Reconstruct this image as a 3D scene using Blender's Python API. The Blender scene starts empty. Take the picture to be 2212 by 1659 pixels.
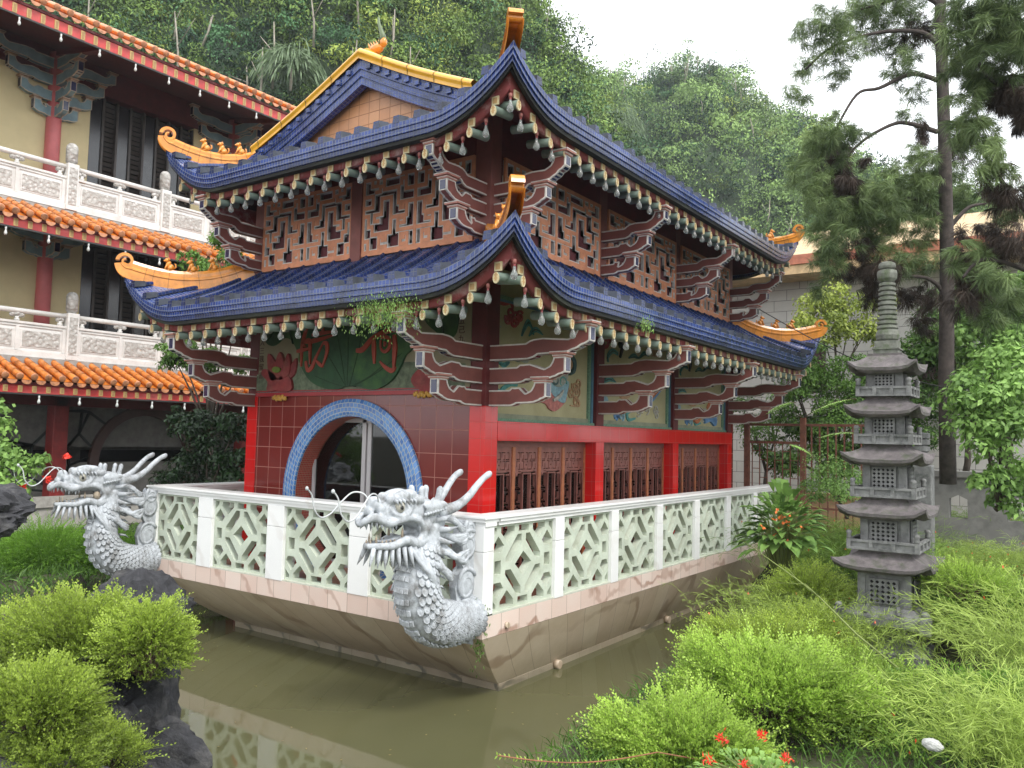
import bpy, bmesh, math, random
import numpy as np
from mathutils import Vector, Matrix
PI = math.pi
scene = bpy.context.scene
col = scene.collection

# ------------------------------------------------------------------ camera
# world units are metres; z = 0 is the top of the terrace handrail, the pond lies at z = -2
def cam_basis(yaw, pitch, roll):
    f = np.array([-math.sin(yaw)*math.cos(pitch), math.cos(yaw)*math.cos(pitch), math.sin(pitch)])
    r = np.array([math.cos(yaw), math.sin(yaw), 0.])
    u = np.cross(r, f); c, s = math.cos(roll), math.sin(roll)
    return c*r+s*u, -s*r+c*u, f
cr, cu, cf = cam_basis(.6175, .0647, .0236)
cd = bpy.data.cameras.new('camera'); cam = bpy.data.objects.new('camera', cd); col.objects.link(cam)
cd.sensor_width = 36; cd.lens = 1768.2/2212*36; cd.clip_start = .1; cd.clip_end = 800
cam.matrix_world = Matrix(((cr[0], cu[0], -cf[0], 5.1362), (cr[1], cu[1], -cf[1], -6.8098), (cr[2], cu[2], -cf[2], .8282), (0, 0, 0, 1)))
scene.camera = cam

# ------------------------------------------------------------------ overcast sky + weak veiled sun
SUN_EL, SUN_AZ = math.radians(52), math.radians(112)     # azimuth measured from +Y towards +X
wd = bpy.data.worlds.new('World'); scene.world = wd; wd.use_nodes = True
nt = wd.node_tree; bg = nt.nodes['Background']; bg.inputs['Strength'].default_value = .1
sky = nt.nodes.new('ShaderNodeTexSky'); sky.sky_type = 'NISHITA'; sky.sun_disc = False
sky.sun_elevation = SUN_EL; sky.sun_rotation = SUN_AZ
mx = nt.nodes.new('ShaderNodeMix'); mx.data_type = 'RGBA'; mx.inputs[0].default_value = .9
mx.inputs[7].default_value = (14.2, 14.6, 15.0, 1)
nt.links.new(sky.outputs[0], mx.inputs[6]); nt.links.new(mx.outputs[2], bg.inputs['Color'])
sl = bpy.data.lights.new('sun', 'SUN'); sl.energy = 1.5; sl.angle = math.radians(14); sl.color = (1, .96, .9)
so = bpy.data.objects.new('sun', sl); col.objects.link(so)
sd = Vector((math.sin(SUN_AZ)*math.cos(SUN_EL), math.cos(SUN_AZ)*math.cos(SUN_EL), math.sin(SUN_EL)))
so.rotation_euler = sd.to_track_quat('Z', 'Y').to_euler(); so.location = (8, -10, 20)
vs = scene.view_settings; vs.view_transform = 'Standard'; vs.look = 'None'; vs.exposure = 0.78; vs.gamma = 1
vs.use_curve_mapping = False

# ------------------------------------------------------------------ materials
MATS = {}
def nodes(name):
    m = bpy.data.materials.new(name); m.use_nodes = True; MATS[name] = m
    t = m.node_tree; return m, t, t.nodes['Principled BSDF']
def N(t, kind, **kw):
    n = t.nodes.new(kind)
    for k, v in kw.items():
        if k.startswith('i_'):
            key = k[2:]; key = int(key) if key.isdigit() else key.replace('_', ' ')
            n.inputs[key].default_value = v
        else: setattr(n, k, v)
    return n
def rgb(c, k=1.): return (c[0]*k, c[1]*k, c[2]*k, 1)
def ramp(t, fac, stops):
    r = t.nodes.new('ShaderNodeValToRGB'); t.links.new(fac, r.inputs[0])
    while len(r.color_ramp.elements) < len(stops): r.color_ramp.elements.new(.5)
    for e, (p, c) in zip(r.color_ramp.elements, stops): e.position = p; e.color = rgb(c)
    return r.outputs[0]
def coords(t, kind='Object'):
    return N(t, 'ShaderNodeTexCoord').outputs[kind]
def noise(t, vec, scale, detail=4, rough=.6):
    n = N(t, 'ShaderNodeTexNoise', i_Scale=scale, i_Detail=detail, i_Roughness=rough); t.links.new(vec, n.inputs['Vector']); return n.outputs['Fac']
def mixc(t, fac, a, b, mode='MIX'):
    m = N(t, 'ShaderNodeMix', data_type='RGBA', blend_type=mode)
    for s, v in ((0, fac), (6, a), (7, b)):
        if isinstance(v, bpy.types.NodeSocket): t.links.new(v, m.inputs[s])
        else: m.inputs[s].default_value = v if s == 0 else (rgb(v) if len(v) == 3 else v)
    return m.outputs[2]
def bump(t, b, h, strength, dist=.01):
    n = N(t, 'ShaderNodeBump', i_Strength=strength, i_Distance=dist); t.links.new(h, n.inputs['Height']); t.links.new(n.outputs[0], b.inputs['Normal'])
def plain(name, c, rough=.6, var=.25, scale=6, bmp=.15, spec=.5, stain=None, stain_amt=.5, stain_scale=1.5):
    """painted / stone / wood surface with mottling, and stains with a shape of their own"""
    m, t, b = nodes(name); v = coords(t)
    n = noise(t, v, scale)
    c1 = ramp(t, n, ((.3, [x*(1-var) for x in c]), (.7, [min(1, x*(1+var)) for x in c])))
    if stain:
        s = noise(t, v, stain_scale, 6, .7)
        f = ramp(t, s, ((.5, (0, 0, 0)), (.68, (stain_amt,)*3)))
        c1 = mixc(t, f, c1, stain)
    t.links.new(c1, b.inputs['Base Color']); b.inputs['Roughness'].default_value = rough
    b.inputs['Specular IOR Level'].default_value = spec
    if bmp: bump(t, b, noise(t, v, scale*8, 5), bmp)
    return m
def tiles(name, c1, c2, mortar, w, h, ms=.004, off=0., rough=.25, bmp=.4, dirt=None, dirt_amt=.6, spec=.5):
    """rectangular tiles laid out on the mesh's metric UVs"""
    m, t, b = nodes(name); uv = coords(t, 'UV')
    br = N(t, 'ShaderNodeTexBrick', offset=off, squash=1.0)
    br.offset_frequency = 2
    br.inputs['Scale'].default_value = 1; br.inputs['Mortar Size'].default_value = ms; br.inputs['Mortar Smooth'].default_value = .1
    br.inputs['Brick Width'].default_value = w; br.inputs['Row Height'].default_value = h; br.inputs['Bias'].default_value = 0
    br.inputs['Color1'].default_value = rgb(c1); br.inputs['Color2'].default_value = rgb(c2); br.inputs['Mortar'].default_value = rgb(mortar)
    t.links.new(uv, br.inputs['Vector']); c = br.outputs['Color']
    n = noise(t, coords(t), 3, 5, .7)
    if dirt: c = mixc(t, ramp(t, n, ((.45, (0, 0, 0)), (.72, (dirt_amt,)*3))), c, dirt)
    else: c = mixc(t, .5, c, ramp(t, n, ((.3, (.75,)*3), (.7, (1,)*3))), 'MULTIPLY')
    t.links.new(c, b.inputs['Base Color'])
    r = N(t, 'ShaderNodeMapRange', i_3=rough, i_4=.8); t.links.new(br.outputs['Fac'], r.inputs[0]); t.links.new(r.outputs[0], b.inputs['Roughness'])
    b.inputs['Specular IOR Level'].default_value = spec
    inv = N(t, 'ShaderNodeMath', operation='SUBTRACT', i_0=1.0); t.links.new(br.outputs['Fac'], inv.inputs[1])
    if bmp: bump(t, b, inv.outputs[0], bmp, .004)
    return m
def leafy(name, dark, light, scale=1.2, rough=.55, trans=.35, attr=True, brown=None, wa=0, wn=0):
    """leaf material: clump scale noise plus a tint stored per leaf, random plus painted shading on shrubs and pines"""
    m = bpy.data.materials.new(name); m.use_nodes = True; MATS[name] = m; t = m.node_tree
    b = t.nodes['Principled BSDF']; out = t.nodes['Material Output']
    n = noise(t, coords(t), scale, 3)
    a = N(t, 'ShaderNodeAttribute', attribute_name='tint')
    ad = N(t, 'ShaderNodeMath', operation='MULTIPLY_ADD', i_1=.55); t.links.new(a.outputs['Fac'], ad.inputs[0])
    mm = N(t, 'ShaderNodeMath', operation='MULTIPLY', i_1=.55); t.links.new(n, mm.inputs[0]); t.links.new(mm.outputs[0], ad.inputs[2])
    if wa: ad.inputs[1].default_value = wa; mm.inputs[1].default_value = wn
    mid = [(x+y)/2 for x, y in zip(dark, light)]
    st = [(.15, dark), (.5, mid), (.85, light)]
    if brown: st = [(.0, brown), (.14, brown), (.2, dark), (.55, mid), (.88, light)]
    c = ramp(t, ad.outputs[0], st)
    t.links.new(c, b.inputs['Base Color']); b.inputs['Roughness'].default_value = rough; b.inputs['Specular IOR Level'].default_value = .3
    tr = N(t, 'ShaderNodeBsdfTranslucent'); t.links.new(c, tr.inputs[0])
    ms = N(t, 'ShaderNodeMixShader', i_0=trans); t.links.new(b.outputs[0], ms.inputs[1]); t.links.new(tr.outputs[0], ms.inputs[2])
    t.links.new(ms.outputs[0], out.inputs[0]); return m
def veined(name, base, vein, scale=1.2, rough=.35, amt=.7, warm=None, joints=None):
    """marble slabs with diagonal veins, optional slab joints (w, h) on the metric UVs"""
    m, t, b = nodes(name); v = coords(t)
    mp = N(t, 'ShaderNodeMapping'); mp.inputs['Rotation'].default_value = (.6, .8, .4); t.links.new(v, mp.inputs[0])
    w = N(t, 'ShaderNodeTexWave', wave_type='BANDS', i_Scale=scale, i_Distortion=9, i_Detail=4, i_Detail_Scale=1.3); t.links.new(mp.outputs[0], w.inputs[0])
    n2 = noise(t, v, .9, 3)
    vf = ramp(t, w.outputs['Fac'], ((.9, (0, 0, 0)), (.985, (amt,)*3)))
    c = mixc(t, noise(t, v, 2.5, 5), base, warm or [x*.9 for x in base])
    g = N(t, 'ShaderNodeMath', operation='MULTIPLY'); t.links.new(vf, g.inputs[0]); t.links.new(ramp(t, n2, ((.4, (.1,)*3), (.6, (1,)*3))), g.inputs[1])
    c = mixc(t, g.outputs[0], c, vein)
    if joints:
        br = N(t, 'ShaderNodeTexBrick', offset=0., squash=1.); br.inputs['Scale'].default_value = 1
        br.inputs['Mortar Size'].default_value = .0035; br.inputs['Brick Width'].default_value = joints[0]; br.inputs['Row Height'].default_value = joints[1]
        br.inputs['Color1'].default_value = (1, 1, 1, 1); br.inputs['Color2'].default_value = (.86, .8, .78, 1); br.inputs['Mortar'].default_value = (.4, .34, .3, 1)
        t.links.new(coords(t, 'UV'), br.inputs['Vector'])
        c = mixc(t, 1., c, br.outputs['Color'], 'MULTIPLY')
    t.links.new(c, b.inputs['Base Color']); b.inputs['Roughness'].default_value = rough
    bump(t, b, noise(t, v, 30, 3), .05)
    return m

BLUE = tiles('blue mosaic', (.009, .027, .14), (.026, .062, .27), (.15, .17, .22), .055, .055, .0045, rough=.16, dirt=(.014, .017, .025), dirt_amt=.7)
BLUED = tiles('blue mosaic weathered', (.008, .02, .09), (.018, .04, .16), (.07, .08, .1), .055, .055, .003, rough=.25, dirt=(.008, .009, .011), dirt_amt=.85)
ARCH = tiles('sky blue mosaic', (.05, .15, .42), (.13, .3, .62), (.42, .45, .42), .075, .06, .005, off=.5, rough=.2)
REDMOS = tiles('small red mosaic', (.3, .012, .01), (.42, .03, .02), (.35, .22, .15), .03, .03, .003, rough=.3)
REDTILE = tiles('oxblood wall tiles', (.15, .018, .015), (.18, .025, .02), (.38, .17, .13), .27, .3, .0045, rough=.13)
PILLAR = tiles('bright red tiles', (.62, .012, .01), (.57, .01, .01), (.42, .08, .06), .3, .2, .0025, rough=.16)
MAROON = plain('maroon painted boards', (.11, .012, .012), .6, .25, 5)
DARKWOOD = plain('dark maroon soffit', (.075, .012, .012), .75, .3, 4)
ORANGE = plain('terracotta paint', (.6, .24, .12), .55, .18, 9, stain=(.25, .07, .035), stain_amt=.35)
WHITELINE = plain('pale stone outline', (.55, .52, .48), .7, .2, 12)
BRACK = plain('reddish brown paint', (.2, .062, .05), .6, .16, 6, stain=(.1, .03, .028), stain_amt=.6)
CAPM = plain('dusty pink paint', (.42, .19, .15), .65, .2, 8)
NAVY = plain('navy enamel', (.012, .014, .06), .2, .2, 9, 0, spec=.7)
EAVERED = plain('peeling dusty red paint', (.24, .05, .05), .75, .2, 6, stain=(.5, .38, .36), stain_amt=.7, stain_scale=4)
CREAM = plain('cream plaster seal', (.55, .47, .28), .6, .2, 25, .3, stain=(.3, .17, .05), stain_amt=.6, stain_scale=22)
LOG = plain('grey green plaster', (.15, .2, .16), .7, .25, 10)
GOLD = plain('amber glazed ceramic', (.72, .27, .035), .18, .25, 6, .12, spec=.6, stain=(.35, .14, .03), stain_amt=.5, stain_scale=5)
GOLD2 = plain('golden yellow glaze', (.72, .36, .02), .12, .15, 3, .05, spec=.7)
WMARBLE = veined('white marble', (.84, .84, .82), (.55, .5, .45), .6, .3, .3, warm=(.76, .76, .75))
PMARBLE = veined('pink veined marble slabs', (.74, .66, .59), (.34, .19, .13), .8, .35, .75, warm=(.74, .56, .48), joints=(.33, 4.))
HULLM = veined('weathered marble hull', (.66, .57, .46), (.24, .15, .09), .45, .4, .6, warm=(.44, .34, .22), joints=(.42, 9.))
GREENST = plain('pale green cast stone', (.50, .55, .45), .75, .15, 4, .25, stain=(.33, .36, .25), stain_amt=.6, stain_scale=2.6)
DECK = tiles('terracotta deck tiles', (.42, .2, .13), (.46, .24, .16), (.3, .2, .15), .2, .2, .004, rough=.5)
GREYST = plain('grey carved stone', (.34, .36, .37), .62, .25, 7, .35, stain=(.07, .075, .08), stain_amt=.75, stain_scale=5)
DRAG = plain('whitewashed stone', (.43, .455, .48), .6, .24, 16, .45, stain=(.13, .125, .115), stain_amt=.85, stain_scale=4.5)
def glass_mat(name, tint=(.02, .022, .022), rough=.03, mix=.35):
    m = bpy.data.materials.new(name); m.use_nodes = True; t = m.node_tree; t.nodes.clear(); MATS[name] = m
    o = N(t, 'ShaderNodeOutputMaterial'); tr = N(t, 'ShaderNodeBsdfTransparent', i_Color=(.55, .57, .57, 1)); g = N(t, 'ShaderNodeBsdfGlossy', i_Roughness=rough, i_Color=(1, 1, 1, 1))
    f = N(t, 'ShaderNodeFresnel', i_IOR=1.55); x = N(t, 'ShaderNodeMixShader'); t.links.new(f.outputs[0], x.inputs[0]); t.links.new(tr.outputs[0], x.inputs[1]); t.links.new(g.outputs[0], x.inputs[2]); t.links.new(x.outputs[0], o.inputs[0])
    return m
GLASS = glass_mat('clear window glass')
def bulb_mat():
    m, t, b = nodes('dusty bulb glass'); b.inputs['Base Color'].default_value = (.62, .64, .62, 1); b.inputs['Roughness'].default_value = .1
    b.inputs['Transmission Weight'].default_value = .75; b.inputs['IOR'].default_value = 1.3; return m
BULB = bulb_mat()
ALU = plain('grey aluminium', (.42, .4, .4), .4, .06, 3, 0)
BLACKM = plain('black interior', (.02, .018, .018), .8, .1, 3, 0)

# ------------------------------------------------------------------ mesh builder
class MB:
    """collects shapes and links them as ONE mesh object"""
    def __init__(s):
        s.v = []; s.f = []; s.m = []; s.uv = []; s.sm = []; s.T = Matrix.Identity(4); s.mi = 0; s.smooth = False
    def add(s, vs, fs, uvs=None, mi=None, smooth=None):
        o = len(s.v); T = s.T
        s.v += [tuple(T @ Vector(p)) for p in vs]
        mi = s.mi if mi is None else mi; sm = s.smooth if smooth is None else smooth
        for i, f in enumerate(fs):
            s.f.append([o+k for k in f]); s.m.append(mi); s.sm.append(sm)
            s.uv.append(None if uvs is None else ([uvs[k] for k in f]))
    def box(s, a, b, mi=None):
        x0, y0, z0 = [min(p, q) for p, q in zip(a, b)]; x1, y1, z1 = [max(p, q) for p, q in zip(a, b)]
        s.add([(x0, y0, z0), (x1, y0, z0), (x1, y1, z0), (x0, y1, z0), (x0, y0, z1), (x1, y0, z1), (x1, y1, z1), (x0, y1, z1)],
              [(0, 3, 2, 1), (4, 5, 6, 7), (0, 1, 5, 4), (1, 2, 6, 5), (2, 3, 7, 6), (3, 0, 4, 7)], mi=mi)
    def cbox(s, c, d, mi=None):
        s.box([p-q/2 for p, q in zip(c, d)], [p+q/2 for p, q in zip(c, d)], mi)
    def bbox(s, a, b, r=.01, mi=None):
        """box with chamfered edges"""
        x0, y0, z0 = [min(p, q) for p, q in zip(a, b)]; x1, y1, z1 = [max(p, q) for p, q in zip(a, b)]
        bm = bmesh.new(); bmesh.ops.create_cube(bm, size=1)
        for v in bm.verts: v.co = Vector(((x0+x1)/2+v.co.x*(x1-x0), (y0+y1)/2+v.co.y*(y1-y0), (z0+z1)/2+v.co.z*(z1-z0)))
        bmesh.ops.bevel(bm, geom=list(bm.edges), offset=r, segments=2, profile=.5, affect='EDGES')
        s.bm(bm, mi); bm.free()
    def bm(s, bm, mi=None, smooth=None):
        bm.verts.index_update(); s.add([tuple(v.co) for v in bm.verts], [[v.index for v in f.verts] for f in bm.faces], mi=mi, smooth=smooth)
    def beam(s, p, q, w, h, up=(0, 0, 1), mi=None):
        p = Vector(p); q = Vector(q); d = (q-p).normalized(); u = Vector(up); r = d.cross(u).normalized(); u = r.cross(d)
        vs = [e+r*(a*w/2)+u*(b*h/2) for e in (p, q) for a, b in ((-1, -1), (1, -1), (1, 1), (-1, 1))]
        s.add(vs, [(0, 1, 2, 3), (7, 6, 5, 4), (0, 4, 5, 1), (1, 5, 6, 2), (2, 6, 7, 3), (3, 7, 4, 0)], mi=mi)
    def prism(s, poly, d0, d1, mi=None, side_mi=None, axis='y'):
        """polygon in the local x-z plane extruded along y from d0 to d1"""
        n = len(poly); vs = [(x, d0, z) for x, z in poly]+[(x, d1, z) for x, z in poly]
        s.add(vs, [list(range(n)), list(range(2*n-1, n-1, -1))], mi=mi)
        s.add(vs, [[i, i+n, (i+1) % n+n, (i+1) % n] for i in range(n)], mi=mi if side_mi is None else side_mi)
    def tube(s, path, r, n=8, mi=None, caps=True, smooth=True, flat=1.):
        P = [Vector(p) for p in path]; m = len(P); R = r if hasattr(r, '__len__') else [r]*m
        vs = []; fs = []; t0 = (P[1]-P[0]).normalized(); ref = Vector((0, 0, 1)) if abs(t0.z) < .9 else Vector((1, 0, 0)); u = t0.cross(ref).normalized()
        for i in range(m):
            t = (P[min(i+1, m-1)]-P[max(i-1, 0)]).normalized(); u = (u-t*u.dot(t)).normalized(); w = t.cross(u)
            for k in range(n):
                a = 2*PI*k/n; vs.append(P[i]+(u*math.cos(a)+w*math.sin(a)*flat)*R[i])
        for i in range(m-1):
            for k in range(n): fs.append((i*n+k, i*n+(k+1) % n, (i+1)*n+(k+1) % n, (i+1)*n+k))
        if caps: fs += [list(range(n-1, -1, -1)), [(m-1)*n+k for k in range(n)]]
        s.add(vs, fs, mi=mi, smooth=smooth)
    def lathe(s, prof, c=(0, 0, 0), n=16, mi=None, smooth=True, axis=None):
        """profile [(r, z)] turned about z (or about axis) through c"""
        vs = []; m = len(prof); c = Vector(c)
        q = Vector((0, 0, 1)).rotation_difference(Vector(axis)) if axis else None
        for r, z in prof:
            for k in range(n):
                a = 2*PI*k/n; p = Vector((r*math.cos(a), r*math.sin(a), z)); vs.append(c+(q @ p if q else p))
        fs = [(i*n+k, i*n+(k+1) % n, (i+1)*n+(k+1) % n, (i+1)*n+k) for i in range(m-1) for k in range(n)]
        fs += [list(range(n-1, -1, -1)), [(m-1)*n+k for k in range(n)]]
        s.add(vs, fs, mi=mi, smooth=smooth)
    def ball(s, c, r, seg=12, mi=None, rot=None):
        r = r if hasattr(r, '__len__') else (r, r, r); vs = []; fs = []; h = seg//2
        for i in range(1, h):
            for k in range(seg):
                a = PI*i/h; b = 2*PI*k/seg; p = Vector((r[0]*math.sin(a)*math.cos(b), r[1]*math.sin(a)*math.sin(b), r[2]*math.cos(a)))
                if rot: p = rot @ p
                vs.append(Vector(c)+p)
        tp = Vector((0, 0, r[2])); vs += [Vector(c)+(rot @ tp if rot else tp), Vector(c)-(rot @ tp if rot else tp)]
        fs = [(i*seg+k, (i+1)*seg+k, (i+1)*seg+(k+1) % seg, i*seg+(k+1) % seg) for i in range(h-2) for k in range(seg)]
        L = (h-1)*seg; fs += [(L, k, (k+1) % seg) for k in range(seg)]+[(L+1, (h-2)*seg+(k+1) % seg, (h-2)*seg+k) for k in range(seg)]
        s.add(vs, fs, mi=mi, smooth=True)
    def grid(s, P, uv=None, mi=None, smooth=True, thick=0):
        """P[i][j] grid of points"""
        a, b = len(P), len(P[0]); vs = [p for r in P for p in r]; uvs = [q for r in uv for q in r] if uv else None
        s.add(vs, [(i*b+j, i*b+j+1, (i+1)*b+j+1, (i+1)*b+j) for i in range(a-1) for j in range(b-1)], uvs, mi, smooth)
    def build(s, name, mats, parent=None, recalc=True, loc=None):
        me = bpy.data.meshes.new(name); me.from_pydata(s.v, [], s.f)
        mats = mats if isinstance(mats, (list, tuple)) else [mats]
        for m in mats: me.materials.append(m)
        me.polygons.foreach_set('material_index', s.m); me.polygons.foreach_set('use_smooth', s.sm)
        ul = me.uv_layers.new(name='UVMap'); V = s.v; buf = []
        for f, q in zip(s.f, s.uv):
            if q is not None:
                for a in q: buf += [a[0], a[1]]
                continue
            a, b, c = (np.array(V[f[i]]) for i in (0, 1, 2)); n = np.abs(np.cross(b-a, c-a)); k = int(np.argmax(n))
            ii = ((1, 2), (0, 2), (0, 1))[k]
            for i in f: buf += [V[i][ii[0]], V[i][ii[1]]]
        ul.data.foreach_set('uv', buf); me.update()
        if recalc:
            bm = bmesh.new(); bm.from_mesh(me); bmesh.ops.recalc_face_normals(bm, faces=bm.faces); bm.to_mesh(me); bm.free()
        return link(name, me, parent, loc)
def link(name, me, parent=None, loc=None):
    o = bpy.data.objects.new(name, me); col.objects.link(o)
    if loc is not None: o.location = loc
    if parent:
        o.parent = parent
        if loc is None: o.matrix_parent_inverse = Matrix.Translation(parent.location).inverted()
    return o
def thing(name, label, cat, loc=(0, 0, 0), group=None):
    o = bpy.data.objects.new(name, None); col.objects.link(o); o.location = loc; o.empty_display_size = .2
    o['label'] = label; o['category'] = cat
    if group: o['group'] = group
    return o
def tag(o, label=None, cat=None, group=None, kind=None):
    if label: o['label'] = label
    if cat: o['category'] = cat
    if group: o['group'] = group
    if kind: o['kind'] = kind
    return o
def lerp(a, b, t): return a+(b-a)*t
def cmat(name, c, rough=.6, **k): return MATS.get(name) or plain(name, c, rough, **k)
def curve_fill(outer, holes, thick, bevel=0.):
    """outer polygon with holes, in the x-y plane, as (verts, faces) extruded by +-thick/2 along z"""
    cu_ = bpy.data.curves.new('tmp', 'CURVE'); cu_.dimensions = '2D'; cu_.fill_mode = 'BOTH'; cu_.extrude = thick/2
    for poly in [outer]+holes:
        sp = cu_.splines.new('POLY'); sp.points.add(len(poly)-1); sp.use_cyclic_u = True
        for i, (x, y) in enumerate(poly): sp.points[i].co = (x, y, 0, 1)
    o = bpy.data.objects.new('tmp', cu_); me = o.to_mesh()
    r = ([tuple(v.co) for v in me.vertices], [list(p.vertices) for p in me.polygons]); o.to_mesh_clear()
    bpy.data.objects.remove(o); bpy.data.curves.remove(cu_); return r
def ellipse(cx, cy, rx, ry, n=20, a0=0): return [(cx+rx*math.cos(a0+2*PI*k/n), cy+ry*math.sin(a0+2*PI*k/n)) for k in range(n)]
# wall frames: local (u along wall, d outward, z up)
def frame_front(y): return Matrix(((1, 0, 0, 0), (0, -1, 0, y), (0, 0, 1, 0), (0, 0, 0, 1)))          # u = x, out = -y
def frame_right(x): return Matrix(((0, 1, 0, x), (1, 0, 0, 0), (0, 0, 1, 0), (0, 0, 0, 1)))           # u = y, out = +x
# ------------------------------------------------------------------ boat-shaped terrace
TW, TL = 6.18, 9.7
def make_terrace():
    T = thing('boat_terrace', 'white and pink marble boat-shaped terrace with pale green pierced parapet standing in the pond', 'terrace', (-3.1, 4.8, -2.1))
    T['group'] = 'lotus boat pavilion'
    # hull: four slanting sides, a narrow plinth course at the water line
    top = [(-TW, 0), (0, 0), (0, TL), (-TW, TL)]; bot = [(-5.05, .76), (-.33, .76), (-.40, TL-.4), (-5.05, TL-.4)]
    m = MB()
    for k in range(4):
        a, b = top[k], top[(k+1) % 4]; c, d = bot[(k+1) % 4], bot[k]; L = math.hypot(b[0]-a[0], b[1]-a[1]); n = 12; P = []; U = []
        for i in range(5):
            t = i/4; row = []; ur = []
            bulge = .05*math.sin(PI*t)
            for j in range(n+1):
                s = j/n; x = lerp(lerp(a[0], b[0], s), lerp(d[0], c[0], s), t); y = lerp(lerp(a[1], b[1], s), lerp(d[1], c[1], s), t)
                z = lerp(-1.252, -1.93, t)-bulge; row.append((x, y, z)); ur.append((s*L, 1+t*.9))
            P.append(row); U.append(ur)
        m.grid(P, U)
    m.build('hull', HULLM, T)
    m = MB(); e = .006
    for k in range(4):
        a, b = bot[k], bot[(k+1) % 4]; cx, cy = -2.7, 5
        ea = (a[0]+math.copysign(e, a[0]-cx), a[1]+math.copysign(e, a[1]-cy)); eb = (b[0]+math.copysign(e, b[0]-cx), b[1]+math.copysign(e, b[1]-cy))
        L = math.hypot(b[0]-a[0], b[1]-a[1])
        m.add([(*ea, -1.93), (*eb, -1.93), (*eb, -2.4), (*ea, -2.4)], [(0, 1, 2, 3)], [(0, 1), (L, 1), (L, 1.5), (0, 1.5)])
        m.add([(*a, -1.925), (*b, -1.925), (*eb, -1.93), (*ea, -1.93)], [(0, 1, 2, 3)], [(0, 1), (L, 1), (L, 1.1), (0, 1.1)])
    m.build('plinth_course', veined('stained plinth marble', (.44, .37, .28), (.07, .07, .05), .8, .5, .85, warm=(.16, .14, .09), joints=(.6, 9.)), T)
    # drain holes: short pipes in the right hull side, black discs painting the shade inside
    for y, z in ((.42, -1.17), ):
        q = MB(); q.lathe([(.026, 0), (.033, 0), (.033, .03), (.026, .03)], (0, y, z), 14, axis=(1, 0, 0)); q.lathe([(.0255, .0), (.001, .002)], (.006, y, z), 12, mi=1, axis=(1, 0, 0)); q.build('drain_hole', [HULLM, BLACKM], T)
    for y in (1.95, 5.2, 8.0):
        q = MB(); x = -.33-.07*(y/TL)+.035; q.lathe([(.04, 0), (.055, 0), (.055, .07), (.045, .07)], (x-.02, y, -1.95), 14, axis=(1, 0, 0)); q.lathe([(.045, 0), (.001, .002)], (x+.03, y, -1.95), 12, mi=1, axis=(1, 0, 0)); q.build('drain_pipe', [HULLM, BLACKM], T)
    # marble band, deck
    m = MB()
    m.box((-TW, 0, -1.25), (0, .2, -1.03)); m.box((-.2, .2, -1.25), (0, TL, -1.03)); m.box((-TW, .2, -1.25), (-TW+.2, TL, -1.03))
    m.build('marble_band', PMARBLE, T)
    m = MB(); m.box((-TW+.2, .2, -1.2), (-.2, TL, -1.045)); m.build('deck', DECK, T)
    m = MB(); m.box((-TW+.02, .003, -1.03), (-.0, .22, -1.012)); m.box((-.22, .22, -1.03), (-.003, TL, -1.012)); m.box((-TW+.003, .22, -1.03), (-TW+.22, TL, -1.012))
    m.build('sill', plain('algae stained sill', (.55, .56, .48), .6, .25, 5, stain=(.2, .22, .1), stain_amt=.6, stain_scale=5), T)
    # handrails (front, right, left): moulded slab on a thinner beam
    def rail(F, u0, u1, j):
        m = MB(); m.T = F; m.bbox((u0, .035, -.03), (u1, -.25, 0), .006); m.box((u0+j, .02, -.062), (u1-j, -.23, -.031)); m.box((u0+j, .0, -.104), (u1-j, -.19, -.063))
        x = u0+1.1
        m.build('handrail', WMARBLE, T)
    rail(frame_front(0), -TW-.035, .035, .02)
    FR = frame_right(0); FL = Matrix(((0, -1, 0, -TW), (1, 0, 0, 0), (0, 0, 1, 0), (0, 0, 0, 1)))
    rail(FR, .2505, TL, 0.); rail(FL, .2505, TL, 0.)
    def post(F, u0, u1, h=-.104):
        m = MB(); m.T = F; m.bbox((u0, .008, -1.03), (u1, -.19, -.37), .004); m.bbox((u0, .008, -.366), (u1, -.19, h-.001), .004); m.build('post', WMARBLE, T)
    # pierced panels
    holes = []
    def mir(p, h=True, v=False): return [((1-x) if h else x, (1-y) if v else y) for x, y in p]
    dia = [(.5, .65), (.635, .505), (.5, .36), (.365, .505)]
    slot = [(.22, .55), (.40, .86), (.465, .86), (.465, .77), (.285, .48), (.22, .48)]; slot = [(.215, .60), (.40, .86), (.465, .86), (.465, .775), (.30, .545), (.215, .545)]
    rec = [(.05, .42), (.145, .42), (.145, .58), (.05, .58)]
    pent = [(.10, .865), (.195, .75), (.15, .675), (.04, .675), (.005, .73)]; pent = [(.10, .865), (.19, .75), (.145, .675), (.045, .675), (.012, .745)]
    hous = [(.14, .03), (.14, .10), (.245, .22), (.35, .10), (.35, .03)]
    sq = [(.42, .03), (.58, .03), (.58, .11), (.42, .11)]
    cor = [(.01, .03), (.075, .03), (.075, .075), (.01, .15)]
    for p in (slot, rec, pent, hous, cor):
        holes += [p, mir(p)]
        if p is not rec: holes += [mir(p, False, True), mir(p, True, True)]
    holes += [dia, sq, mir(sq, False, True)]
    cache = {}
    def panel(F, u0, u1):
        w = u1-u0; h = .905; key = round(w, 2)
        vs, fs = cache.get(key) or cache.setdefault(key, curve_fill([(0, 0), (w, 0), (w, h), (0, h)], [[(x*w, y*h) for x, y in p] for p in holes], .10))
        m = MB(); m.T = F; m.add([(u0+x, -.085+z, -1.011+y) for x, y, z in vs], fs)
        m.build('pierced_panel', GREENST, T)
    FF = frame_front(0)
    fp = [(-6.18, -5.97), (-4.95, -4.63), (-3.47, -3.15), (-1.98, -1.65), (-.33, -.192)]
    for a, b in fp: post(FF, a, b)
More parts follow.
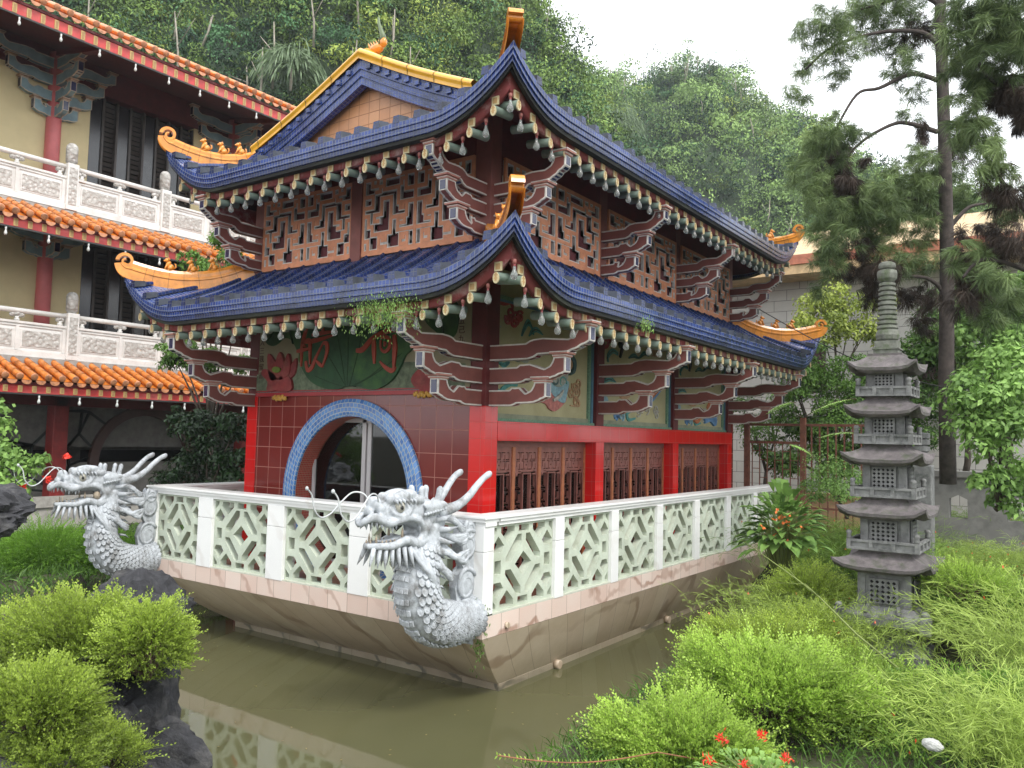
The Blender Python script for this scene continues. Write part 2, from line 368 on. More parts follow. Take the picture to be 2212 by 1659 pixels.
    for (a, b), (c, d) in zip(fp, fp[1:]): panel(FF, b+.002, c-.002)
    m = MB(); m.T = FR; m.bbox((-.008, .0, -1.03), (.17, -.19, -.37), .004); m.bbox((-.008, .0, -.366), (.17, -.19, -.105), .004); m.build('post', WMARBLE, T)
    rp = [(.0, .17)]+[(1.364+1.37*k, 1.56+1.37*k) for k in range(7)]
    for a, b in rp[1:]: post(FR, a, b)
    for (a, b), (c, d) in zip(rp, rp[1:]): panel(FR, b+.002, c-.002)
    for k in range(6):
        post(FL, 1.4+1.37*k, 1.6+1.37*k); panel(FL, (.17 if k == 0 else .232+1.37*k)+.002, 1.4+1.37*k-.002)
    return T
terrace = make_terrace()
# ------------------------------------------------------------------ pavilion
PX0, PX1, PY0, PY1 = -5.39, -.85, 1.07, 9.33      # wall planes
DZ = -1.045                                       # deck level
AX, AZ, AR, AO = -3.13, -.04, 1.10, 1.34          # moon door centre, inner and outer radius
P = thing('pavilion', 'two-storey red tiled pavilion with blue mosaic roofs and upturned golden eaves on the marble boat', 'pavilion', (-3.1, 5.2, DZ), 'lotus boat pavilion')
FF = frame_front(PY0); FR = frame_right(PX1)

def walls():
    # front wall with the round door opening
    m = MB(); m.T = FF; x0, x1, z0, z1 = -5.17, -1.08, DZ, 1.36
    a0 = math.asin((DZ-AZ)/AR)
    angs = sorted([a0+(PI-2*a0)*k/48 for k in range(49)]+[math.atan2(z1-AZ, x1-AX), math.atan2(z1-AZ, x0-AX), math.atan2(z0-AZ, x1-AX), PI-math.atan2(z0-AZ, AX-x0)])
    angs = [a for a in angs if a0-.001 <= a <= PI-a0+.001]
    def hit(a):
        c, s = math.cos(a), math.sin(a); t = 1e9
        if c > 1e-9: t = min(t, (x1-AX)/c)
        if c < -1e-9: t = min(t, (x0-AX)/c)
        if s > 1e-9: t = min(t, (z1-AZ)/s)
        if s < -1e-9: t = min(t, (z0-AZ)/s)
        return AX+c*t, AZ+s*t
    for a, b in zip(angs, angs[1:]):
        p = (AX+AR*math.cos(a), AZ+AR*math.sin(a)); q = (AX+AR*math.cos(b), AZ+AR*math.sin(b)); r = hit(b); s = hit(a)
        vs = [(p[0], 0, p[1]), (s[0], 0, s[1]), (r[0], 0, r[1]), (q[0], 0, q[1])]; m.add(vs, [(0, 1, 2, 3)])
    m.build('front_wall', REDTILE, P, recalc=False)
    m = MB(); m.T = FF; m.box((-5.17, -.12, 1.36), (-1.08, 0, 3.22)); m.build('mural_backing', MAROON, P)
    m = MB(); m.T = FF; m.box((-5.17, 0, 1.345), (-1.08, .05, 1.40)); m.box((-5.17, 0, 1.415), (-1.08, .035, 1.43), 0); m.box((-5.17, .0, 1.3995), (-1.08, .02, 1.4155), 1); m.build('moulding', [plain('dark red moulding', (.3, .015, .02), .4, .15), plain('grey egg and dart strip', (.16, .17, .17), .7, .5, 40)], P)
    # blue mosaic ring and red reveal
    m = MB(); m.T = FF; n = 64
    a1 = math.asin((DZ-AZ)/AO); vs = []; uv = []
    ring = []
    for k in range(n+1):
        t = k/n; ai = lerp(a0, PI-a0, t); ao = lerp(a1, PI-a1, t)
        ring.append(((AX+AR*math.cos(ai), AZ+AR*math.sin(ai)), (AX+AO*math.cos(ao), AZ+AO*math.sin(ao)), ao*AO))
    for q0, q1 in zip(ring, ring[1:]):
        (i0, o0, s0), (i1, o1, s1) = q0, q1
        def mid(i, o, t, d): return (lerp(i[0], o[0], t), d, lerp(i[1], o[1], t))
        prof = [(0, 0), (.0, .035), (.2, .055), (.8, .055), (1, .035), (1, 0)]
        for (t0, d0), (t1, d1) in zip(prof, prof[1:]):
            e0 = t0*.24+d0; e1 = t1*.24+d1
            m.add([mid(i0, o0, t0, d0), mid(i1, o1, t0, d0), mid(i1, o1, t1, d1), mid(i0, o0, t1, d1)], [(0, 1, 2, 3)], [(s0, e0), (s1, e0), (s1, e1), (s0, e1)], smooth=True)
    m.build('mosaic_ring', ARCH, P, recalc=False)
    m = MB(); m.T = FF
    for q0, q1 in zip(ring, ring[1:]):
        i0, i1 = q0[0], q1[0]; s0, s1 = q0[2]*.82, q1[2]*.82
        m.add([(i0[0], 0, i0[1]), (i1[0], 0, i1[1]), (i1[0], -.32, i1[1]), (i0[0], -.32, i0[1])], [(0, 1, 2, 3)], [(s0, 0), (s1, 0), (s1, .32), (s0, .32)])
    m.build('door_reveal', REDMOS, P, recalc=False)
    # aluminium sliding door
    D = MB(); D.T = FF; y = -.24
    D.box((AX-1.15, y, DZ), (AX+1.15, y-.06, DZ+.09))
    D.box((AX-.035, y, DZ+.09), (AX+.035, y-.06, 1.02)); D.box((AX+.05, y-.02, DZ+.09), (AX+.12, y-.06, 1.02))
    D.box((AX-1.1, y, .98), (AX+1.1, y-.06, 1.04))
    D.box((AX-1.04, y, DZ+.09), (AX-.99, y-.06, .98)); D.box((AX+.99, y, DZ+.09), (AX+1.04, y-.06, .98))
    d = D.build('glass_door', ALU, P)
    G = MB(); G.T = FF; G.box((AX-.985, y-.025, DZ+.09), (AX-.036, y-.031, .98)); G.box((AX+.12, y-.035, DZ+.09), (AX+.985, y-.041, .98)); G.build('glass_pane', GLASS, d)
    H = MB(); H.T = FF; H.beam((AX+.9, y+.025, -.2), (AX+.9, y+.025, .12), .02, .02, up=(0, 1, 0)); H.build('handle', ALU, d)
    # corner pillars, right wall pillars
    m = None
    def pil(name, a, b, mat=PILLAR):
        q = MB(); q.bbox(a, b, .006); return q.build(name, mat, P)
    pil('corner_pillar', (PX1-.23, PY0-.012, DZ), (PX1+.012, PY0+.25, 1.2)); pil('corner_pillar', (PX1-.225, PY0-.008, 1.201), (PX1+.008, PY0+.25, 3.2), MAROON)
    pil('corner_pillar', (PX0-.01, PY0-.012, DZ), (PX0+.22, PY0+.25, 1.36)); pil('corner_pillar', (PX0-.008, PY0-.008, 1.361), (PX0+.215, PY0+.25, 3.2), MAROON)
    for a, b in ((3.78, 4.02), (6.51, 6.73), (9.13, 9.34)):
        pil('pillar', (PX1-.24, a, DZ), (PX1+.012, b, .779)); pil('pillar', (PX1-.2, a+.01, 1.022), (PX1+.006, b-.01, 3.2), MAROON)
    q = MB(); q.T = FR; q.box((1.322, -.24, .78), (9.345, .014, 1.02)); q.build('lintel', PILLAR, P)
    q = MB(); q.T = FR; q.box((1.322, -.32, .98), (9.13, -.10, 3.2)); q.build('mural_backing', MAROON, P)
    # back and left walls, floor slab of the upper storey, dark interior
    q = MB(); q.box((PX0, PY0+.26, DZ), (PX0+.12, PY1, 3.2)); q.box((PX0, PY1, DZ), (PX1, PY1+.12, 3.2)); q.build('rear_wall', REDTILE, P)
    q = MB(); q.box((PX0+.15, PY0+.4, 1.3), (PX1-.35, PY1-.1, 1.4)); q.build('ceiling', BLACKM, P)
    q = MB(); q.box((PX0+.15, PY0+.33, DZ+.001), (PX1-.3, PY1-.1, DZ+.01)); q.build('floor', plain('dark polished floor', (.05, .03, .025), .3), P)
    q = MB(); q.box((-4.6, 5.2, DZ+.02), (-1.9, 5.6, .3)); q.box((-4.3, 5.25, .3), (-2.2, 5.55, .9)); q.build('altar', plain('dark carved wood', (.05, .02, .012), .4), P)
walls()

# ---- carved timber doors in the three bays of the right wall
CARVE = plain('carved brown timber', (.21, .075, .058), .5, .2, 10, .2); CARVE2 = plain('worn orange brown timber', (.38, .13, .055), .5, .25, 14, .2)
def door_mesh(w, h):
    """one leaf in local u (0..w), z (0..h)"""
    m = MB(); fr = .045
    # outer mullions with reeded edges
    gx0, gx1 = w*.37, w*.63; gz0, gz1 = .10, h-.36
    holes = []
    def fret(x0, x1, z0, z1, kind):
        W = x1-x0; H = z1-z0; t = min(W, H)*.16
        if kind == 0: return [[(x0, z0), (x1, z0), (x1, z1), (x0+W*.35, z1), (x0+W*.35, z1-t), (x1-t, z1-t), (x1-t, z0+t), (x0, z0+t)]]
        if kind == 1: return [[(x0, z1), (x0, z0+H*.3), (x0+t, z0+H*.3), (x0+t, z1-t), (x1, z1-t), (x1, z1)], [(x0+W*.45, z0), (x1, z0), (x1, z1-H*.35), (x1-t, z1-H*.35), (x1-t, z0+t), (x0+W*.45, z0+t)]]
        if kind == 2:
            c = ((x0+x1)/2, (z0+z1)/2); r = min(W, H)*.17; return [ellipse(c[0], c[1], r, r, 8), [(x0, z0), (x0+W*.28, z0), (x0, z0+H*.28)], [(x1, z1), (x1-W*.28, z1), (x1, z1-H*.28)], [(x1, z0), (x1, z0+H*.28), (x1-W*.28, z0)], [(x0, z1), (x0, z1-H*.28), (x0+W*.28, z1)]]
    for side in (0, 1):
        a, b = (fr+.03, gx0-.035) if side == 0 else (gx1+.035, w-fr-.03)
        zs = [.07, .25, .47, .66, .82, .98, 1.17, 1.39, h-.37]; kinds = [1, 0, 1, 2, 2, 1, 0, 1]
        for z0, z1, k in zip(zs, zs[1:], kinds):
            if z1 <= h-.3:
                for p in fret(a, b, z0+.015, z1-.015, k): holes.append([((w-x) if side else x, z) for x, z in ([((w-x), z) for x, z in p] if side else p)] if False else p)
    n = 5; ux0, ux1 = fr+.03, w-fr-.03; st = (ux1-ux0)/n
    for k in range(n):
        for p in fret(ux0+k*st+.008, ux0+(k+1)*st-.008, h-.30, h-.18, (1, 0, 2, 0, 1)[k]): holes.append(p)
        for p in fret(ux0+k*st+.008, ux0+(k+1)*st-.008, h-.17, h-.07, (0, 1, 0, 1, 0)[k]): holes.append(p)
    holes.append([(gx0, gz0), (gx1, gz0), (gx1, gz1), (gx0, gz1)])
    vs, fs = curve_fill([(0.0, 0), (w, 0), (w, h), (0.0, h)], holes, .03)
    m.add([(x, z, y) for x, y, z in vs], fs)
    for x in (.0, .018, w-.032, w-.014): m.box((x, .012, 0), (x+.014, .032, h), 1)
    m.box((gx0-.02, .0, gz0-.02), (gx0, .03, gz1+.02)); m.box((gx1, .0, gz0-.02), (gx1+.02, .03, gz1+.02)); m.box((gx0-.02, .002, gz1), (gx1+.02, .031, gz1+.02)); m.box((gx0-.02, .002, gz0-.02), (gx1+.02, .031, gz0))
    return m
def doors():
    protos = {}
    for a, b in ((1.33, 3.78), (4.02, 6.51), (6.73, 9.13)):
        w = (b-a)/4; key = round(w, 2)
        q = MB(); q.T = FR; q.box((a, -.235, .70), (b, -.17, .779)); q.build('door_head', CARVE, P)
        for k in range(4):
            loc = Vector((PX1-.2, a+k*w, DZ+.02))
            m = door_mesh(w, .70-DZ-.02); m.T = Matrix()
            if key not in protos:
                m.v = [(y_, x_, z_) for x_, y_, z_ in m.v]; o = m.build('carved_door', [CARVE, CARVE2], P)
                g = MB(); g.box((-.022, .02, .02), (-.018, w-.02, .68-DZ-.05)); go = g.build('glass_pane', GLASS, o); protos[key] = (o.data, go.data)
                o.location = loc; o.matrix_parent_inverse = Matrix.Translation(P.location).inverted(); go.matrix_parent_inverse = Matrix()
            else:
                me, ge = protos[key]; o = link('carved_door', me, P); o.location = loc; go = link('glass_pane', ge, o, (0, 0, 0))
doors()

# ---- fret panels of the upper storey
FRET = [[(0, .235), (.33, .235), (.33, .40), (.2, .40), (.2, .33), (.265, .33)], [(0, .62), (.33, .62), (.33, .85), (.62, .85)],
        [(.165, .62), (.165, .43), (.47, .43)], [(.47, .22), (.47, .72), (.66, .72), (.66, .5), (.80, .5), (.80, .41), (.73, .41)],
        [(.47, .22), (.84, .22), (.84, .34), (.92, .34)], [(0, .80), (.19, .80), (.19, 1)], [(.19, .955), (.28, .955), (.28, .89)],
        [(.62, .85), (.62, 1)], [(.62, .90), (.70, .90), (.70, .83), (.78, .83)], [(.285, .62), (.285, .54), (.23, .54), (.23, .575)],
        [(.14, 0), (.14, .17), (.27, .17), (.27, .12), (.21, .12)], [(.14, .03), (.27, .03), (.27, .07)], [(.70, 0), (.70, .17), (.56, .17), (.56, .12), (.63, .12)], [(.70, .03), (.56, .03)],
        [(.84, .62), (1, .62)], [(.84, .62), (.84, .78), (1, .78)], [(.92, 0), (.92, .14), (1, .14)], [(.75, 1), (.75, .92), (.86, .92), (.86, 1)], [(.92, .34), (.92, .5), (1, .5)]]
def fret_panel(F, u0, u1, z0, z1):
    o = MB(); o.T = F; cw = (u0+u1)/2; hw = (u1-u0)/2-.045; zz0, zz1 = z0+.075, z1-.05; t = .05
    o.box((u0, .0, z0), (u1, .035, z0+.075)); o.box((u0, .0, z1-.05), (u1, .035, z1)); o.box((u0, .001, z0+.075), (u0+.045, .033, z1-.05)); o.box((u1-.045, .001, z0+.075), (u1, .033, z1-.05))
    o.box((cw-t/2, .001, zz0), (cw+t/2, .034, zz1)); w = .016
    o.box((cw-t/2-w, -.02, zz0), (cw+t/2+w, .026, zz1), 1)
    for a, b in (((u0+.02, -.02, z0+.05), (u1-.02, .026, z0+.075+w)), ((u0+.02, -.02, z1-.05-w), (u1-.02, .026, z1-.02)), ((u0+.02, -.019, z0+.06), (u0+.045+w, .0265, z1-.03)), ((u1-.045-w, -.019, z0+.06), (u1-.02, .0265, z1-.03))): o.box(a, b, 1)
    k = 0
    for s in (-1, 1):
        for pl in FRET:
            for (a, b), (c, d) in zip(pl, pl[1:]):
                xa, xb = sorted((cw+s*a*hw, cw+s*c*hw)); za, zb = sorted((lerp(zz0, zz1, b), lerp(zz0, zz1, d))); k += 1; e = .0002*(k % 9)
                if abs(b-d) < 1e-6:
                    o.box((xa-t/2, .0, za-t/2), (xb+t/2, .030+e, za+t/2)); o.box((xa-t/2-w, -.02, za-t/2-w), (xb+t/2+w, .023-e, za+t/2+w), 1)
                else:
                    o.box((xa-t/2, .0, za-t/2), (xa+t/2, .0325-e, zb+t/2)); o.box((xa-t/2-w, -.02, za-t/2-w), (xa+t/2+w, .0245+e*.5, zb+t/2+w), 1)
    return o.build('fret_panel', [ORANGE, WHITELINE], P)
def upper():
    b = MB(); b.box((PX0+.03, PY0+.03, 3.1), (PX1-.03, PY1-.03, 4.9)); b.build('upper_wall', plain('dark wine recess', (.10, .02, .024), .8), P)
    z0, z1 = 3.245, 4.33
    for u in ((-5.175, -3.235), (-3.035, -1.09)): fret_panel(FF, u[0], u[1], z0, z1)
    for u in ((1.325, 3.77), (4.02, 6.51), (6.74, 9.13)): fret_panel(FR, u[0], u[1], z0, z1)
    def pil(a, bb):
        q = MB(); q.bbox(a, bb, .006); q.build('upper_post', BRACK, P)
    pil((-3.235, PY0-.06, z0-.05), (-3.035, PY0+.03, z1)); pil((PX0-.005, PY0-.01, 3.2), (PX0+.215, PY0+.2, 4.9)); pil((PX1-.235, PY0-.01, 3.2), (PX1+.01, PY0+.2, 4.9))
    for a, bb in ((3.78, 4.01), (6.52, 6.73), (9.14, 9.34)): pil((PX1-.2, a, 3.2), (PX1+.01, bb, 4.9))
    q = MB(); q.box((PX0+.01, PY0-.005, z1+.001), (PX1-.24, PY0+.03, 4.9)); q.box((PX1-.03, PY0+.21, z1+.001), (PX1+.005, PY1, 4.9)); q.build('frieze', MAROON, P)
upper()

# ---- curved brackets
def bracket(root_xyz, direction, tiers, th=.11, h=.185, parent=None, mats=None, cap=None):
    """stacked corbel arms; tiers = [(z at wall, reach, height of tip above root)]"""
    d = Vector(direction); o = Vector(root_xyz); s = d.cross(Vector((0, 0, 1)))
    T = Matrix(((d.x, s.x, 0, o.x), (d.y, s.y, 0, o.y), (0, 0, 1, 0), (0, 0, 0, 1)))
    m = MB(); m.T = T
    for z, S, rise in tiers:
        a = rise
        low = [(0, 0), (.40*S, .0), (.46*S, .04*a/.3), (.50*S, .10*a/.3), (.70*S, .11*a/.3), (.80*S, .13*a/.3), (.84*S, .17*a/.3), (.885*S, .20*a/.3), (.92*S, .26*a/.3), (.955*S, .28*a/.3), (S, .34*a/.3)]
        tip = a+h
        up = [(S, tip), (S-.15, tip), (S-.165, tip-.05), (S-.2, tip-.1), (S-.28, tip-.135), (.55*S, h+.10*a/.3), (.47*S, h+.085*a/.3), (.42*S, h+.03), (.38*S, h), (0, h)]
        poly = [(x, z+q) for x, q in low+up]
        cx = sum(p[0] for p in poly)/len(poly)
        m.prism(poly, -th/2, th/2, mi=0, side_mi=0)
        # pale raised outline along both faces
        n = len(poly)
        for i in range(n-1):
            p, q = poly[i], poly[(i+1) % n]; L = math.hypot(q[0]-p[0], q[1]-p[1])
            if L < 1e-4: continue
            ex, ez = (q[0]-p[0])/L, (q[1]-p[1])/L; nx, nz = -ez, ex; w = .014; e = .0003*(i % 5)
            quad = [(p[0]-nx*.003, p[1]-nz*.003), (q[0]-nx*.003, q[1]-nz*.003), (q[0]+nx*w, q[1]+nz*w), (p[0]+nx*w, p[1]+nz*w)]
            for sgn in (-1, 1): m.prism(quad, sgn*(th/2+.006+e), sgn*(th/2-.02), mi=1)
        # navy boxes on the stepped underside and nose
        nose = low[1:]+[(S, tip)]
        for i in range(1, len(nose)-1):
            p, q = nose[i], nose[i+1]; L = math.hypot(q[0]-p[0], q[1]-p[1])
            if L < .045: continue
            ex, ez = (q[0]-p[0])/L, (q[1]-p[1])/L; nx, nz = ez, -ex
            if abs(ez) < .35 and i < 6: continue
            for w_, off, mi in ((.0, .006, 1), (.013, .010, 2)):
                A = [p[0]+ex*w_, z+p[1]+ez*w_]; B = [q[0]-ex*w_, z+q[1]-ez*w_]
                quad = [A, B, [B[0]+nx*off, B[1]+nz*off], [A[0]+nx*off, A[1]+nz*off]]
                m.prism(quad, -th/2+w_-.004*(mi == 1), th/2-w_+.004*(mi == 1), mi=mi)
    b = m.build('bracket', mats or [BRACK, WHITELINE, NAVY], parent or P)
    for z, S, rise in tiers:
        c = MB(); c.T = T; t = z+rise+h+.002
        c.box((S-.16, -.075, t), (S+.02, .075, t+.03), 0); c.box((S-.19, -.10, t+.032), (S+.05, .10, t+.062), 0); c.box((S-.185, -.105, t+.050), (S+.055, .105, t+.0605), 1); c.box((S-.165, -.08, t+.012), (S+.025, .08, t+.02), 1)
        c.build('capital', [cap or CAPM, (mats or [0, WHITELINE])[1]], b)
    return b
LOW = [(1.20, .82, .09), (1.47, 1.08, .105), (1.75, 1.40, .16)]
UP = [(3.28, .57, .08), (3.54, .77, .11), (3.79, 1.03, .19)]
def brackets():
    cxR = PX1-.11
    for x in (-5.28, cxR): bracket((x, PY0, 0), (0, -1, 0), LOW); bracket((x, PY0, 0), (0, -1, 0), UP, h=.15)
    for y in (PY0+.12, 3.9, 6.62, 9.23): bracket((PX1, y, 0), (1, 0, 0), LOW); bracket((PX1, y, 0), (1, 0, 0), UP, h=.15)
brackets()
# ------------------------------------------------------------------ roofs of the pavilion
class Roof:
    """hipped skirt: four sides, concave slope, corners swept up; ez = eave height per side"""
    def __init__(s, x0, x1, y0, y1, D, ez, rise, lift, reach, sag, fascia=.2):
        s.__dict__.update(x0=x0, x1=x1, y0=y0, y1=y1, D=D, ez=ez, rise=rise, lift=lift, reach=reach, sag=sag, fa=fascia)
        # sides: (corner A, along, inward, length, depth, inset per depth at A, at B)
        dl, dr, df, db = D
        s.sides = {'front': ((x0, y0), (1, 0), (0, 1), x1-x0, df, dl/df, dr/df), 'right': ((x1, y0), (0, 1), (-1, 0), y1-y0, dr, df/dr, db/dr),
                   'left': ((x0, y0), (0, 1), (1, 0), y1-y0, dl, df/dl, db/dl), 'back': ((x0, y1), (1, 0), (0, -1), x1-x0, db, dl/db, dr/db)}
    def liftf(s, d):
        t = max(0, 1-d/s.reach); return s.lift*t**2.1
    def z(s, side, u, n):
        """height of the roof surface at distance u along the eave and n inwards"""
        A, al, inw, L, D, ha, hb = s.sides[side]; v = n/D
        da = u-ha*n; db = (L-hb*n)-u; base = s.ez[side]
        c = min(1, max(0, min(da, db))/s.reach); e = lerp(s.ez['corner'], base, min(1, c*1.2))
        zt = s.ez['top']
        z = lerp(e, zt, v)-s.sag*4*v*(1-v)*.5-s.sag*.3*math.sin(PI*v)
        return z+s.liftf(max(0, min(da, db)))*(1-v)**1.6
    def pt(s, side, u, n, dz=0, out=0):
        A, al, inw, L, D, ha, hb = s.sides[side]; n2 = n-out
        return (A[0]+al[0]*u+inw[0]*n2, A[1]+al[1]*u+inw[1]*n2, s.z(side, u, max(0, n))+dz)
    def us(s, side, n, step=.1):
        A, al, inw, L, D, ha, hb = s.sides[side]; a, b = ha*n, L-hb*n; k = max(8, int(L/step)); return [a+(b-a)*i/k for i in range(k+1)]
def build_roof(R, parent, pitch, phase, knobs=True, vis=('front', 'right', 'left', 'back'), topn=None):
    m = MB(); soff = MB(); fas = MB(); rib = MB(); beam = MB()
    for side in vis:
        A, al, inw, L, D, ha, hb = R.sides[side]; nd = topn.get(side, D) if topn else D
        rows = [nd*i/10 for i in range(11)]; G = []; U = []; S = []
        for n in rows:
            us = R.us(side, n); G.append([R.pt(side, u, n) for u in us]); U.append([(u, n*1.1) for u in us]); S.append([R.pt(side, u, n, -.12) for u in us])
        m.grid(G, U); soff.grid(S)
        # fascia: three stepped courses of mosaic, dark drip edge below
        us = R.us(side, 0, .06); prof = [(.0, .0), (.02, -.002), (.02, -.075), (.005, -.08), (.005, -.14), (-.012, -.145), (-.012, -.2), (-.03, -.205), (-.035, -.245), (-.12, -.25)]
        for i in range(len(prof)-1):
            (o0, z0), (o1, z1) = prof[i], prof[i+1]; P_ = []; Uv = []
            for (o, zz, tv) in ((o0, z0, 0), (o1, z1, max(abs(z1-z0), abs(o1-o0)))):
                row = []; ur = []
                for u in us:
                    uu = lerp(-o*ha if ha > 0 else u, L+o*hb, u/L) if True else u
                    p = R.pt(side, u, 0, zz, 0); q = (p[0]+al[0]*(uu-u)-inw[0]*o, p[1]+al[1]*(uu-u)-inw[1]*o, p[2]); row.append(q); ur.append((u, -z0+tv+i*.05))
                P_.append(row); Uv.append(ur)
            fas.grid(P_, Uv, mi=0 if i < 5 else (1 if i < 7 else 2))
        # rounded ribs with square mosaic noses
        k = 0; u = phase
        while u < L-.12:
            nmax = min(nd, (u/ha) if ha > 1e-6 else nd, ((L-u)/hb) if hb > 1e-6 else nd)-.05
            if u > .12 and nmax > .1:
                nn = max(3, int(nmax/.12)); pts = [R.pt(side, u, n) for n in [nmax*i/nn for i in range(nn+1)]]; r = .042
                G = []; Uv = []
                for i, p in enumerate(pts):
                    row = []; ur = []
                    for a in range(7):
                        t = PI*a/6; row.append((p[0]+al[0]*r*math.cos(t), p[1]+al[1]*r*math.cos(t), p[2]+r*1.25*math.sin(t)+.004)); ur.append((i*nmax/nn, a*.0275))
                    G.append(row); Uv.append(ur)
                rib.grid(G, Uv)
                p = Vector(pts[0]); q = Vector(R.pt(side, u, .15)); a3 = Vector((*al, 0)); i3 = Vector((*inw, 0)); b = .055
                vs = [p-i3*.022-a3*b, p-i3*.022+a3*b, q+a3*b*.9, q-a3*b*.9]; vs = [v+Vector((0, 0, -.01)) for v in vs]+[p-i3*.018-a3*b*.8+Vector((0, 0, .082)), p-i3*.018+a3*b*.8+Vector((0, 0, .082)), q+a3*b*.7+Vector((0, 0, .062)), q-a3*b*.7+Vector((0, 0, .062))]
                rib.add(vs, [(4, 5, 6, 7), (0, 1, 5, 4), (1, 2, 6, 5), (2, 3, 7, 6), (3, 0, 4, 7)], [(0, 0), (.11, 0), (.11, .15), (0, .15), (0, .09), (.11, .09), (.11, .2), (0, .2)], smooth=False)
            u += pitch
        # eave beam below, following the sweep
        if side in ('front', 'right', 'left'):
            us2 = [x for x in R.us(side, .16, .08)]; P_ = []
            for dz, n in ((-.12, .14), (-.33, .14), (-.33, .22), (-.12, .22)):
                P_.append([R.pt(side, lerp(n*ha, L-n*hb, (x-us2[0])/(us2[-1]-us2[0])), n, dz-(R.z(side, x, n)-R.z(side, x, 0))*.8) for x in us2])
            beam.grid(P_)
    rf = m.build('roof_tiles', BLUE, parent, recalc=False)
    rib.build('roof_ribs', BLUED, rf, recalc=False); soff.build('soffit', DARKWOOD, rf, recalc=False)
    fas.build('eave_fascia', [BLUE, BLUED, cmat('black drip edge', (.012, .013, .012), .8, stain=(.05, .06, .03), stain_amt=.5)], rf, recalc=False)
    beam.build('eave_beam', EAVERED, rf, recalc=False)
    return rf
KN = {}
def knob_meshes():
    m = MB(); m.tube([(0, 0, 0), (0, .30, .03)], [.046, .05], 12, mi=0, smooth=True); m.prism(ellipse(0, -.012, .037, .058, 14), -.012, .004, mi=1); m.prism([(-.012, -.045), (.012, -.045), (.012, .04), (-.012, .04)], -.0135, .0, mi=2)
    m.prism([(-.024, .012), (.024, .012), (.024, .022), (-.024, .022)], -.0138, .0, mi=2); m.prism([(-.024, -.022), (.024, -.022), (.024, -.012), (-.024, -.012)], -.0138, .0, mi=2)
    KN['end'] = m.build('rafter_end', [LOG, CREAM, cmat('faded ochre seal', (.36, .22, .09), .7)], P).data
    m = MB(); m.box((-.045, -.016, -.045), (.045, .0, .05)); m.box((-.028, -.019, -.028), (.028, -.016, .032), 1); KN['sq'] = m.build('seal_tile', [CREAM, cmat('faded ochre seal', (.4, .3, .16), .7)], P).data
    m = MB(); m.lathe([(.018, .075), (.022, .07), (.021, .035), (.016, .03)], n=10); m.lathe([(.013, .032), (.0135, .01), (.012, .0)], n=10, mi=1); KN['sock'] = m.build('bulb_socket', [cmat('dusty red bakelite', (.3, .1, .08), .5), EAVERED], P).data
    m = MB(); m.lathe([(.012, .002), (.013, -.02), (.02, -.042), (.029, -.062), (.031, -.08), (.027, -.1), (.016, -.112), (.002, -.116)], n=14); m.v = [(x*1.22, y*1.22, z*1.15) for x, y, z in m.v]; KN['bulb'] = m.build('light_bulb', BULB, P).data
    for o in list(P.children):
        if o.data in KN.values(): bpy.data.objects.remove(o)
def knobs(R, side, u0, pitch, nmax=99, s=1.):
    A, al, inw, L, D, ha, hb = R.sides[side]; ang = math.atan2(inw[1], inw[0])-PI/2; u = u0; k = 0; inv = Matrix.Translation(P.location).inverted()
    while u < L-.15 and k < nmax:
        if u > .1:
            z0 = R.z(side, u, 0)
            for nm, me, n, dz in (('rafter_end', KN['end'], .10, -.39), ('seal_tile', KN['sq'], .137, -.285)):
                o = link(nm, me, P); o.location = (A[0]+al[0]*u+inw[0]*n, A[1]+al[1]*u+inw[1]*n, z0+dz); o.rotation_euler.z = ang
            ub = u+pitch/2
            if ub < L-.1:
                o = link('light_bulb', KN['bulb'], P); o.location = (A[0]+al[0]*ub+inw[0]*.18, A[1]+al[1]*ub+inw[1]*.18, R.z(side, ub, 0)-.41)
                q = link('bulb_socket', KN['sock'], o, (0, 0, 0))
        u += pitch; k += 1
# golden hip ridges with a scroll at the tip
def spiral(r0, turns, n, a0):
    return [(r0*(1-.8*i/n)*math.cos(a0+turns*2*PI*i/n), r0*(1-.8*i/n)*math.sin(a0+turns*2*PI*i/n)) for i in range(n+1)]
def beast_mesh():
    """small seated glazed animal: haunches, chest, forelegs, head with ears and mane, curled tail"""
    m = MB(); q = lambda e: Matrix.Rotation(e, 3, 'Y')
    m.ball((-.035, 0, .05), (.05, .042, .048), 12); m.ball((.0, 0, .085), (.036, .034, .062), 12, rot=q(-.35)); m.ball((.022, 0, .15), (.032, .03, .033), 12)
    m.ball((.052, 0, .142), (.02, .017, .014), 10); m.ball((.0, 0, .165), (.026, .034, .024), 10)
    for s in (-1, 1):
        m.tube([(.012, s*.022, .09), (.035, s*.026, .045), (.042, s*.026, .004)], [.015, .012, .014], 7); m.ball((.05, s*.026, .008), (.018, .012, .009), 8)
        m.ball((-.03, s*.036, .035), (.036, .016, .034), 9); m.tube([(.004, s*.02, .172), (-.004, s*.028, .2)], [.009, .002], 6); m.ball((.0, s*.036, .005), (.03, .012, .008), 8)
    m.tube([(-.075, 0, .03), (-.105, 0, .06), (-.1, 0, .1), (-.08, 0, .11)], [.012, .014, .012, .004], 7)
    o = m.build('figurine', GOLD, P); me = o.data; bpy.data.objects.remove(o); return me
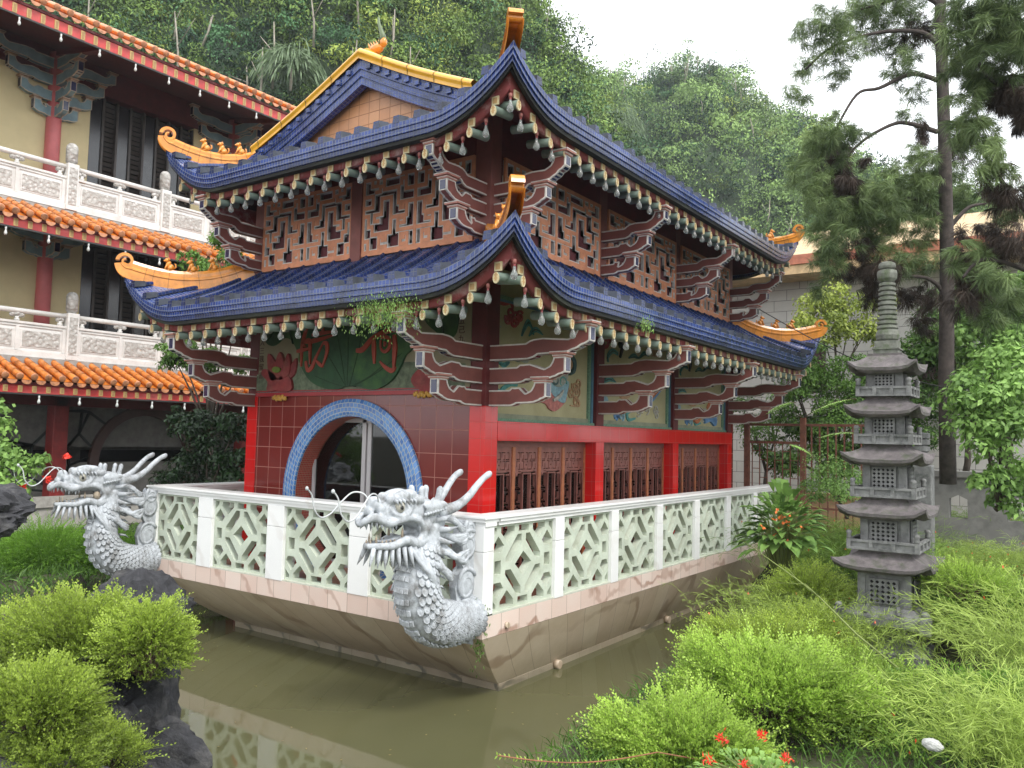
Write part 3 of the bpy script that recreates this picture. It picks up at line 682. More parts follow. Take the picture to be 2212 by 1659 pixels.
def hip_ridge(Rf, side, end, parent_name, nfig=(.3, .5, .7), w=.10, h=.2, figs=True, curl=.12):
    A, al, inw, L, D, ha, hb = Rf.sides[side]; hh = ha if end == 0 else hb
    def pt(n):
        u = hh*n if end == 0 else L-hh*n; return Vector(Rf.pt(side, u, n))
    N_ = 16; path = [pt(D*(1-i/N_)) for i in range(N_+1)]
    tip = path[-1]; prev = path[-2]; d = (tip-path[-5]); hz = Vector((d.x, d.y, 0)).normalized()
    m = MB(); cross = hz.cross(Vector((0, 0, 1)))
    def section(p, up, hh_, ww):
        prof = [(-ww*.5, -.03), (-ww*.5, hh_*.42), (-ww*.62, hh_*.46), (-ww*.62, hh_*.55), (-ww*.5, hh_*.6), (-ww*.5, hh_*.82), (-ww*.3, hh_), (ww*.3, hh_), (ww*.5, hh_*.82), (ww*.5, hh_*.6), (ww*.62, hh_*.55), (ww*.62, hh_*.46), (ww*.5, hh_*.42), (ww*.5, -.03)]
        return [p+cross*a+up*b for a, b in prof]
    G = []
    for i, p in enumerate(path):
        q = path[min(i+1, N_)]-path[max(i-1, 0)]; up = cross.cross(q).normalized(); up = up if up.z > 0 else -up
        G.append(section(p, up, h, w))
    # sweep of the nose
    G2 = []; n0 = path[-1]; dirn = (path[-1]-path[-2]).normalized()
    ang = math.atan2(dirn.z, Vector((dirn.x, dirn.y)).length); p = n0.copy(); hh_ = h
    for i in range(1, 8):
        ang += .16; p = p+(hz*math.cos(ang)+Vector((0, 0, math.sin(ang))))*.035; hh_ = lerp(h, h*.45, i/7); up = -hz*math.sin(ang)+Vector((0, 0, math.cos(ang)))
        G2.append(section(p, up, hh_, w))
    G += G2; m.grid(G, smooth=False); m.add(G[0], [list(range(len(G[0])))])
    # scroll (rolled strip curling back inwards)
    up = -hz*math.sin(ang)+Vector((0, 0, math.cos(ang))); t = hz*math.cos(ang)+Vector((0, 0, math.sin(ang)))
    c = p+up*curl*.95+t*.02; pts = []; n = 22
    for i in range(n+1):
        r = curl*.85*(1-.78*i/n); a = -PI/2+.25+(i/n)*2*PI*1.25; pts.append((c+t*(r*math.cos(a))+up*(r*math.sin(a)), r))
    S = []; 
    for i, (q, r) in enumerate(pts):
        a = -PI/2+.25+(i/n)*2*PI*1.25; rad = t*math.cos(a)+up*math.sin(a); th = lerp(.05, .022, i/n); ww = w*1.05
        S.append([q+cross*(-ww/2)+rad*th/2, q+cross*(ww/2)+rad*th/2, q+cross*(ww/2)-rad*th/2, q+cross*(-ww/2)-rad*th/2, q+cross*(-ww/2)+rad*th/2])
    m.grid(S, smooth=False); m.add(S[0][:4], [(0, 1, 2, 3)]); m.add(S[-1][:4], [(0, 1, 2, 3)])
    # joints between ridge tiles: thin dark collars
    for f in (.15, .3, .44, .57, .7, .82, .93):
        i = int(f*N_); q = path[min(i+1, N_)]-path[i-1]; up2 = cross.cross(q).normalized(); up2 = up2 if up2.z > 0 else -up2; qn = q.normalized()
        a = section(path[i]-qn*.002, up2, h+.004, w+.006); b = section(path[i]+qn*.002, up2, h+.004, w+.006); m.grid([a, b], mi=1, smooth=False)
    o = m.build('hip_ridge', [GOLD, cmat('dark grout', (.06, .035, .02), .8)], P, recalc=True)
    if figs:
        for f in nfig:
            i = f*N_; k = int(i); p = path[k].lerp(path[min(k+1, N_)], i-k); q = path[min(k+1, N_)]-path[max(k-1, 0)]; up2 = cross.cross(q).normalized(); up2 = up2 if up2.z > 0 else -up2
            fo = link('figurine', BEAST, o); fo.matrix_parent_inverse = Matrix.Translation(P.location).inverted() @ Matrix.Identity(4)
            fo.matrix_parent_inverse = Matrix.Identity(4); fo.location = p+up2*(h-.005)-P.location*0; fo.rotation_euler.z = math.atan2(hz.y, hz.x); fo.scale = (1, 1, 1)
    return o
RL = Roof(-6.32, .6, -.44, 10.35, (.93, 1.45, 1.51, 1.02), {'front': 2.50, 'right': 2.48, 'left': 2.50, 'back': 2.5, 'corner': 2.48, 'top': 3.24}, .7, .55, 1.25, .13)
RU = Roof(-6.0, .27, -.08, 9.95, (.62, 1.12, 1.15, .62), {'front': 4.42, 'right': 4.55, 'left': 4.45, 'back': 4.5, 'corner': 4.46, 'top': 4.98}, .6, .50, 1.2, .06)
build_roof(RL, P, .32, .2)
knob_meshes(); BEAST = beast_mesh()
knobs(RL, 'front', .24, .32); knobs(RL, 'right', .3, .32, 33)
hip_ridge(RL, 'front', 0, 'l', h=.25, curl=.135); hip_ridge(RL, 'front', 1, 'l', nfig=(.35, .62), w=.13, h=.19, curl=.11); hip_ridge(RL, 'right', 1, 'l', h=.24, curl=.13)
# upper roof: hipped skirt at both ends, long slopes rising to the ridge
RX, RZ = -2.98, 5.93
build_roof(RU, P, .32, .16, topn={})
knobs(RU, 'front', .2, .32); knobs(RU, 'right', .26, .32, 31)
hip_ridge(RU, 'front', 0, 'u', nfig=(.2, .42, .64), w=.1, h=.2, curl=.13); hip_ridge(RU, 'front', 1, 'u', nfig=(.4,), w=.15, h=.16, figs=False, curl=.085); hip_ridge(RU, 'right', 1, 'u', nfig=(.3, .62), h=.17)
def gable():
    y0, y1 = .86, 9.2; xs = {'l': -5.42, 'r': -.82}; zs = 4.94
    def slope(s, t):    # t 0 at the ridge, 1 at the skirt
        x = lerp(RX, xs['l' if s < 0 else 'r'], t); z = lerp(RZ, zs, t)-.04*math.sin(PI*t); return x, z
    m = MB(); rb = MB(); vg = MB(); gr = MB()
    for s in (-1, 1):
        G = [[(slope(s, i/10)[0], y, slope(s, i/10)[1]) for y in (y0, y1)] for i in range(11)]; m.grid(G, [[(y, i*.25) for y in (y0, y1)] for i in range(11)])
        y = y0+.3
        while y < y1:
            rb.tube([(slope(s, .06+i*.94/8)[0], y, slope(s, .06+i*.94/8)[1]+.015) for i in range(9)], .045, 6); y += .32
        # blue verge (stepped, 0.34 deep) and golden barge ridge
        pr = [(0, .035), (-.02, .035), (-.02, -.1), (.0, -.105), (.0, -.2), (.02, -.205), (.02, -.31), (.12, -.32)]
        for (d0, z0), (d1, z1) in zip(pr, pr[1:]):
            G = [[(slope(s, i/14)[0], y0+d0, slope(s, i/14)[1]+z0) for i in range(15)], [(slope(s, i/14)[0], y0+d1, slope(s, i/14)[1]+z1) for i in range(15)]]
            vg.grid(G, [[(i*.17, z0) for i in range(15)], [(i*.17, z1-abs(d1-d0)) for i in range(15)]], smooth=False)
        for i in range(1, 12):
            x, z = slope(s, i/12); vg.box((x-.04, y0-.05, z-.06), (x+.04, y0-.015, z+.0))
        pf = [(-.06, .03), (-.06, .10), (-.08, .115), (-.07, .15), (-.03, .185), (.1, .195), (.24, .19), (.28, .15), (.28, .03)]; gr.grid([[(slope(s, i/14)[0], y0+a_, slope(s, i/14)[1]+b_) for a_, b_ in pf] for i in range(14)])
        if s > 0: gr.box((RX-.1, y0+.0, RZ+.02), (RX+.1, y1, RZ+.17))
        for i in (3, 6, 9, 12): gr.grid([[(slope(s, (i+e)/14)[0], y0+a_*1.03-.003, slope(s, (i+e)/14)[1]+b_+.003) for a_, b_ in pf] for e in (-.03, .03)], mi=1)
    rf = m.build('roof_tiles', BLUE, P, recalc=False); rb.build('roof_ribs', BLUED, rf); vg.build('verge', BLUE, rf, recalc=False); gr.build('barge_ridge', [GOLD2, cmat('dark grout', (.06, .035, .02), .8)], P)
    g = MB(); g.prism([(xs['l']+.3, zs-.2), (xs['r']-.3, zs-.2), (xs['r']-.35, zs+.02), (RX, RZ-.2), (xs['l']+.35, zs+.02)], y0+.2, y0+.3); g.build('gable_wall', tiles('terracotta gable tiles', (.5, .22, .09), (.56, .27, .12), (.3, .14, .07), .2, .16, .006, rough=.4, dirt=(.3, .15, .08), dirt_amt=.5), P)
    # ridge beast: rearing horned dragon-fish on the ridge end
    b = MB(); c = Vector((RX+.08, y0+.2, RZ+.18))
    b.ball(c+Vector((0, 0, .06)), (.13, .07, .07), 12); b.ball(c+Vector((.13, 0, .12)), (.06, .05, .07), 10); b.tube([c+Vector(q) for q in ((.1, 0, .1), (.12, 0, .22), (.07, 0, .32), (.03, 0, .42), (.02, 0, .52))], [.05, .04, .03, .022, .01], 8, mi=1)
    for k in range(5): b.tube([c+Vector((-.12+.05*k, 0, .1)), c+Vector((-.17+.05*k, 0, .19))], [.02, .003], 6)
    b.tube([c+Vector((-.1, 0, .06)), c+Vector((-.2, 0, .09)), c+Vector((-.26, 0, .05))], [.04, .03, .01], 8)
    b.build('ridge_beast', [GOLD, cmat('mossy green glaze', (.1, .14, .06), .4)], P)
gable()
# ------------------------------------------------------------------ painted relief murals
def pray(u, v): return cf+cr*((u-1106)/1768.2)-cu*((v-829.5)/1768.2)
def fwall(cx, cy, s=1.9518, ox=500, oy=800):       # photograph position -> (x, z) on the front wall
    d = pray((ox+cx/s)/1.4756, (oy+cy/s)/1.4756); k = (PY0+6.8098)/d[1]; return (5.1362+d[0]*k, .8282+d[2]*k)
def rwall(cx, cy, s=2.765, ox=1550, oy=900):       # photograph position -> (y, z) on the right wall
    d = pray((ox+cx/s)/1.4756, (oy+cy/s)/1.4756); k = (PX1-5.1362)/d[0]; return (-6.8098+d[1]*k, .8282+d[2]*k)
def smoothp(p, n=6, closed=False):
    P_ = [Vector(q) for q in p]; Q = ([P_[-1]]+P_+[P_[0], P_[1]]) if closed else ([P_[0]]+P_+[P_[-1]]); out = []
    for i in range(1, len(Q)-2):
        for k in range(n):
            t = k/n; a, b, c, d = Q[i-1:i+3]; out.append(.5*((2*b)+(-a+c)*t+(2*a-5*b+4*c-d)*t*t+(-a+3*b-3*c+d)*t**3))
    if not closed: out.append(P_[-1])
    return out
def ribbon(m, pts, w, d0, d1, mi=0, taper=True, n=5):
    P_ = smoothp([tuple(p) for p in pts], n); k = len(P_); L, R_ = [], []
    for i, p in enumerate(P_):
        t = (P_[min(i+1, k-1)]-P_[max(i-1, 0)]).normalized(); nn = Vector((-t.y, t.x)); f = i/(k-1); ww = w*.5*((.45+.55*math.sin(PI*min(1, .12+f*.95))) if taper else 1); L.append(p+nn*ww); R_.append(p-nn*ww)
    for i in range(k-1):
        q = [L[i], L[i+1], R_[i+1], R_[i]]; vs = [(a.x, d0, a.y) for a in q]+[(a.x, d1, a.y) for a in q]; m.add(vs, [(4, 5, 6, 7), (0, 1, 5, 4), (2, 3, 7, 6)]+([(3, 0, 4, 7)] if i == 0 else [])+([(1, 2, 6, 5)] if i == k-2 else []), mi=mi)
def blob(m, pts, d0, d1, mi=0, n=5, sm=True):
    P_ = [tuple(p) for p in (smoothp(pts, n, True) if sm else pts)]; m.prism(P_, d0, d1, mi=mi)
def curl(m, c, r, w, d0, d1, mi, turns=1.4, a0=0, s=1):
    pts = [(c[0]+r*(1-.8*i/14)*math.cos(a0+s*turns*2*PI*i/14), c[1]+r*(1-.8*i/14)*math.sin(a0+s*turns*2*PI*i/14)) for i in range(15)]; ribbon(m, pts, w, d0, d1, mi, n=2)
def vtext(s, x, z, step, size, F, d, mat, name, parent):
    m = MB(); m.T = F
    for i, ch in enumerate(s):
        c = bpy.data.curves.new('t', 'FONT'); c.body = ch; c.size = size; c.extrude = .002; c.align_x = 'CENTER'; c.resolution_u = 2; o = bpy.data.objects.new('t', c); col.objects.link(o)
        me = o.to_mesh(); m.add([(x+v.co.x, d+v.co.z, z-i*step+v.co.y) for v in me.vertices], [list(p.vertices) for p in me.polygons]); o.to_mesh_clear(); bpy.data.objects.remove(o); bpy.data.curves.remove(c)
    return m.build(name, mat, parent)
def front_mural():
    BG = plain('beige mural ground', (.27, .24, .15), .8, .12, 2); BG2 = plain('grey green painted water', (.13, .16, .10), .85, .4, 14)
    LG = plain('dark green lotus leaf paint', (.02, .065, .025), .75, .3, 5, stain=(.07, .17, .03), stain_amt=.6, stain_scale=1.4); LP = plain('lotus flower paint', (.23, .03, .03), .7, .35, 7, stain=(.3, .12, .08), stain_amt=.5, stain_scale=5)
    RD = plain('vermilion lettering', (.33, .045, .02), .6, .15, 8); GR = cmat('lime seed head paint', (.14, .2, .03), .7); VE = cmat('leaf vein paint', (.012, .04, .012), .8)
    m = MB(); m.T = FF; m.box((-5.165, .001, 1.431), (-1.085, .012, 2.95)); o = m.build('mural', BG, P)
    m = MB(); m.T = FF; w = [fwall(*q) for q in ((628, 770), (760, 760), (900, 700), (1000, 720), (1300, 720), (1560, 690), (1700, 690), (1925, 700))]
    m.prism([(w[0][0], 1.432)]+w+[(w[-1][0], 1.432)], .012, .0145); m.build('painted_water', BG2, o)
    m = MB(); m.T = FF
    blob(m, [fwall(*q) for q in ((900, 640), (905, 700), (960, 800), (1040, 850), (1130, 862), (1190, 845), (1260, 842), (1330, 862), (1400, 855), (1480, 800), (1530, 720), (1560, 650), (1605, 590), (1600, 400), (1450, 250), (1250, 200), (1050, 230), (930, 380))], .0145, .05, 0)
    blob(m, [fwall(*q) for q in ((672, 300), (670, 480), (682, 560), (720, 592), (762, 578), (800, 545), (850, 560), (900, 645), (960, 600), (900, 400), (800, 300))], .0143, .03, 0)
    blob(m, [fwall(*q) for q in ((1640, 330), (1680, 440), (1740, 500), (1810, 550), (1865, 520), (1885, 420), (1880, 330), (1760, 250))], .0143, .03, 0)
    for a, b in (((1200, 840), (1200, 230)), ((1190, 842), (1050, 600)), ((1180, 845), (1000, 780)), ((1215, 842), (1330, 300)), ((1230, 842), (1440, 700)), ((1240, 845), (1540, 640)), ((1190, 840), (1100, 330)), ((700, 560), (760, 420)), ((860, 580), (800, 400)), ((1800, 540), (1760, 380))):
        ribbon(m, [fwall(*a), fwall(*[(p+q)/2+8 for p, q in zip(a, b)]), fwall(*b)], .012, .0, .054, 1)
    m.build('lotus_leaf', [LG, VE], o)
    m = MB(); m.T = FF; k = 0
    for pet in (((722, 800), (705, 720), (708, 640), (745, 680), (765, 740), (760, 800)), ((760, 790), (755, 700), (782, 630), (808, 690), (810, 760), (800, 800)), ((800, 790), (815, 690), (836, 640), (848, 700), (840, 770)), ((815, 800), (845, 720), (882, 668), (872, 760), (835, 800)), ((700, 870), (705, 815), (668, 770), (678, 738), (715, 745), (755, 780), (770, 830), (755, 870)), ((760, 870), (770, 800), (820, 770), (850, 800), (850, 870)), ((1640, 860), (1600, 800), (1655, 735), (1700, 780), (1745, 740), (1745, 870))):
        k += 1; blob(m, [fwall(*q) for q in pet], .013, .045+.006*(k % 4), 0, 3)
    blob(m, [fwall(*q) for q in ((742, 735), (760, 722), (790, 732), (786, 752), (765, 760), (745, 752))], .013, .075, 1); m.build('lotus_flower', [LP, GR], o)
    # the two large characters, brushed stroke by stroke
    g = lambda cx, cy: fwall(cx, cy, 4.9156, 950, 1020); m = MB(); m.T = FF; k = 0
    for st, w in ((((960, 485), (1060, 470), (1200, 310), (1320, 215)), .066), (((1200, 300), (1340, 225), (1480, 175), (1600, 170), (1720, 240)), .062), (((1235, 300), (1240, 480), (1245, 690)), .062), (((1350, 285), (1440, 275), (1490, 330), (1480, 440), (1410, 505), (1350, 450), (1345, 320)), .045), (((1400, 420), (1415, 370), (1395, 350)), .03),
                  (((1560, 240), (1570, 420), (1560, 600), (1550, 770)), .062), (((1570, 730), (1520, 800), (1420, 750), (1330, 655)), .055), (((1170, 95), (1400, 55), (1640, 30), (1800, 50)), .055), (((1330, -40), (1345, 60), (1370, 140)), .05), (((1560, -60), (1550, 30), (1540, 100)), .05),
                  (((190, 120), (140, 300), (110, 480), (100, 735)), .056), (((35, 500), (120, 480), (250, 450)), .05), (((175, 340), (235, 330), (240, 480), (240, 700)), .052), (((170, 650), (200, 790), (270, 740), (330, 590), (440, 370)), .056), (((440, 370), (500, 380), (500, 520), (430, 740)), .056), (((430, 735), (380, 690), (335, 640)), .045), (((270, 245), (420, 215), (590, 190)), .05), (((120, 350), (240, 345), (400, 310), (595, 245)), .055), (((390, 60), (430, 130), (450, 200)), .05), (((150, 400), (170, 430)), .03)):
        k += 1; ribbon(m, [g(*q) for q in st], w*1.15, .03, .064+.0015*(k % 7))
    m.build('lettering', RD, o)
    INK = cmat('dark brown ink', (.07, .015, .012), .8)
    a = fwall(662, 575); vtext('人三我留書', a[0], a[1]-.03, .125, .11, FF, .016, INK, 'inscription', o)
    a = fwall(1905, 380); vtext('千五己九成', a[0], a[1]-.03, .115, .105, FF, .016, INK, 'inscription', o)
    for c in ((780, 915), (1670, 893)):      # gilded bat-shaped bosses below the moulding
        a = fwall(*c); m = MB(); m.T = FF
        for i in range(9): t = i/8-.5; m.ball((a[0]+t*.27, .05, a[1]+.02*math.sin(i*2.3)), (.028, .022, .034), 8)
        m.ball((a[0], .055, a[1]), (.04, .03, .045), 8); m.build('gilt_boss', cmat('gilt carving', (.5, .27, .04), .4, stain=(.2, .08, .02)), P)
front_mural()
def right_murals():
    BG = plain('ochre beige mural ground', (.42, .38, .22), .85, .1, 1.5, stain=(.25, .22, .1), stain_amt=.5, stain_scale=.8); GRN = plain('speckled green border', (.13, .24, .16), .7, .4, 40); BLU = plain('faded blue border', (.07, .17, .24), .7, .2, 6); SILL = plain('grey green sill', (.24, .25, .17), .7)
    C_ = {k: cmat('mural '+k, c, .75, var=.3, scale=20) for k, c in (('crimson', (.32, .04, .035)), ('teal', (.07, .26, .24)), ('dark teal', (.04, .09, .09)), ('rose', (.42, .15, .13)), ('pale blue', (.22, .36, .42)), ('buff', (.4, .24, .13)), ('drape', (.28, .3, .26)), ('orange', (.45, .14, .05)), ('ink', (.02, .02, .02)), ('offwhite', (.42, .4, .36)), ('sky', (.12, .25, .45)))}
    ks = list(C_); I = {k: i for i, k in enumerate(ks)}; mats = [C_[k] for k in ks]
    def mp(off, sx): return lambda x, y: rwall(x, y)
    for bi, (a, b) in enumerate(((1.322, 3.775), (4.015, 6.505), (6.735, 9.125))):
        m = MB(); m.T = FR; m.box((a, -.098, 1.022), (b, -.085, 2.95)); o = m.build('mural', BG, P)
        m = MB(); m.T = FR; m.box((a, -.085, 1.024), (b, -.02, 1.06), 0); m.box((b-.07, -.085, 1.06), (b-.001, -.045, 2.9), 1); m.box((b-.075, -.085, 1.061), (b-.071, -.03, 2.9), 1); m.box((a+.001, -.085, 1.06), (a+.03, -.045, 2.9), 0); m.box((a+.002, -.085, 1.061), (b-.12, -.055, 1.12), 2); m.box((b-.13, -.085, 1.0615), (b-.076, -.05, 2.9), 0); m.box((a+.03, -.085, 2.56), (b-.13, -.05, 2.61), 0); m.box((a+.03, -.085, 2.53), (b-.13, -.052, 2.559), 1)
        m.build('frame', [GRN, BLU, SILL], o)
        m = MB(); m.T = FR; D0, D1 = -.085, -.068
        if bi == 0:
            R_ = rwall
            ribbon(m, [R_(*q) for q in ((140, 160), (200, 185), (255, 175), (275, 215), (262, 250))], .05, D0, D1, I['crimson'])
            for c, r in (((255, 270), .09), ((300, 310), .10), ((340, 300), .08), ((235, 320), .07), ((290, 350), .08)): curl(m, R_(*c), r, .035, D0, D1+.004*(c[0] % 3), I['crimson'], a0=c[0])
            for r in (95, 75, 55): ribbon(m, [R_(*q) for q in ((355, 470), (375, 400-(95-r)*-.6), (410, 330+(95-r)), (445, 400), (460, 460))], .03, D0, D1, I['dark teal' if r == 75 else 'teal'])
            for k in range(3): ribbon(m, [R_(*q) for q in ((420, 470), (450, 410+k*16), (490, 400+k*16), (540, 460))], .022, D0, D1, I['dark teal' if k % 2 else 'teal'])
            for k in range(3): curl(m, R_(140, 460), .13-.03*k, .02, D0, D1, I['drape'], .8, 1+k)
            blob(m, [R_(*q) for q in ((450, 1012), (520, 900), (600, 900), (680, 960), (742, 1030), (650, 1132), (590, 1115), (560, 1072), (500, 1050))], D0, D1+.01, I['rose'])
            blob(m, [R_(*q) for q in ((572, 860), (640, 850), (700, 865), (755, 880), (735, 1000), (715, 1062), (655, 1035), (600, 960))], D0, D1+.02, I['pale blue'])
            blob(m, [R_(*q) for q in ((590, 800), (640, 760), (690, 740), (740, 780), (735, 860), (680, 920), (620, 900))], D0, D1+.03, I['drape'])
            curl(m, R_(640, 850), .14, .03, D0, D1+.035, I['dark teal'], .7, 2); curl(m, R_(690, 890), .12, .02, D0, D1+.035, I['teal'], .7, 0)
            blob(m, [R_(*q) for q in ((690, 690), (730, 655), (775, 690), (780, 750), (735, 790), (700, 760))], D0, D1+.03, I['buff']); ribbon(m, [R_(*q) for q in ((715, 640), (760, 645), (800, 700), (795, 780), (760, 810))], .07, D0, D1+.04, I['dark teal'])
            ribbon(m, [R_(*q) for q in ((700, 655), (740, 640), (775, 630))], .03, D0, D1+.04, I['crimson']); ribbon(m, [R_(*q) for q in ((615, 1040), (670, 1000), (700, 950))], .05, D0, D1+.04, I['offwhite'])
            for c, r in (((820, 920), .09), ((850, 890), .08), ((790, 970), .09), ((840, 960), .09), ((830, 1050), .08)): curl(m, R_(*c), r, .024, D0, D1, I['buff'], a0=c[1])
            ribbon(m, [R_(*q) for q in ((790, 990), (850, 1040), (855, 1090), (780, 1085))], .035, D0, D1, I['buff'])
            ribbon(m, [R_(*q) for q in ((105, 870), (120, 930), (170, 970), (185, 940), (250, 900), (310, 905), (300, 880))], .06, D0, D1, I['teal']); ribbon(m, [R_(*q) for q in ((150, 700), (200, 720), (240, 700), (200, 740), (160, 712))], .045, D0, D1, I['teal'])
            ribbon(m, [R_(*q) for q in ((280, 660), (330, 690), (300, 650), (400, 690), (440, 600), (520, 650))], .06, D0, D1, I['drape']); ribbon(m, [R_(*q) for q in ((260, 1040), (300, 1030), (325, 1045))], .05, D0, D1, I['teal'])
        else:
            dx = 0 if bi == 1 else 690
            def R_(x, y):
                if bi == 1: return rwall(x, y)
                yy, z = rwall(x, y); return yy+2.72, z
            ribbon(m, [R_(*q) for q in ((1060, 440), (1120, 480), (1105, 560), (1050, 580), (1075, 640))], .06, D0, D1, I['crimson'])
            for c, r in (((1090, 460), .1), ((1150, 470), .09), ((1120, 500), .08), ((1500, 600), .09), ((1530, 620), .07)): curl(m, R_(*c), r, .03, D0, D1, I['crimson' if c[0] < 1300 else 'buff'], a0=c[0])
            ribbon(m, [R_(*q) for q in ((1235, 490), (1215, 550), (1235, 570), (1215, 660))], .09, D0, D1+.01, I['ink'])
            for k in range(3): ribbon(m, [R_(*q) for q in ((1115, 700), (1110, 640+k*14), (1150, 590+k*14), (1200, 620+k*10))], .035, D0, D1, I['dark teal' if k % 2 else 'teal'])
            for k in range(4): ribbon(m, [R_(*q) for q in ((1295, 665), (1340, 630+k*9), (1380, 665), (1430, 610+k*9), (1465, 650))], .03, D0, D1+.002*k, I['dark teal' if k % 2 else 'teal'])
            for k in range(4): ribbon(m, [R_(*q) for q in ((1070, 885), (1090, 840+k*12), (1130, 830+k*12), (1180, 880))], .028, D0, D1, I['teal' if k % 2 else 'dark teal'])
            blob(m, [R_(*q) for q in ((1025, 1020), (1090, 1000), (1110, 1050), (1060, 1070), (1030, 1060))], D0, D1, I['pale blue']); blob(m, [R_(*q) for q in ((1220, 980), (1280, 960), (1300, 1010), (1250, 1030), (1215, 1010))], D0, D1, I['buff'])
            for c, r in (((1200, 1150), .12), ((1230, 1175), .10), ((1180, 1180), .07)): curl(m, R_(*c), r, .04, D0, D1, I['sky' if c[0] < 1210 else 'pale blue'], a0=c[0])
            ribbon(m, [R_(*q) for q in ((1320, 1130), (1280, 1150), (1290, 1210), (1350, 1200))], .07, D0, D1, I['teal'])
            for c, r in (((1400, 1100), .11), ((1450, 1110), .11), ((1380, 1140), .09), ((1530, 1120), .09), ((1540, 1170), .08)): curl(m, R_(*c), r, .026, D0, D1, I['offwhite'], a0=c[0])
            ribbon(m, [R_(*q) for q in ((1430, 1060), (1490, 990), (1560, 930))], .16, D0, D1+.01, I['orange']); ribbon(m, [R_(*q) for q in ((1440, 1085), (1500, 1030), (1570, 950))], .06, D0, D1+.01, I['sky'])
            if bi == 2:
                ribbon(m, [rwall(*q) for q in ((1950, 1225), (2000, 1200), (2040, 1240), (2030, 1130), (2050, 1090))], .13, D0, D1+.03, I['sky']); ribbon(m, [rwall(*q) for q in ((1850, 1190), (1880, 1225), (1910, 1195))], .09, D0, D1+.03, I['orange'])
        m.build('painted_figures', mats, o)
right_murals()
# ------------------------------------------------------------------ ground, pond, hills
rng = np.random.default_rng(7)
POND = np.array([(2.05, -3.4), (1.75, -1.2), (1.62, .4), (1.55, 2.2), (1.2, 5.2), (.62, 8.2), (.3, 9.5), (-.1, 10.2), (-6.5, 10.2), (-7.4, 7), (-7.5, 1.8), (-6.9, -.1), (-5.2, -1.5), (-3.6, -2.15), (-2.6, -2.7), (-1.7, -3.5), (-.9, -4.6), (.6, -5.1), (1.8, -4.6)])
def sdist(x, y):
    """signed distance to the pond outline, negative inside"""
    p = np.stack([x, y], -1); d = np.full(x.shape, 1e9); ins = np.zeros(x.shape, bool); n = len(POND)
    for i in range(n):
        a, b = POND[i], POND[(i+1) % n]; e = b-a; w = p-a; t = np.clip((w@e)/(e@e), 0, 1)
        d = np.minimum(d, np.linalg.norm(w-t[..., None]*e, axis=-1))
        c = (a[1] > y) != (b[1] > y); xi = (b[0]-a[0])*(y-a[1])/(b[1]-a[1]+1e-12)+a[0]; ins ^= c & (x < xi)
    return np.where(ins, -d, d)
def vnoise(x, y, f=1., s=0):
    r = 0
    for k, (a, b, c) in enumerate(((1.0, 1.3, .1), (1.7, -.9, 1.7), (-.6, 2.1, 3.1), (2.9, 1.9, .7), (-3.3, 2.4, 5.2))):
        r = r+np.sin(x*f*a+y*f*b+c+s*1.7)*np.cos(x*f*b*.7-y*f*a*.8+c*2+s)/(1+.6*k)
    return r/2.2
def ground_h(x, y):
    d = sdist(x, y); t = np.clip((d+.15)/.5, 0, 1); t = t*t*(3-2*t)
    base = -1.25+.12*vnoise(x, y, .8)*np.clip(d, 0, 1)+.25*np.clip((x-2.4)/3, 0, 1)
    base = base-.3*np.exp(-((x-3.5)**2+(y-1.2)**2)/1.6)
    base = np.where((x < -7), -1.45+.06*vnoise(x, y, .7), base)
    return -2.7+t*(base+2.7)
def axis_pts(a, b, step, far): 
    c = np.arange(a, b+1e-6, step); g = [step]; out = []
    v = b; s = step
    while v < far: s *= 1.35; v += s; out.append(v)
    lo = []; v = a; s = step
    while v > -far: s *= 1.35; v -= s; lo.append(v)
    return np.concatenate([lo[::-1], c, out])
gx = axis_pts(-11, 8, .22, 420); gy = axis_pts(-9, 13, .22, 420)
X, Y = np.meshgrid(gx, gy, indexing='ij'); Z = ground_h(X, Y)
m = MB(); m.grid([[(X[i, j], Y[i, j], Z[i, j]) for j in range(len(gy))] for i in range(len(gx))], [[(X[i, j], Y[i, j]) for j in range(len(gy))] for i in range(len(gx))])
SOIL = plain('damp mossy soil', (.045, .04, .022), .9, .5, 3, .5, stain=(.05, .08, .02), stain_amt=.7, stain_scale=1.2)
tag(m.build('ground', SOIL, recalc=False), 'dark mossy soil of the garden banks', kind='structure')
# murky olive pond
wm, t, b = nodes('murky olive water')
n = noise(t, coords(t), .5, 3); c = ramp(t, n, ((.3, (.084, .084, .040)), (.7, (.105, .102, .048))))
t.links.new(c, b.inputs['Base Color']); b.inputs['Roughness'].default_value = .035; b.inputs['IOR'].default_value = 1.36; b.inputs['Specular IOR Level'].default_value = .62
bump(t, b, noise(t, coords(t), 2.2, 3), .035, .02)
m = MB(); m.add([(-9, -6.5, -2), (3.2, -6.5, -2), (3.2, 11, -2), (-9, 11, -2)], [(0, 1, 2, 3)])
tag(m.build('pond_water', wm, recalc=False), 'murky olive green pond water', kind='structure')

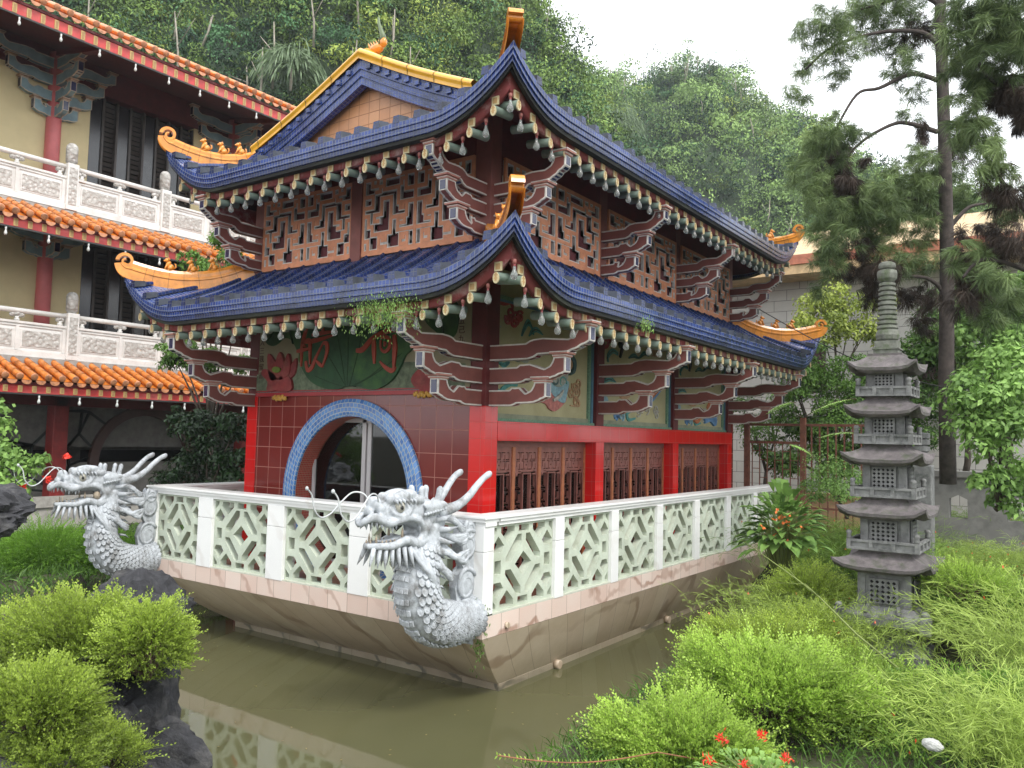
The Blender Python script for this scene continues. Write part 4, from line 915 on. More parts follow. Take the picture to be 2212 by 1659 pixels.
# hills: two limestone ridges, seen across the roofs
CX_, CY_ = 5.136, -6.81
def az(u, v=0):      # azimuth (clockwise from +Y) and tangent of elevation of a skyline sample measured in the photograph
    d = cf+cr*((u-1106)/1768.2)-cu*((v-829.5)/1768.2); return math.atan2(d[0], d[1]), d[2]/math.hypot(d[0], d[1])
def skyline(pts): 
    a = sorted(az(u, v) for u, v in pts); return np.array([p[0] for p in a]), np.array([p[1] for p in a])
SKA = skyline([(-1100, 300), (-500, 120), (-100, 60), (150, 15), (300, -40), (600, -170), (900, -160), (1060, -40), (1140, 50), (1180, 140), (1215, 200), (1260, 270), (1320, 420), (1390, 620), (1480, 900)])
SKB = skyline([(700, 500), (1000, 330), (1200, 235), (1290, 225), (1400, 222), (1480, 205), (1540, 210), (1600, 250), (1650, 300), (1760, 330), (1850, 390), (1930, 450), (2000, 460), (2100, 480), (2250, 560), (2600, 700), (3200, 800)])
def hill(name, sk, r0, r1, lab, seed, mat):
    A = np.linspace(sk[0][0], sk[0][-1], 150); rows = 46; G = []
    for i in range(rows):
        t = i/(rows-1)*1.25; row = []
        for a in A:
            el = np.interp(a, *sk); H = r1*el+CZ_; r = r0+(r1-r0)*t
            w = vnoise(a*r1*.12, r*.12, 1., seed)
            f = math.sin(min(1, t)*PI/2)**.85 if t <= 1 else 1-.5*(t-1)
            h = lerp(-2.6, H, max(0, f)); r += 3.2*w*min(1, t*2)*min(1, max(0., 1.2-t)*3)
            row.append((CX_+math.sin(a)*r, CY_+math.cos(a)*r, h+1.2*vnoise(a*r1*.3, r*.3, 1., seed+3)*min(1, t*3)*(0 if t > .9 else 1)))
        G.append(row)
    m = MB(); m.grid(G); o = tag(m.build(name, mat, recalc=False), lab, kind='structure'); return G, A
CZ_ = .828
ROCKH = plain('overgrown limestone', (.025, .045, .018), .95, .4, .5, .4, stain=(.06, .08, .04), stain_amt=.5, stain_scale=.25)
HA, AA = hill('hills', SKA, 44, 72, 'steep jungle covered limestone hill rising behind the roofs', 1, ROCKH)
HB, AB = hill('hills', SKB, 85, 125, 'farther tree covered hill on the right skyline', 5, ROCKH)

# ------------------------------------------------------------------ leaves
def leaves_obj(name, Cn, D, Nn, L, W, tint, mat, parent=None, droop=.0, fold=.0):
    """every row is one leaf blade: base point, direction, face normal, length, width"""
    D = D/np.maximum(np.linalg.norm(D, axis=1, keepdims=True), 1e-9); S = np.cross(D, Nn); S = S/np.maximum(np.linalg.norm(S, axis=1, keepdims=True), 1e-9)
    L = np.broadcast_to(L, len(Cn))[:, None]; W = np.broadcast_to(W, len(Cn))[:, None]
    dz = np.zeros_like(Cn); dz[:, 2] = -1
    V = np.stack([Cn, Cn+D*L*.45+S*W*.5, Cn+D*L+dz*L*droop, Cn+D*L*.45-S*W*.5], 1).reshape(-1, 3).astype(np.float32); n = len(Cn)
    me = bpy.data.meshes.new(name); me.vertices.add(4*n); me.loops.add(4*n); me.polygons.add(n)
    me.vertices.foreach_set('co', V.ravel()); me.loops.foreach_set('vertex_index', np.arange(4*n, dtype=np.int32))
    me.polygons.foreach_set('loop_start', np.arange(0, 4*n, 4, dtype=np.int32))
    a = me.attributes.new('tint', 'FLOAT', 'POINT'); a.data.foreach_set('value', np.repeat(np.broadcast_to(tint, n), 4).astype(np.float32))
    me.materials.append(mat); me.update(calc_edges=True); me.validate()
    return link(name, me, parent)
def unit(n, r=rng):
    v = r.normal(size=(n, 3)); return v/np.linalg.norm(v, axis=1, keepdims=True)
class LF:
    def __init__(s): s.a = []
    def put(s, C, D, Nn, L, W, t): s.a.append((C, D, Nn, np.broadcast_to(L, len(C)).copy(), np.broadcast_to(W, len(C)).copy(), np.broadcast_to(t, len(C)).copy()))
    def build(s, name, mat, parent=None, droop=.1): return leaves_obj(name, *[np.concatenate([q[i] for q in s.a]) for i in range(6)], mat, parent, droop)
def crown(lf, c, r, n, l, w, tint=.5, lobes=7, flat=.75, spread=.55, r_=rng, up=.3, tj=.22, shell=.35, nr=.7):
    """leaf clumps on the skins of overlapping lobes: uneven outline with gaps"""
    c = np.array(c, float); r = np.array(r if hasattr(r, '__len__') else (r, r, r*flat), float)
    lc = unit(lobes, r_)*r*spread*r_.uniform(.6, 1.15, (lobes, 1)); lr = r_.uniform(.32, .6, lobes); lc[0] = 0; lr[0] = .62
    k = r_.integers(0, lobes, n); u = unit(n, r_); u[:, 2] = np.where(u[:, 2] < -.35, -u[:, 2], u[:, 2])
    rad = 1-shell*r_.random(n)**1.5+r_.normal(0, .07, n)
    p = c+lc[k]+u*r*(lr[k]*rad)[:, None]
    nn = u+unit(n, r_)*nr; nn[:, 2] += up; d = np.cross(nn, unit(n, r_)); d[:, 2] -= .25
    lf.put(p, d, nn, l*r_.uniform(.6, 1.35, n), w*r_.uniform(.6, 1.3, n), np.clip(tint+(lr[k]-.45)*.4+r_.normal(0, tj, n), 0, 1))
def sprigs(lf, O, D, Ls, m, l, w, tint, r_=rng, ang=.9, sag=.15, stems=None, sw=.004):
    """K twigs with m alternate leaves each"""
    K = len(O); D = D/np.linalg.norm(D, axis=1, keepdims=True); rn = unit(K, r_); S = np.cross(D, rn); S /= np.linalg.norm(S, axis=1, keepdims=True); Nn = np.cross(S, D)
    Ls = np.broadcast_to(Ls, K); tint = np.broadcast_to(tint, K)
    for j in range(m):
        t = (j+.6)/m; sd = 1 if j % 2 else -1
        p = O+D*(Ls*t)[:, None]; p[:, 2] -= sag*Ls*t*t
        q = t*.85; d = D*math.cos(ang*(1-.5*q))+S*(sd*math.sin(ang*(1-.5*q)))+r_.normal(0, .18, (K, 3))
        lf.put(p, d, Nn+r_.normal(0, .35, (K, 3)), l*(1-.35*t)*r_.uniform(.75, 1.2, K), w*r_.uniform(.8, 1.2, K), np.clip(tint+.22*(t-.5)+r_.normal(0, .09, K), 0, 1))
    if stems is not None:
        tip = D*Ls[:, None]; stems.put(O, tip+np.array([0, 0, -1])*(sag*Ls)[:, None], Nn, Ls*.97, sw, .3)
JUNGLE = leafy('jungle leaves', (.014, .04, .014), (.25, .38, .08), .05, .7, .15, wa=.9, wn=.2)
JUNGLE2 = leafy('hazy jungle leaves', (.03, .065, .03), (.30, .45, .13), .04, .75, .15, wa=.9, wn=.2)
BARK = plain('grey brown bark', (.09, .07, .055), .9, .3, 6, .6)
PALEBARK = plain('pale trunk bark', (.28, .25, .2), .85, .25, 3, .4)
def hill_forest(name, G, n, R, leaf, per, mat, lab, seed, tmin=.02, tmax=.86):
    r_ = np.random.default_rng(seed); lf = LF(); rows = len(G)-1; cols = len(G[0])-1
    for k in range(n):
        i = r_.uniform(tmin, tmax)*rows; j = r_.uniform(0, 1)*cols; a = G[int(i)][int(j)]; b = G[int(i)+1][int(j)+1]; f = i-int(i)
        p = np.array(a)*(1-f)+np.array(b)*f; s = R*r_.uniform(.4, 1.4); tn = np.clip(r_.normal(.42, .28), .02, .98)
        crown(lf, p+np.array([0, 0, s*.55]), (s, s, s*r_.uniform(.6, 1.2)), int(per*(.6+.4*s/R)), leaf*r_.uniform(.7, 1.25), leaf*r_.uniform(.35, .6), tn, r_=r_, lobes=int(r_.integers(6, 12)), tj=.06, spread=.7, shell=.22, nr=.38, up=.1)
    return tag(lf.build(name, mat, None, .15), lab, kind='stuff')
def clipcols(G, A, u0, u1):
    a0, a1 = az(u0)[0], az(u1)[0]; i = [k for k in range(len(A)) if a0 <= A[k] <= a1]; return [row[i[0]:i[-1]+1] for row in G]
JUNGLE3 = leafy('dark blue green jungle leaves', (.008, .03, .016), (.10, .23, .09), .05, .7, .12, wa=.9, wn=.2)
JUNGLE4 = leafy('lime jungle leaves', (.04, .07, .015), (.40, .50, .10), .05, .7, .2, wa=.9, wn=.2)
CA, CB = clipcols(HA, AA, -150, 1450), clipcols(HB, AB, 1150, 2350)
hill_forest('hill_forest', CA, 760, 2.3, .28, 520, JUNGLE, 'dense mixed jungle canopy covering the steep near hill', 11)
hill_forest('hill_forest', CA, 380, 2.0, .24, 520, JUNGLE3, 'dark bluish green trees scattered through the near hill canopy', 13)
hill_forest('hill_forest', CA, 230, 1.6, .22, 420, JUNGLE4, 'lime green saplings scattered through the near hill canopy', 14)
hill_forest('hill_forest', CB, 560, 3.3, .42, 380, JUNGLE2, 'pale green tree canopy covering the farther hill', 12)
hill_forest('hill_forest', CB, 160, 2.8, .38, 360, JUNGLE3, 'darker trees scattered over the farther hill', 15)
hill_forest('hill_forest', CB, 130, 2.4, .36, 320, JUNGLE4, 'lime green trees scattered over the farther hill', 16)
m = MB(); r_ = np.random.default_rng(19)
for k in range(150):     # pale trunks showing between the crowns
    G_ = CA if k % 3 else CB; i = r_.uniform(.05, .8)*(len(G_)-1); j = r_.uniform(0, 1)*(len(G_[0])-1); a = Vector(G_[int(i)][int(j)]); h = r_.uniform(2, 4.5); o_ = Vector((r_.normal(0, .4), r_.normal(0, .4), h)); f = Vector((-.4, -1.6, .6)) if k % 3 else Vector((0, -2.4, .8))
    m.tube([a+f, a+f+o_*.5+Vector((.15, 0, 0)), a+f+o_], [.09, .07, .03], 5); m.tube([a+f+o_*.55, a+f+o_*.8+Vector((r_.normal(0, .8), 0, .3))], [.05, .02], 4)
tag(m.build('hill_forest', PALEBARK), 'pale bare trunks and branches showing through the hill canopy', kind='stuff')
# single trees that stand out on the skyline and slope
def tree_on(name, lab, u, v, r, h, sc, mat, tint, n=900, group='trees on the hill skyline', lobes=10, bark=PALEBARK, leaf=.34):
    a, el = az(u, v); base = Vector((CX_+math.sin(a)*r, CY_+math.cos(a)*r, CZ_+r*el))
    T = thing(name, lab, 'tree', base-Vector((0, 0, h)), group)
    m = MB(); m.tube([base+Vector((.1, 0, -h)), base+Vector((.15, .1, -h*.5)), base+Vector((-.1, 0, .2*sc))], [.22, .16, .08], 7)
    for q in range(4):
        an = q*1.7+.4; m.tube([base+Vector((0, 0, -h*.35+.15*q*h)), base+Vector((math.cos(an)*sc*.5, math.sin(an)*sc*.5, sc*.25))], [.1, .03], 5)
    m.build('trunk', bark, T); lf = LF(); crown(lf, base, (sc, sc, sc*.8), n, leaf, leaf*.5, tint, lobes=lobes, spread=.75); lf.build('crown', mat, T, .15); return T
tree_on('hill_tree', 'rounded bright green tree at the right shoulder of the near hill skyline', 1165, 40, 72, 4, 2.5, JUNGLE, .62)
tree_on('hill_tree', 'spreading dark tree with pale forked trunk on the hillside above the gable ridge', 960, 95, 58, 3.2, 2.3, JUNGLE, .28, 1300)
tree_on('hill_tree', 'thin wispy tree on the steep flank just right of the near hill', 1262, 190, 72, 4, 1.6, JUNGLE, .5, 400)
tree_on('hill_tree', 'tall tree with narrow top marking the peak of the far hill', 1486, 130, 125, 7, 3.4, JUNGLE2, .45, 900)
tree_on('hill_tree', 'leafy tree on the far hill just left of its peak', 1430, 185, 124, 6, 4.2, JUNGLE2, .5, 1000)
tree_on('hill_tree', 'broad dome shaped tree right of the far hill peak', 1565, 175, 124, 6, 4.8, JUNGLE2, .55, 1200)
tree_on('hill_tree', 'bright green tree halfway down the right slope of the far hill', 1610, 235, 122, 6, 3.8, JUNGLE2, .8, 1000)
tree_on('hill_tree', 'dark rounded tree on the far hill slope beside the pine', 1700, 270, 121, 6, 4.5, JUNGLE2, .3, 1100)
tree_on('hill_tree', 'pale tree on the far hill slope left of its neighbour beside the pine', 1350, 190, 121, 6, 3.6, JUNGLE2, .6, 900)
# drooping pandanus tufts hanging on the rock
def tuft(u, v, r, s, lab, n=150, mat=None, tint=.6):
    a, el = az(u, v); b = Vector((CX_+math.sin(a)*r, CY_+math.cos(a)*r, CZ_+r*el)); T = thing('pandanus', lab, 'plant', b, 'pandanus tufts on the cliff')
    an = rng.uniform(0, 2*PI, n); el_ = rng.uniform(.1, 1.2, n); D = np.stack([np.cos(an)*np.cos(el_), np.sin(an)*np.cos(el_), np.sin(el_)], 1); lf = LF()
    C0 = np.array(b)+rng.normal(0, .15*s, (n, 3)); seg = C0; L0 = s*.35
    for k in range(5):
        lf.put(seg, D, unit(n), L0*1.5, .09, np.clip(tint+rng.normal(0, .15, n), 0, 1)); seg = seg+D/np.linalg.norm(D, axis=1, keepdims=True)*L0; D = D+np.array([0, 0, -.55])
    lf.build('leaves', mat or leafy('pandanus blades', (.05, .09, .04), (.22, .3, .16), .3, .5, .2), T, .1)
    m = MB(); m.tube([b+Vector((0, 0, -s)), b+Vector((.05, 0, -.1))], [.1, .08], 6); m.build('stem', PALEBARK, T)
PAND = leafy('pandanus blades', (.05, .09, .04), (.22, .3, .16), .3, .5, .2)
tuft(905, 10, 60, 2.2, 'drooping grey green pandanus at the top of the hillside left of the roof horn', 260, PAND)
tuft(630, 140, 50, 1.6, 'drooping pandanus on the hillside above the hall eave end', 240, PAND)
tuft(1330, 260, 100, 2.6, 'pale pandanus tuft where the two hills meet', 200, PAND)
tuft(1420, 430, 95, 2.2, 'pale pandanus tuft low on the far hill above the right eave', 180, PAND)
# ------------------------------------------------------------------ three-storey temple hall on the left
H = thing('temple_hall', 'three-storey cream and red temple hall with orange tiled eaves and white carved balconies', 'temple hall', (-15.5, 4, -1.5))
CREAMW = plain('cream plaster wall', (.64, .53, .30), .85, .06, 2, .1); PINKRED = plain('faded red column paint', (.6, .15, .15), .5, .12, 3)
FASC = plain('red fascia paint', (.52, .05, .045), .45, .12, 5, stain=(.55, .2, .18), stain_amt=.4); TEAL = plain('grey blue bracket paint', (.2, .29, .32), .6, .2, 4)
TILEO = plain('orange glazed roof tile', (.62, .2, .03), .25, .3, 6, .15, stain=(.16, .06, .03), stain_amt=.6, stain_scale=4)
TILEE = plain('terracotta tile ends', (.55, .24, .12), .4, .3, 9, .1, stain=(.06, .04, .03), stain_amt=.7, stain_scale=6)
BALU = plain('white carved balustrade stone', (.68, .66, .63), .7, .12, 6, .3, stain=(.3, .28, .25), stain_amt=.45, stain_scale=3)
def relief_mat():
    m, t, b = nodes('carved flower relief'); v = coords(t); vo = N(t, 'ShaderNodeTexVoronoi', i_Scale=11.); t.links.new(v, vo.inputs['Vector']); n = noise(t, v, 14, 4)
    a = N(t, 'ShaderNodeMath', operation='ADD'); t.links.new(vo.outputs['Distance'], a.inputs[0]); t.links.new(n, a.inputs[1])
    t.links.new(ramp(t, a.outputs[0], ((.4, (.68, .66, .63)), (1.1, (.42, .4, .37)))), b.inputs['Base Color']); b.inputs['Roughness'].default_value = .8; bump(t, b, a.outputs[0], 1., .03); return m
RELIEF = relief_mat()
FH = frame_right(-15.5); COLS = [-7.58, -2.5, 2.57, 7.65, 12.7]; Y0, Y1 = -9, 14.5
def hall():
    q = MB(); q.T = FH
    for fl in (2.3, 5.75):
        for c, d in zip(COLS, COLS[1:]): q = MB(); q.T = FH; q.box((c-.001, -.3, fl), (c+.90, 0, fl+3.6)); q.build('wall', CREAMW, H); q = MB(); q.T = FH; q.box((d-1.25, -.3, fl), (d, 0, fl+3.6)); q.build('wall', CREAMW, H)
    q = MB(); q.T = FH; q.box((Y0, -.3, 2.3), (COLS[0], 0, 10.05))
    q.build('wall', CREAMW, H)
    q = MB(); q.T = FH; q.box((COLS[0], -.3, 5.901-.0), (Y1, .03, 5.5)); q.box((COLS[0], -.3, 9.351), (Y1, .03, 10.05)); q.build('beam_course', MAROON, H)
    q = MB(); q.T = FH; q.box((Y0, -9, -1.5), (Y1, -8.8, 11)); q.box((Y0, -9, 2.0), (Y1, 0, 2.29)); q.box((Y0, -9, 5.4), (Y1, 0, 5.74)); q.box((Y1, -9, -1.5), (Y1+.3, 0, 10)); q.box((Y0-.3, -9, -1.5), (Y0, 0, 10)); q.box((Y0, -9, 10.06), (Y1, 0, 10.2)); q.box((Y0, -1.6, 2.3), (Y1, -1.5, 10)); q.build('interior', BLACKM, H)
    for fl in (2.3, 5.75):
        for c, d in zip(COLS, COLS[1:]):
            a, b = c+.9, d-1.25; w = MB(); w.T = FH; n = 8
            for k in range(n+1): x = lerp(a, b, k/n); w.box((x-.03, -.16, fl), (x+.03, -.04, fl+3.55))
            for k in range(n):
                x0, x1 = lerp(a, b, k/n)+.03, lerp(a, b, (k+1)/n)-.03
                if k % 2 == 0: w.box((x0, -.10, fl+.85), (x1, -.08, fl+3.5), 1); w.box((x0+.03, -.075, fl+.1), (x1-.03, -.065, fl+.8), 2)
                else:
                    for j in range(26): z = fl+.2+j*.13; w.beam((x0, -.14, z), (x1, -.14, z), .01, .09, up=(0, .5, .8))
            w.build('window', [cmat('dark bronze frame', (.045, .035, .03), .5), cmat('dark louvre glass', (.012, .012, .014), .2, spec=.8), cmat('grey blue obscured pane', (.16, .19, .26), .3)], H)
        for c in COLS:
            w = MB(); w.lathe([(.17, fl), (.17, fl+4.2)], (-15.44, c, 0), 16); w.build('column', PINKRED, H)
            zb = fl+2.62; zb -= .05; tiers = [(zb, .52, .08), (zb+.38, .84, .1), (zb+.78, 1.14, .12), (zb+1.20, 1.42, .13)]
            for d in ((0, -1, 0), (0, 1, 0), (1, 0, 0)): bracket((-15.4, c, 0), d, tiers, .14, .25, parent=H, mats=[TEAL, cmat('tan edge line', (.5, .42, .33), .7), NAVY], cap=cmat('tan bracket block', (.33, .2, .13), .7))
    # eaves
    def eave(zt, xt, zb, zf0, zf1, top=False):
        xe = -13.0
        q = MB(); q.box((xe-.06, Y0, zf0), (xe, Y1, zf1)); q.box((xe-.05, Y0, zf1), (xe+.03, Y1, zf1+.06), 1); q.box((xe-.02, Y0, zf0-.02), (xe+.03, Y1, zf0+.015), 2)
        f = q.build('fascia', [FASC, MAROON, cmat('black conduit', (.03, .03, .03), .5)], H)
        y = -2.0; sm = lm_ = None
        while y < 13:
            if sm is None:
                q = MB(); q.box((0, -.045, zf0+.035), (.012, .045, zf1-.02)); q.box((.012, -.025, zf0+.06), (.016, .025, zf1-.045), 1)
                o = q.build('seal_tile', [cmat('gold seal', (.5, .36, .14), .5, stain=(.25, .1, .02), stain_amt=.7, stain_scale=30), cmat('faded ochre seal', (.36, .22, .09), .7)], f, loc=(xe, y, 0)); sm = o.data
            else: link('seal_tile', sm, f, (xe, y, 0))
            y += .283
        y = -1.9
        while y < 12:
            if lm_ is None: q = MB(); q.lathe([(.02, 0), (.022, -.05), (.012, -.07), (.02, -.09), (.034, -.13), (.03, -.16), (.01, -.18)], (0, 0, zf0-.02), 8); lm_ = q.build('lamp_holder', cmat('white lamp holder', (.6, .6, .58), .4), f, loc=(xe+.005, y, 0)).data
            else: link('lamp_holder', lm_, f, (xe+.005, y, 0))
            y += .85
        # tiles: barrels, pans with tongue ends
        q = MB(); n = int((Y1-Y0)/.283); L = Vector((xe+.12-xt, 0, zb-zt)); 
        q.add([(xt, Y0, zt), (xt, Y1, zt), (xe+.08, Y1, zb-.02), (xe+.08, Y0, zb-.02)], [(0, 1, 2, 3)], mi=0)
        nseg = 5 if not top else 10
        for k in range(n):
            y = Y0+.283*(k+.5); p0 = Vector((xt, y, zt+.05)); p1 = p0+L; dl = L.normalized()
            if y < -3: continue
            for s in range(nseg):
                a = p0.lerp(p1, s/nseg); b = p0.lerp(p1, (s+1)/nseg); q.tube([a, b], [.066, .074], 10, mi=0, caps=False)
            q.lathe([(.0, .0), (.072, .0), (.076, -.012), (.06, -.02)], p1, 12, mi=1, axis=-dl)
            up = Vector((-dl.z, 0, dl.x)); c = Vector((xe+.10, y+.1415, zb-.03))
            tong = [(math.cos(t)*.1, math.sin(t)*.085) for t in [PI+PI*i/8 for i in range(9)]]
            vs = [c+Vector((.02, a_, b_)) for a_, b_ in tong]+[c+Vector((-.0, a_, b_)) for a_, b_ in tong]; m_ = len(tong)
            q.add(vs, [list(range(m_)), list(range(2*m_-1, m_-1, -1))]+[[i, i+1, i+1+m_, i+m_] for i in range(m_-1)], mi=1)
        q.build('roof_tiles', [TILEO, TILEE], H)
        q = MB(); q.add([(xe-.06, Y0, zf0+.12), (xe-.06, Y1, zf0+.12), (-15.5, Y1, zf0+.75 if not top else 10.06), (-15.5, Y0, zf0+.75 if not top else 10.06)], [(0, 1, 2, 3)]); q.build('soffit', DARKWOOD, H, recalc=False)
        q = MB()
        for c in COLS:
            q.beam((-15.4, c, zf0+.65 if not top else 9.95), (xe-.05, c, zf0+.12), .2, .16)
        q.build('eave_beams', MAROON, H)
    eave(2.30, -14.15, 1.80, 1.49, 1.68); eave(5.74, -14.15, 5.20, 4.92, 5.13); eave(11.6, -16.5, 9.78, 9.36, 9.62, True)
    q = MB(); q.T = FH; q.box((Y0, 0, 2.1), (Y1, 1.62, 2.34)); q.box((Y0, 0, 5.5), (Y1, 1.62, 5.76)); q.build('balcony_slab', cmat('grey balcony concrete', (.3, .29, .27), .8), H)
    # balustrades
    F = frame_right(-14.0); per = {}
    for fl, ph in ((2.34, 2.56), (5.78, 2.36)):
        ys = [ph+2.33*k for k in range(-2, 5)]
        for y in ys:
            q = MB(); q.T = F; q.bbox((y-.13, -.13, fl), (y+.13, .13, fl+1.08), .012); q.box((y-.09, .13, fl+.12), (y+.09, .138, fl+.98), 1)
            q.lathe([(.1, 0), (.1, .04), (.125, .06), (.128, .38), (.115, .44), (.07, .49), (.01, .51)], (y, 0, fl+1.08), 16, mi=1); q.build('balustrade_post', [BALU, RELIEF], H)
        for a, b in zip(ys, ys[1:]):
            q = MB(); q.T = F; a += .13; b -= .13
            q.box((a, -.09, fl), (b, .09, fl+.13)); q.box((a, -.06, fl+.13), (b, .05, fl+.72)); q.box((a, -.08, fl+.72), (b, .08, fl+.77)); q.box((a, -.075, fl+.66), (b, .07, fl+.68))
            mid = (a+b)/2
            for x0, x1 in ((a+.1, mid-.08), (mid+.08, b-.1)):
                q.box((x0, .05, fl+.2), (x1, .062, fl+.6)); q.box((x0+.03, .062, fl+.23), (x1-.03, .075, fl+.57), 1)
            for x in (a+.04, mid, b-.04): q.box((x-.035, .05, fl+.14), (x+.035, .07, fl+.66))
            q.tube([(a, 0, fl+1.0), (b, 0, fl+1.0)], .058, 10)
            for x, s in ((mid, 1.), (a+.12, .6), (b-.12, .6)):
                q.lathe([(.05, 0), (.06, .04), (.035, .07), (.05, .1)], (x, 0, fl+.77), 10)
                for e in (-1, 0, 1): q.ball((x+e*.09*s, 0, fl+.905+.02*(e == 0)), (.075*s, .05, .055), 10, mi=1)
            q.build('balustrade_panel', [BALU, RELIEF], H)
    # ground floor: red columns, cracked-ice lattice screens, round opening
    for c in COLS: q = MB(); q.bbox((-14.55, c-.17, -1.4), (-14.2, c+.17, 1.5), .02); q.build('column', plain('deep red column', (.2, .02, .018), .5) if 'deep red column' not in MATS else MATS['deep red column'], H)
    q = MB(); q.box((-14.6, Y0, 1.3), (-14.2, Y1, 2.1)); q.build('ring_beam', MAROON, H)
    r_ = random.Random(3); g = MB(); ice = MB(); X = -14.9
    g.box((X-.04, Y0, .35), (X, Y1, 1.35)); 
    pts = [(r_.uniform(-4, 13), r_.uniform(-1.1, 1.35)) for _ in range(120)]
    for i, p in enumerate(pts):
        near = sorted(pts, key=lambda q_: (q_[0]-p[0])**2+(q_[1]-p[1])**2)[1:4]
        for q_ in near:
            ctr = ((p[0]+q_[0])/2-5.0, (p[1]+q_[1])/2+.05)
            if math.hypot(*ctr) > 1.25: ice.beam((X+.02, p[0], p[1]), (X+.02, q_[0], q_[1]), .05, .05, up=(1, 0, 0))
    g.build('screen_wall', plain('grey plaster screen', (.13, .125, .115), .9), H); ice.build('lattice_screen', cmat('dark green black timber', (.02, .026, .024), .7), H)
    q = MB(); n = 40; ring = [[(X+.12*e, 5.0+R_*math.cos(a), -.05+R_*math.sin(a)) for e, R_ in ((0, 1.2), (1, 1.2), (1, 1.42), (0, 1.42), (0, 1.2))] for a in [-.8+(PI+1.6)*i/n for i in range(n+1)]]; q.grid(ring, smooth=False); q.build('moon_door_frame', cmat('dark brown frame', (.06, .03, .025), .6), H)
    q = MB(); q.box((X-.6, Y0, -1.4), (X-.5, Y1, -.05)); q.box((X-2.6, 3.2, .2), (X-2.5, 8, .35)); q.box((X-2.6, 4.2, -1.3), (X-2.55, 4.7, .2)); q.build('inner_fittings', cmat('dim interior plaster', (.22, .21, .19), .8), H)
    q = MB(); q.box((-15.5, Y0, -1.6), (-13.6, Y1, -.95)); q.box((-13.75, Y0, -.95), (-13.55, Y1, -.72)); q.build('plinth', cmat('pale plinth stone', (.35, .33, .3), .8), H)
hall()
# ------------------------------------------------------------------ white building behind on the right
WB = thing('white_building', 'white brick-patterned building with tan roof band behind the vines on the right', 'building', (3, 16, -1.3))
def wlines():
    q = MB(); q.box((-7, 16, -1.3), (4.4, 16.3, 5.3)); q.build('wall', tiles('white wall with thin courses', (.55, .53, .49), (.5, .48, .44), (.2, .19, .18), .7, .3, .008, off=.5, rough=.7), WB)
    q = MB(); q.box((-8, 14.9, 5.3), (5.0, 16.3, 5.55)); q.box((-8, 14.85, 5.55), (5.0, 14.95, 5.8), 1); q.add([(-8, 14.85, 5.8), (5.0, 14.85, 5.8), (5.0, 19, 7.4), (-8, 19, 7.4)], [(0, 1, 2, 3)], mi=2); q.build('roof', [cmat('tan eave board', (.55, .38, .2), .7), cmat('red brown fascia strip', (.4, .14, .08), .7), cmat('tan roof tiles', (.5, .36, .2), .7)], WB)
    for x in (-1.6, 1.6):
        w = MB(); w.box((x, 15.96, 2.2), (x+.9, 16.01, 3.6)); f = w.build('window', cmat('dark window recess', (.06, .03, .03), .4), WB)
        w = MB(); w.box((x-.06, 15.95, 2.14), (x+.96, 15.955, 2.2)); w.box((x-.06, 15.95, 3.6), (x+.96, 15.955, 3.66)); w.build('frame', WHITELINE, f)
    w = MB(); w.box((-7, 15.9, 1.6), (4.4, 15.99, 1.75)); w.build('string_course', WHITELINE, WB)
wlines()
# ------------------------------------------------------------------ iron fence beside the pavilion, low walls
FE = thing('iron_fence', 'rusty brown barred fence with square pattern gate beside the pavilion far corner', 'fence', (.1, 9.9, -1))
RUST = plain('rust brown iron', (.16, .06, .035), .7, .3, 12)
q = MB()
for x in (-.72, .42): q.box((x-.05, 9.86, -1), (x+.05, 9.96, 1.35))
q.build('post', RUST, FE)
for a_, b_ in (((-.67, 9.9, 1.18), (2.2, 9.94, 1.23)), ((-.67, 9.9, .82), (.37, 9.94, .87)), ((.47, 9.9, -.45), (2.2, 9.94, -.41)), ((-.67, 9.9, -.75), (.37, 9.94, -.70))): q = MB(); q.box(a_, b_); q.build('rail', RUST, FE)
q = MB(); x = .58
while x < 2.2: q.box((x-.013, 9.905, -.9), (x+.013, 9.931, 1.2)); x += .155
for i in range(7): q.box((-.62+i*.155, 9.905, -.7), (-.604+i*.155, 9.931, .83))
for i in range(6):
    for j in range(8):
        if (i+j) % 2: q.box((-.604+i*.155, 9.907, -.6+j*.18), (-.465+i*.155, 9.929, -.585+j*.18))
q.build('bars', RUST, FE)
LW = thing('garden_wall', 'low tan rendered wall behind the iron fence', 'wall', (1, 10.6, -1.3)); q = MB(); q.box((-.6, 10.6, -1.4), (1.9, 10.8, -.25)); q.box((-.65, 10.55, -.25), (1.95, 10.85, -.17)); q.build('body', cmat('tan render', (.42, .27, .15), .8), LW)
GW = thing('garden_wall', 'low grey stone wall with small arched openings behind the pine trunk', 'wall', (5, 11.6, -1.3))
def greywall():
    holes = [[(x, .75), (x+.32, .75), (x+.32, 1.12), (x+.16, 1.2), (x, 1.12)] for x in (.6, 1.6, 2.75, 3.9, 5.1)]
    vs, fs = curve_fill([(0, 0), (7, 0), (7, 1.55), (0, 1.55)], holes, .3); q = MB(); q.add([(2.2+x, 11.6+z, -1.3+y) for x, y, z in vs], fs); q.build('body', cmat('grey rendered wall', (.2, .195, .18), .9, stain=(.08, .08, .07)), GW)
    q = MB(); q.box((2.1, 11.35, .25), (9.3, 11.85, .36)); q.build('coping', cmat('grey rendered wall', (.2, .195, .18), .9), GW)
greywall()
def at(u, v, D):
    """point seen at photograph position (u, v) of a 2212 px wide copy, D metres deep"""
    d = cf+cr*((u-1106)/1768.2)-cu*((v-829.5)/1768.2); return Vector((5.1362+d[0]*D, -6.8098+d[1]*D, .8282+d[2]*D))
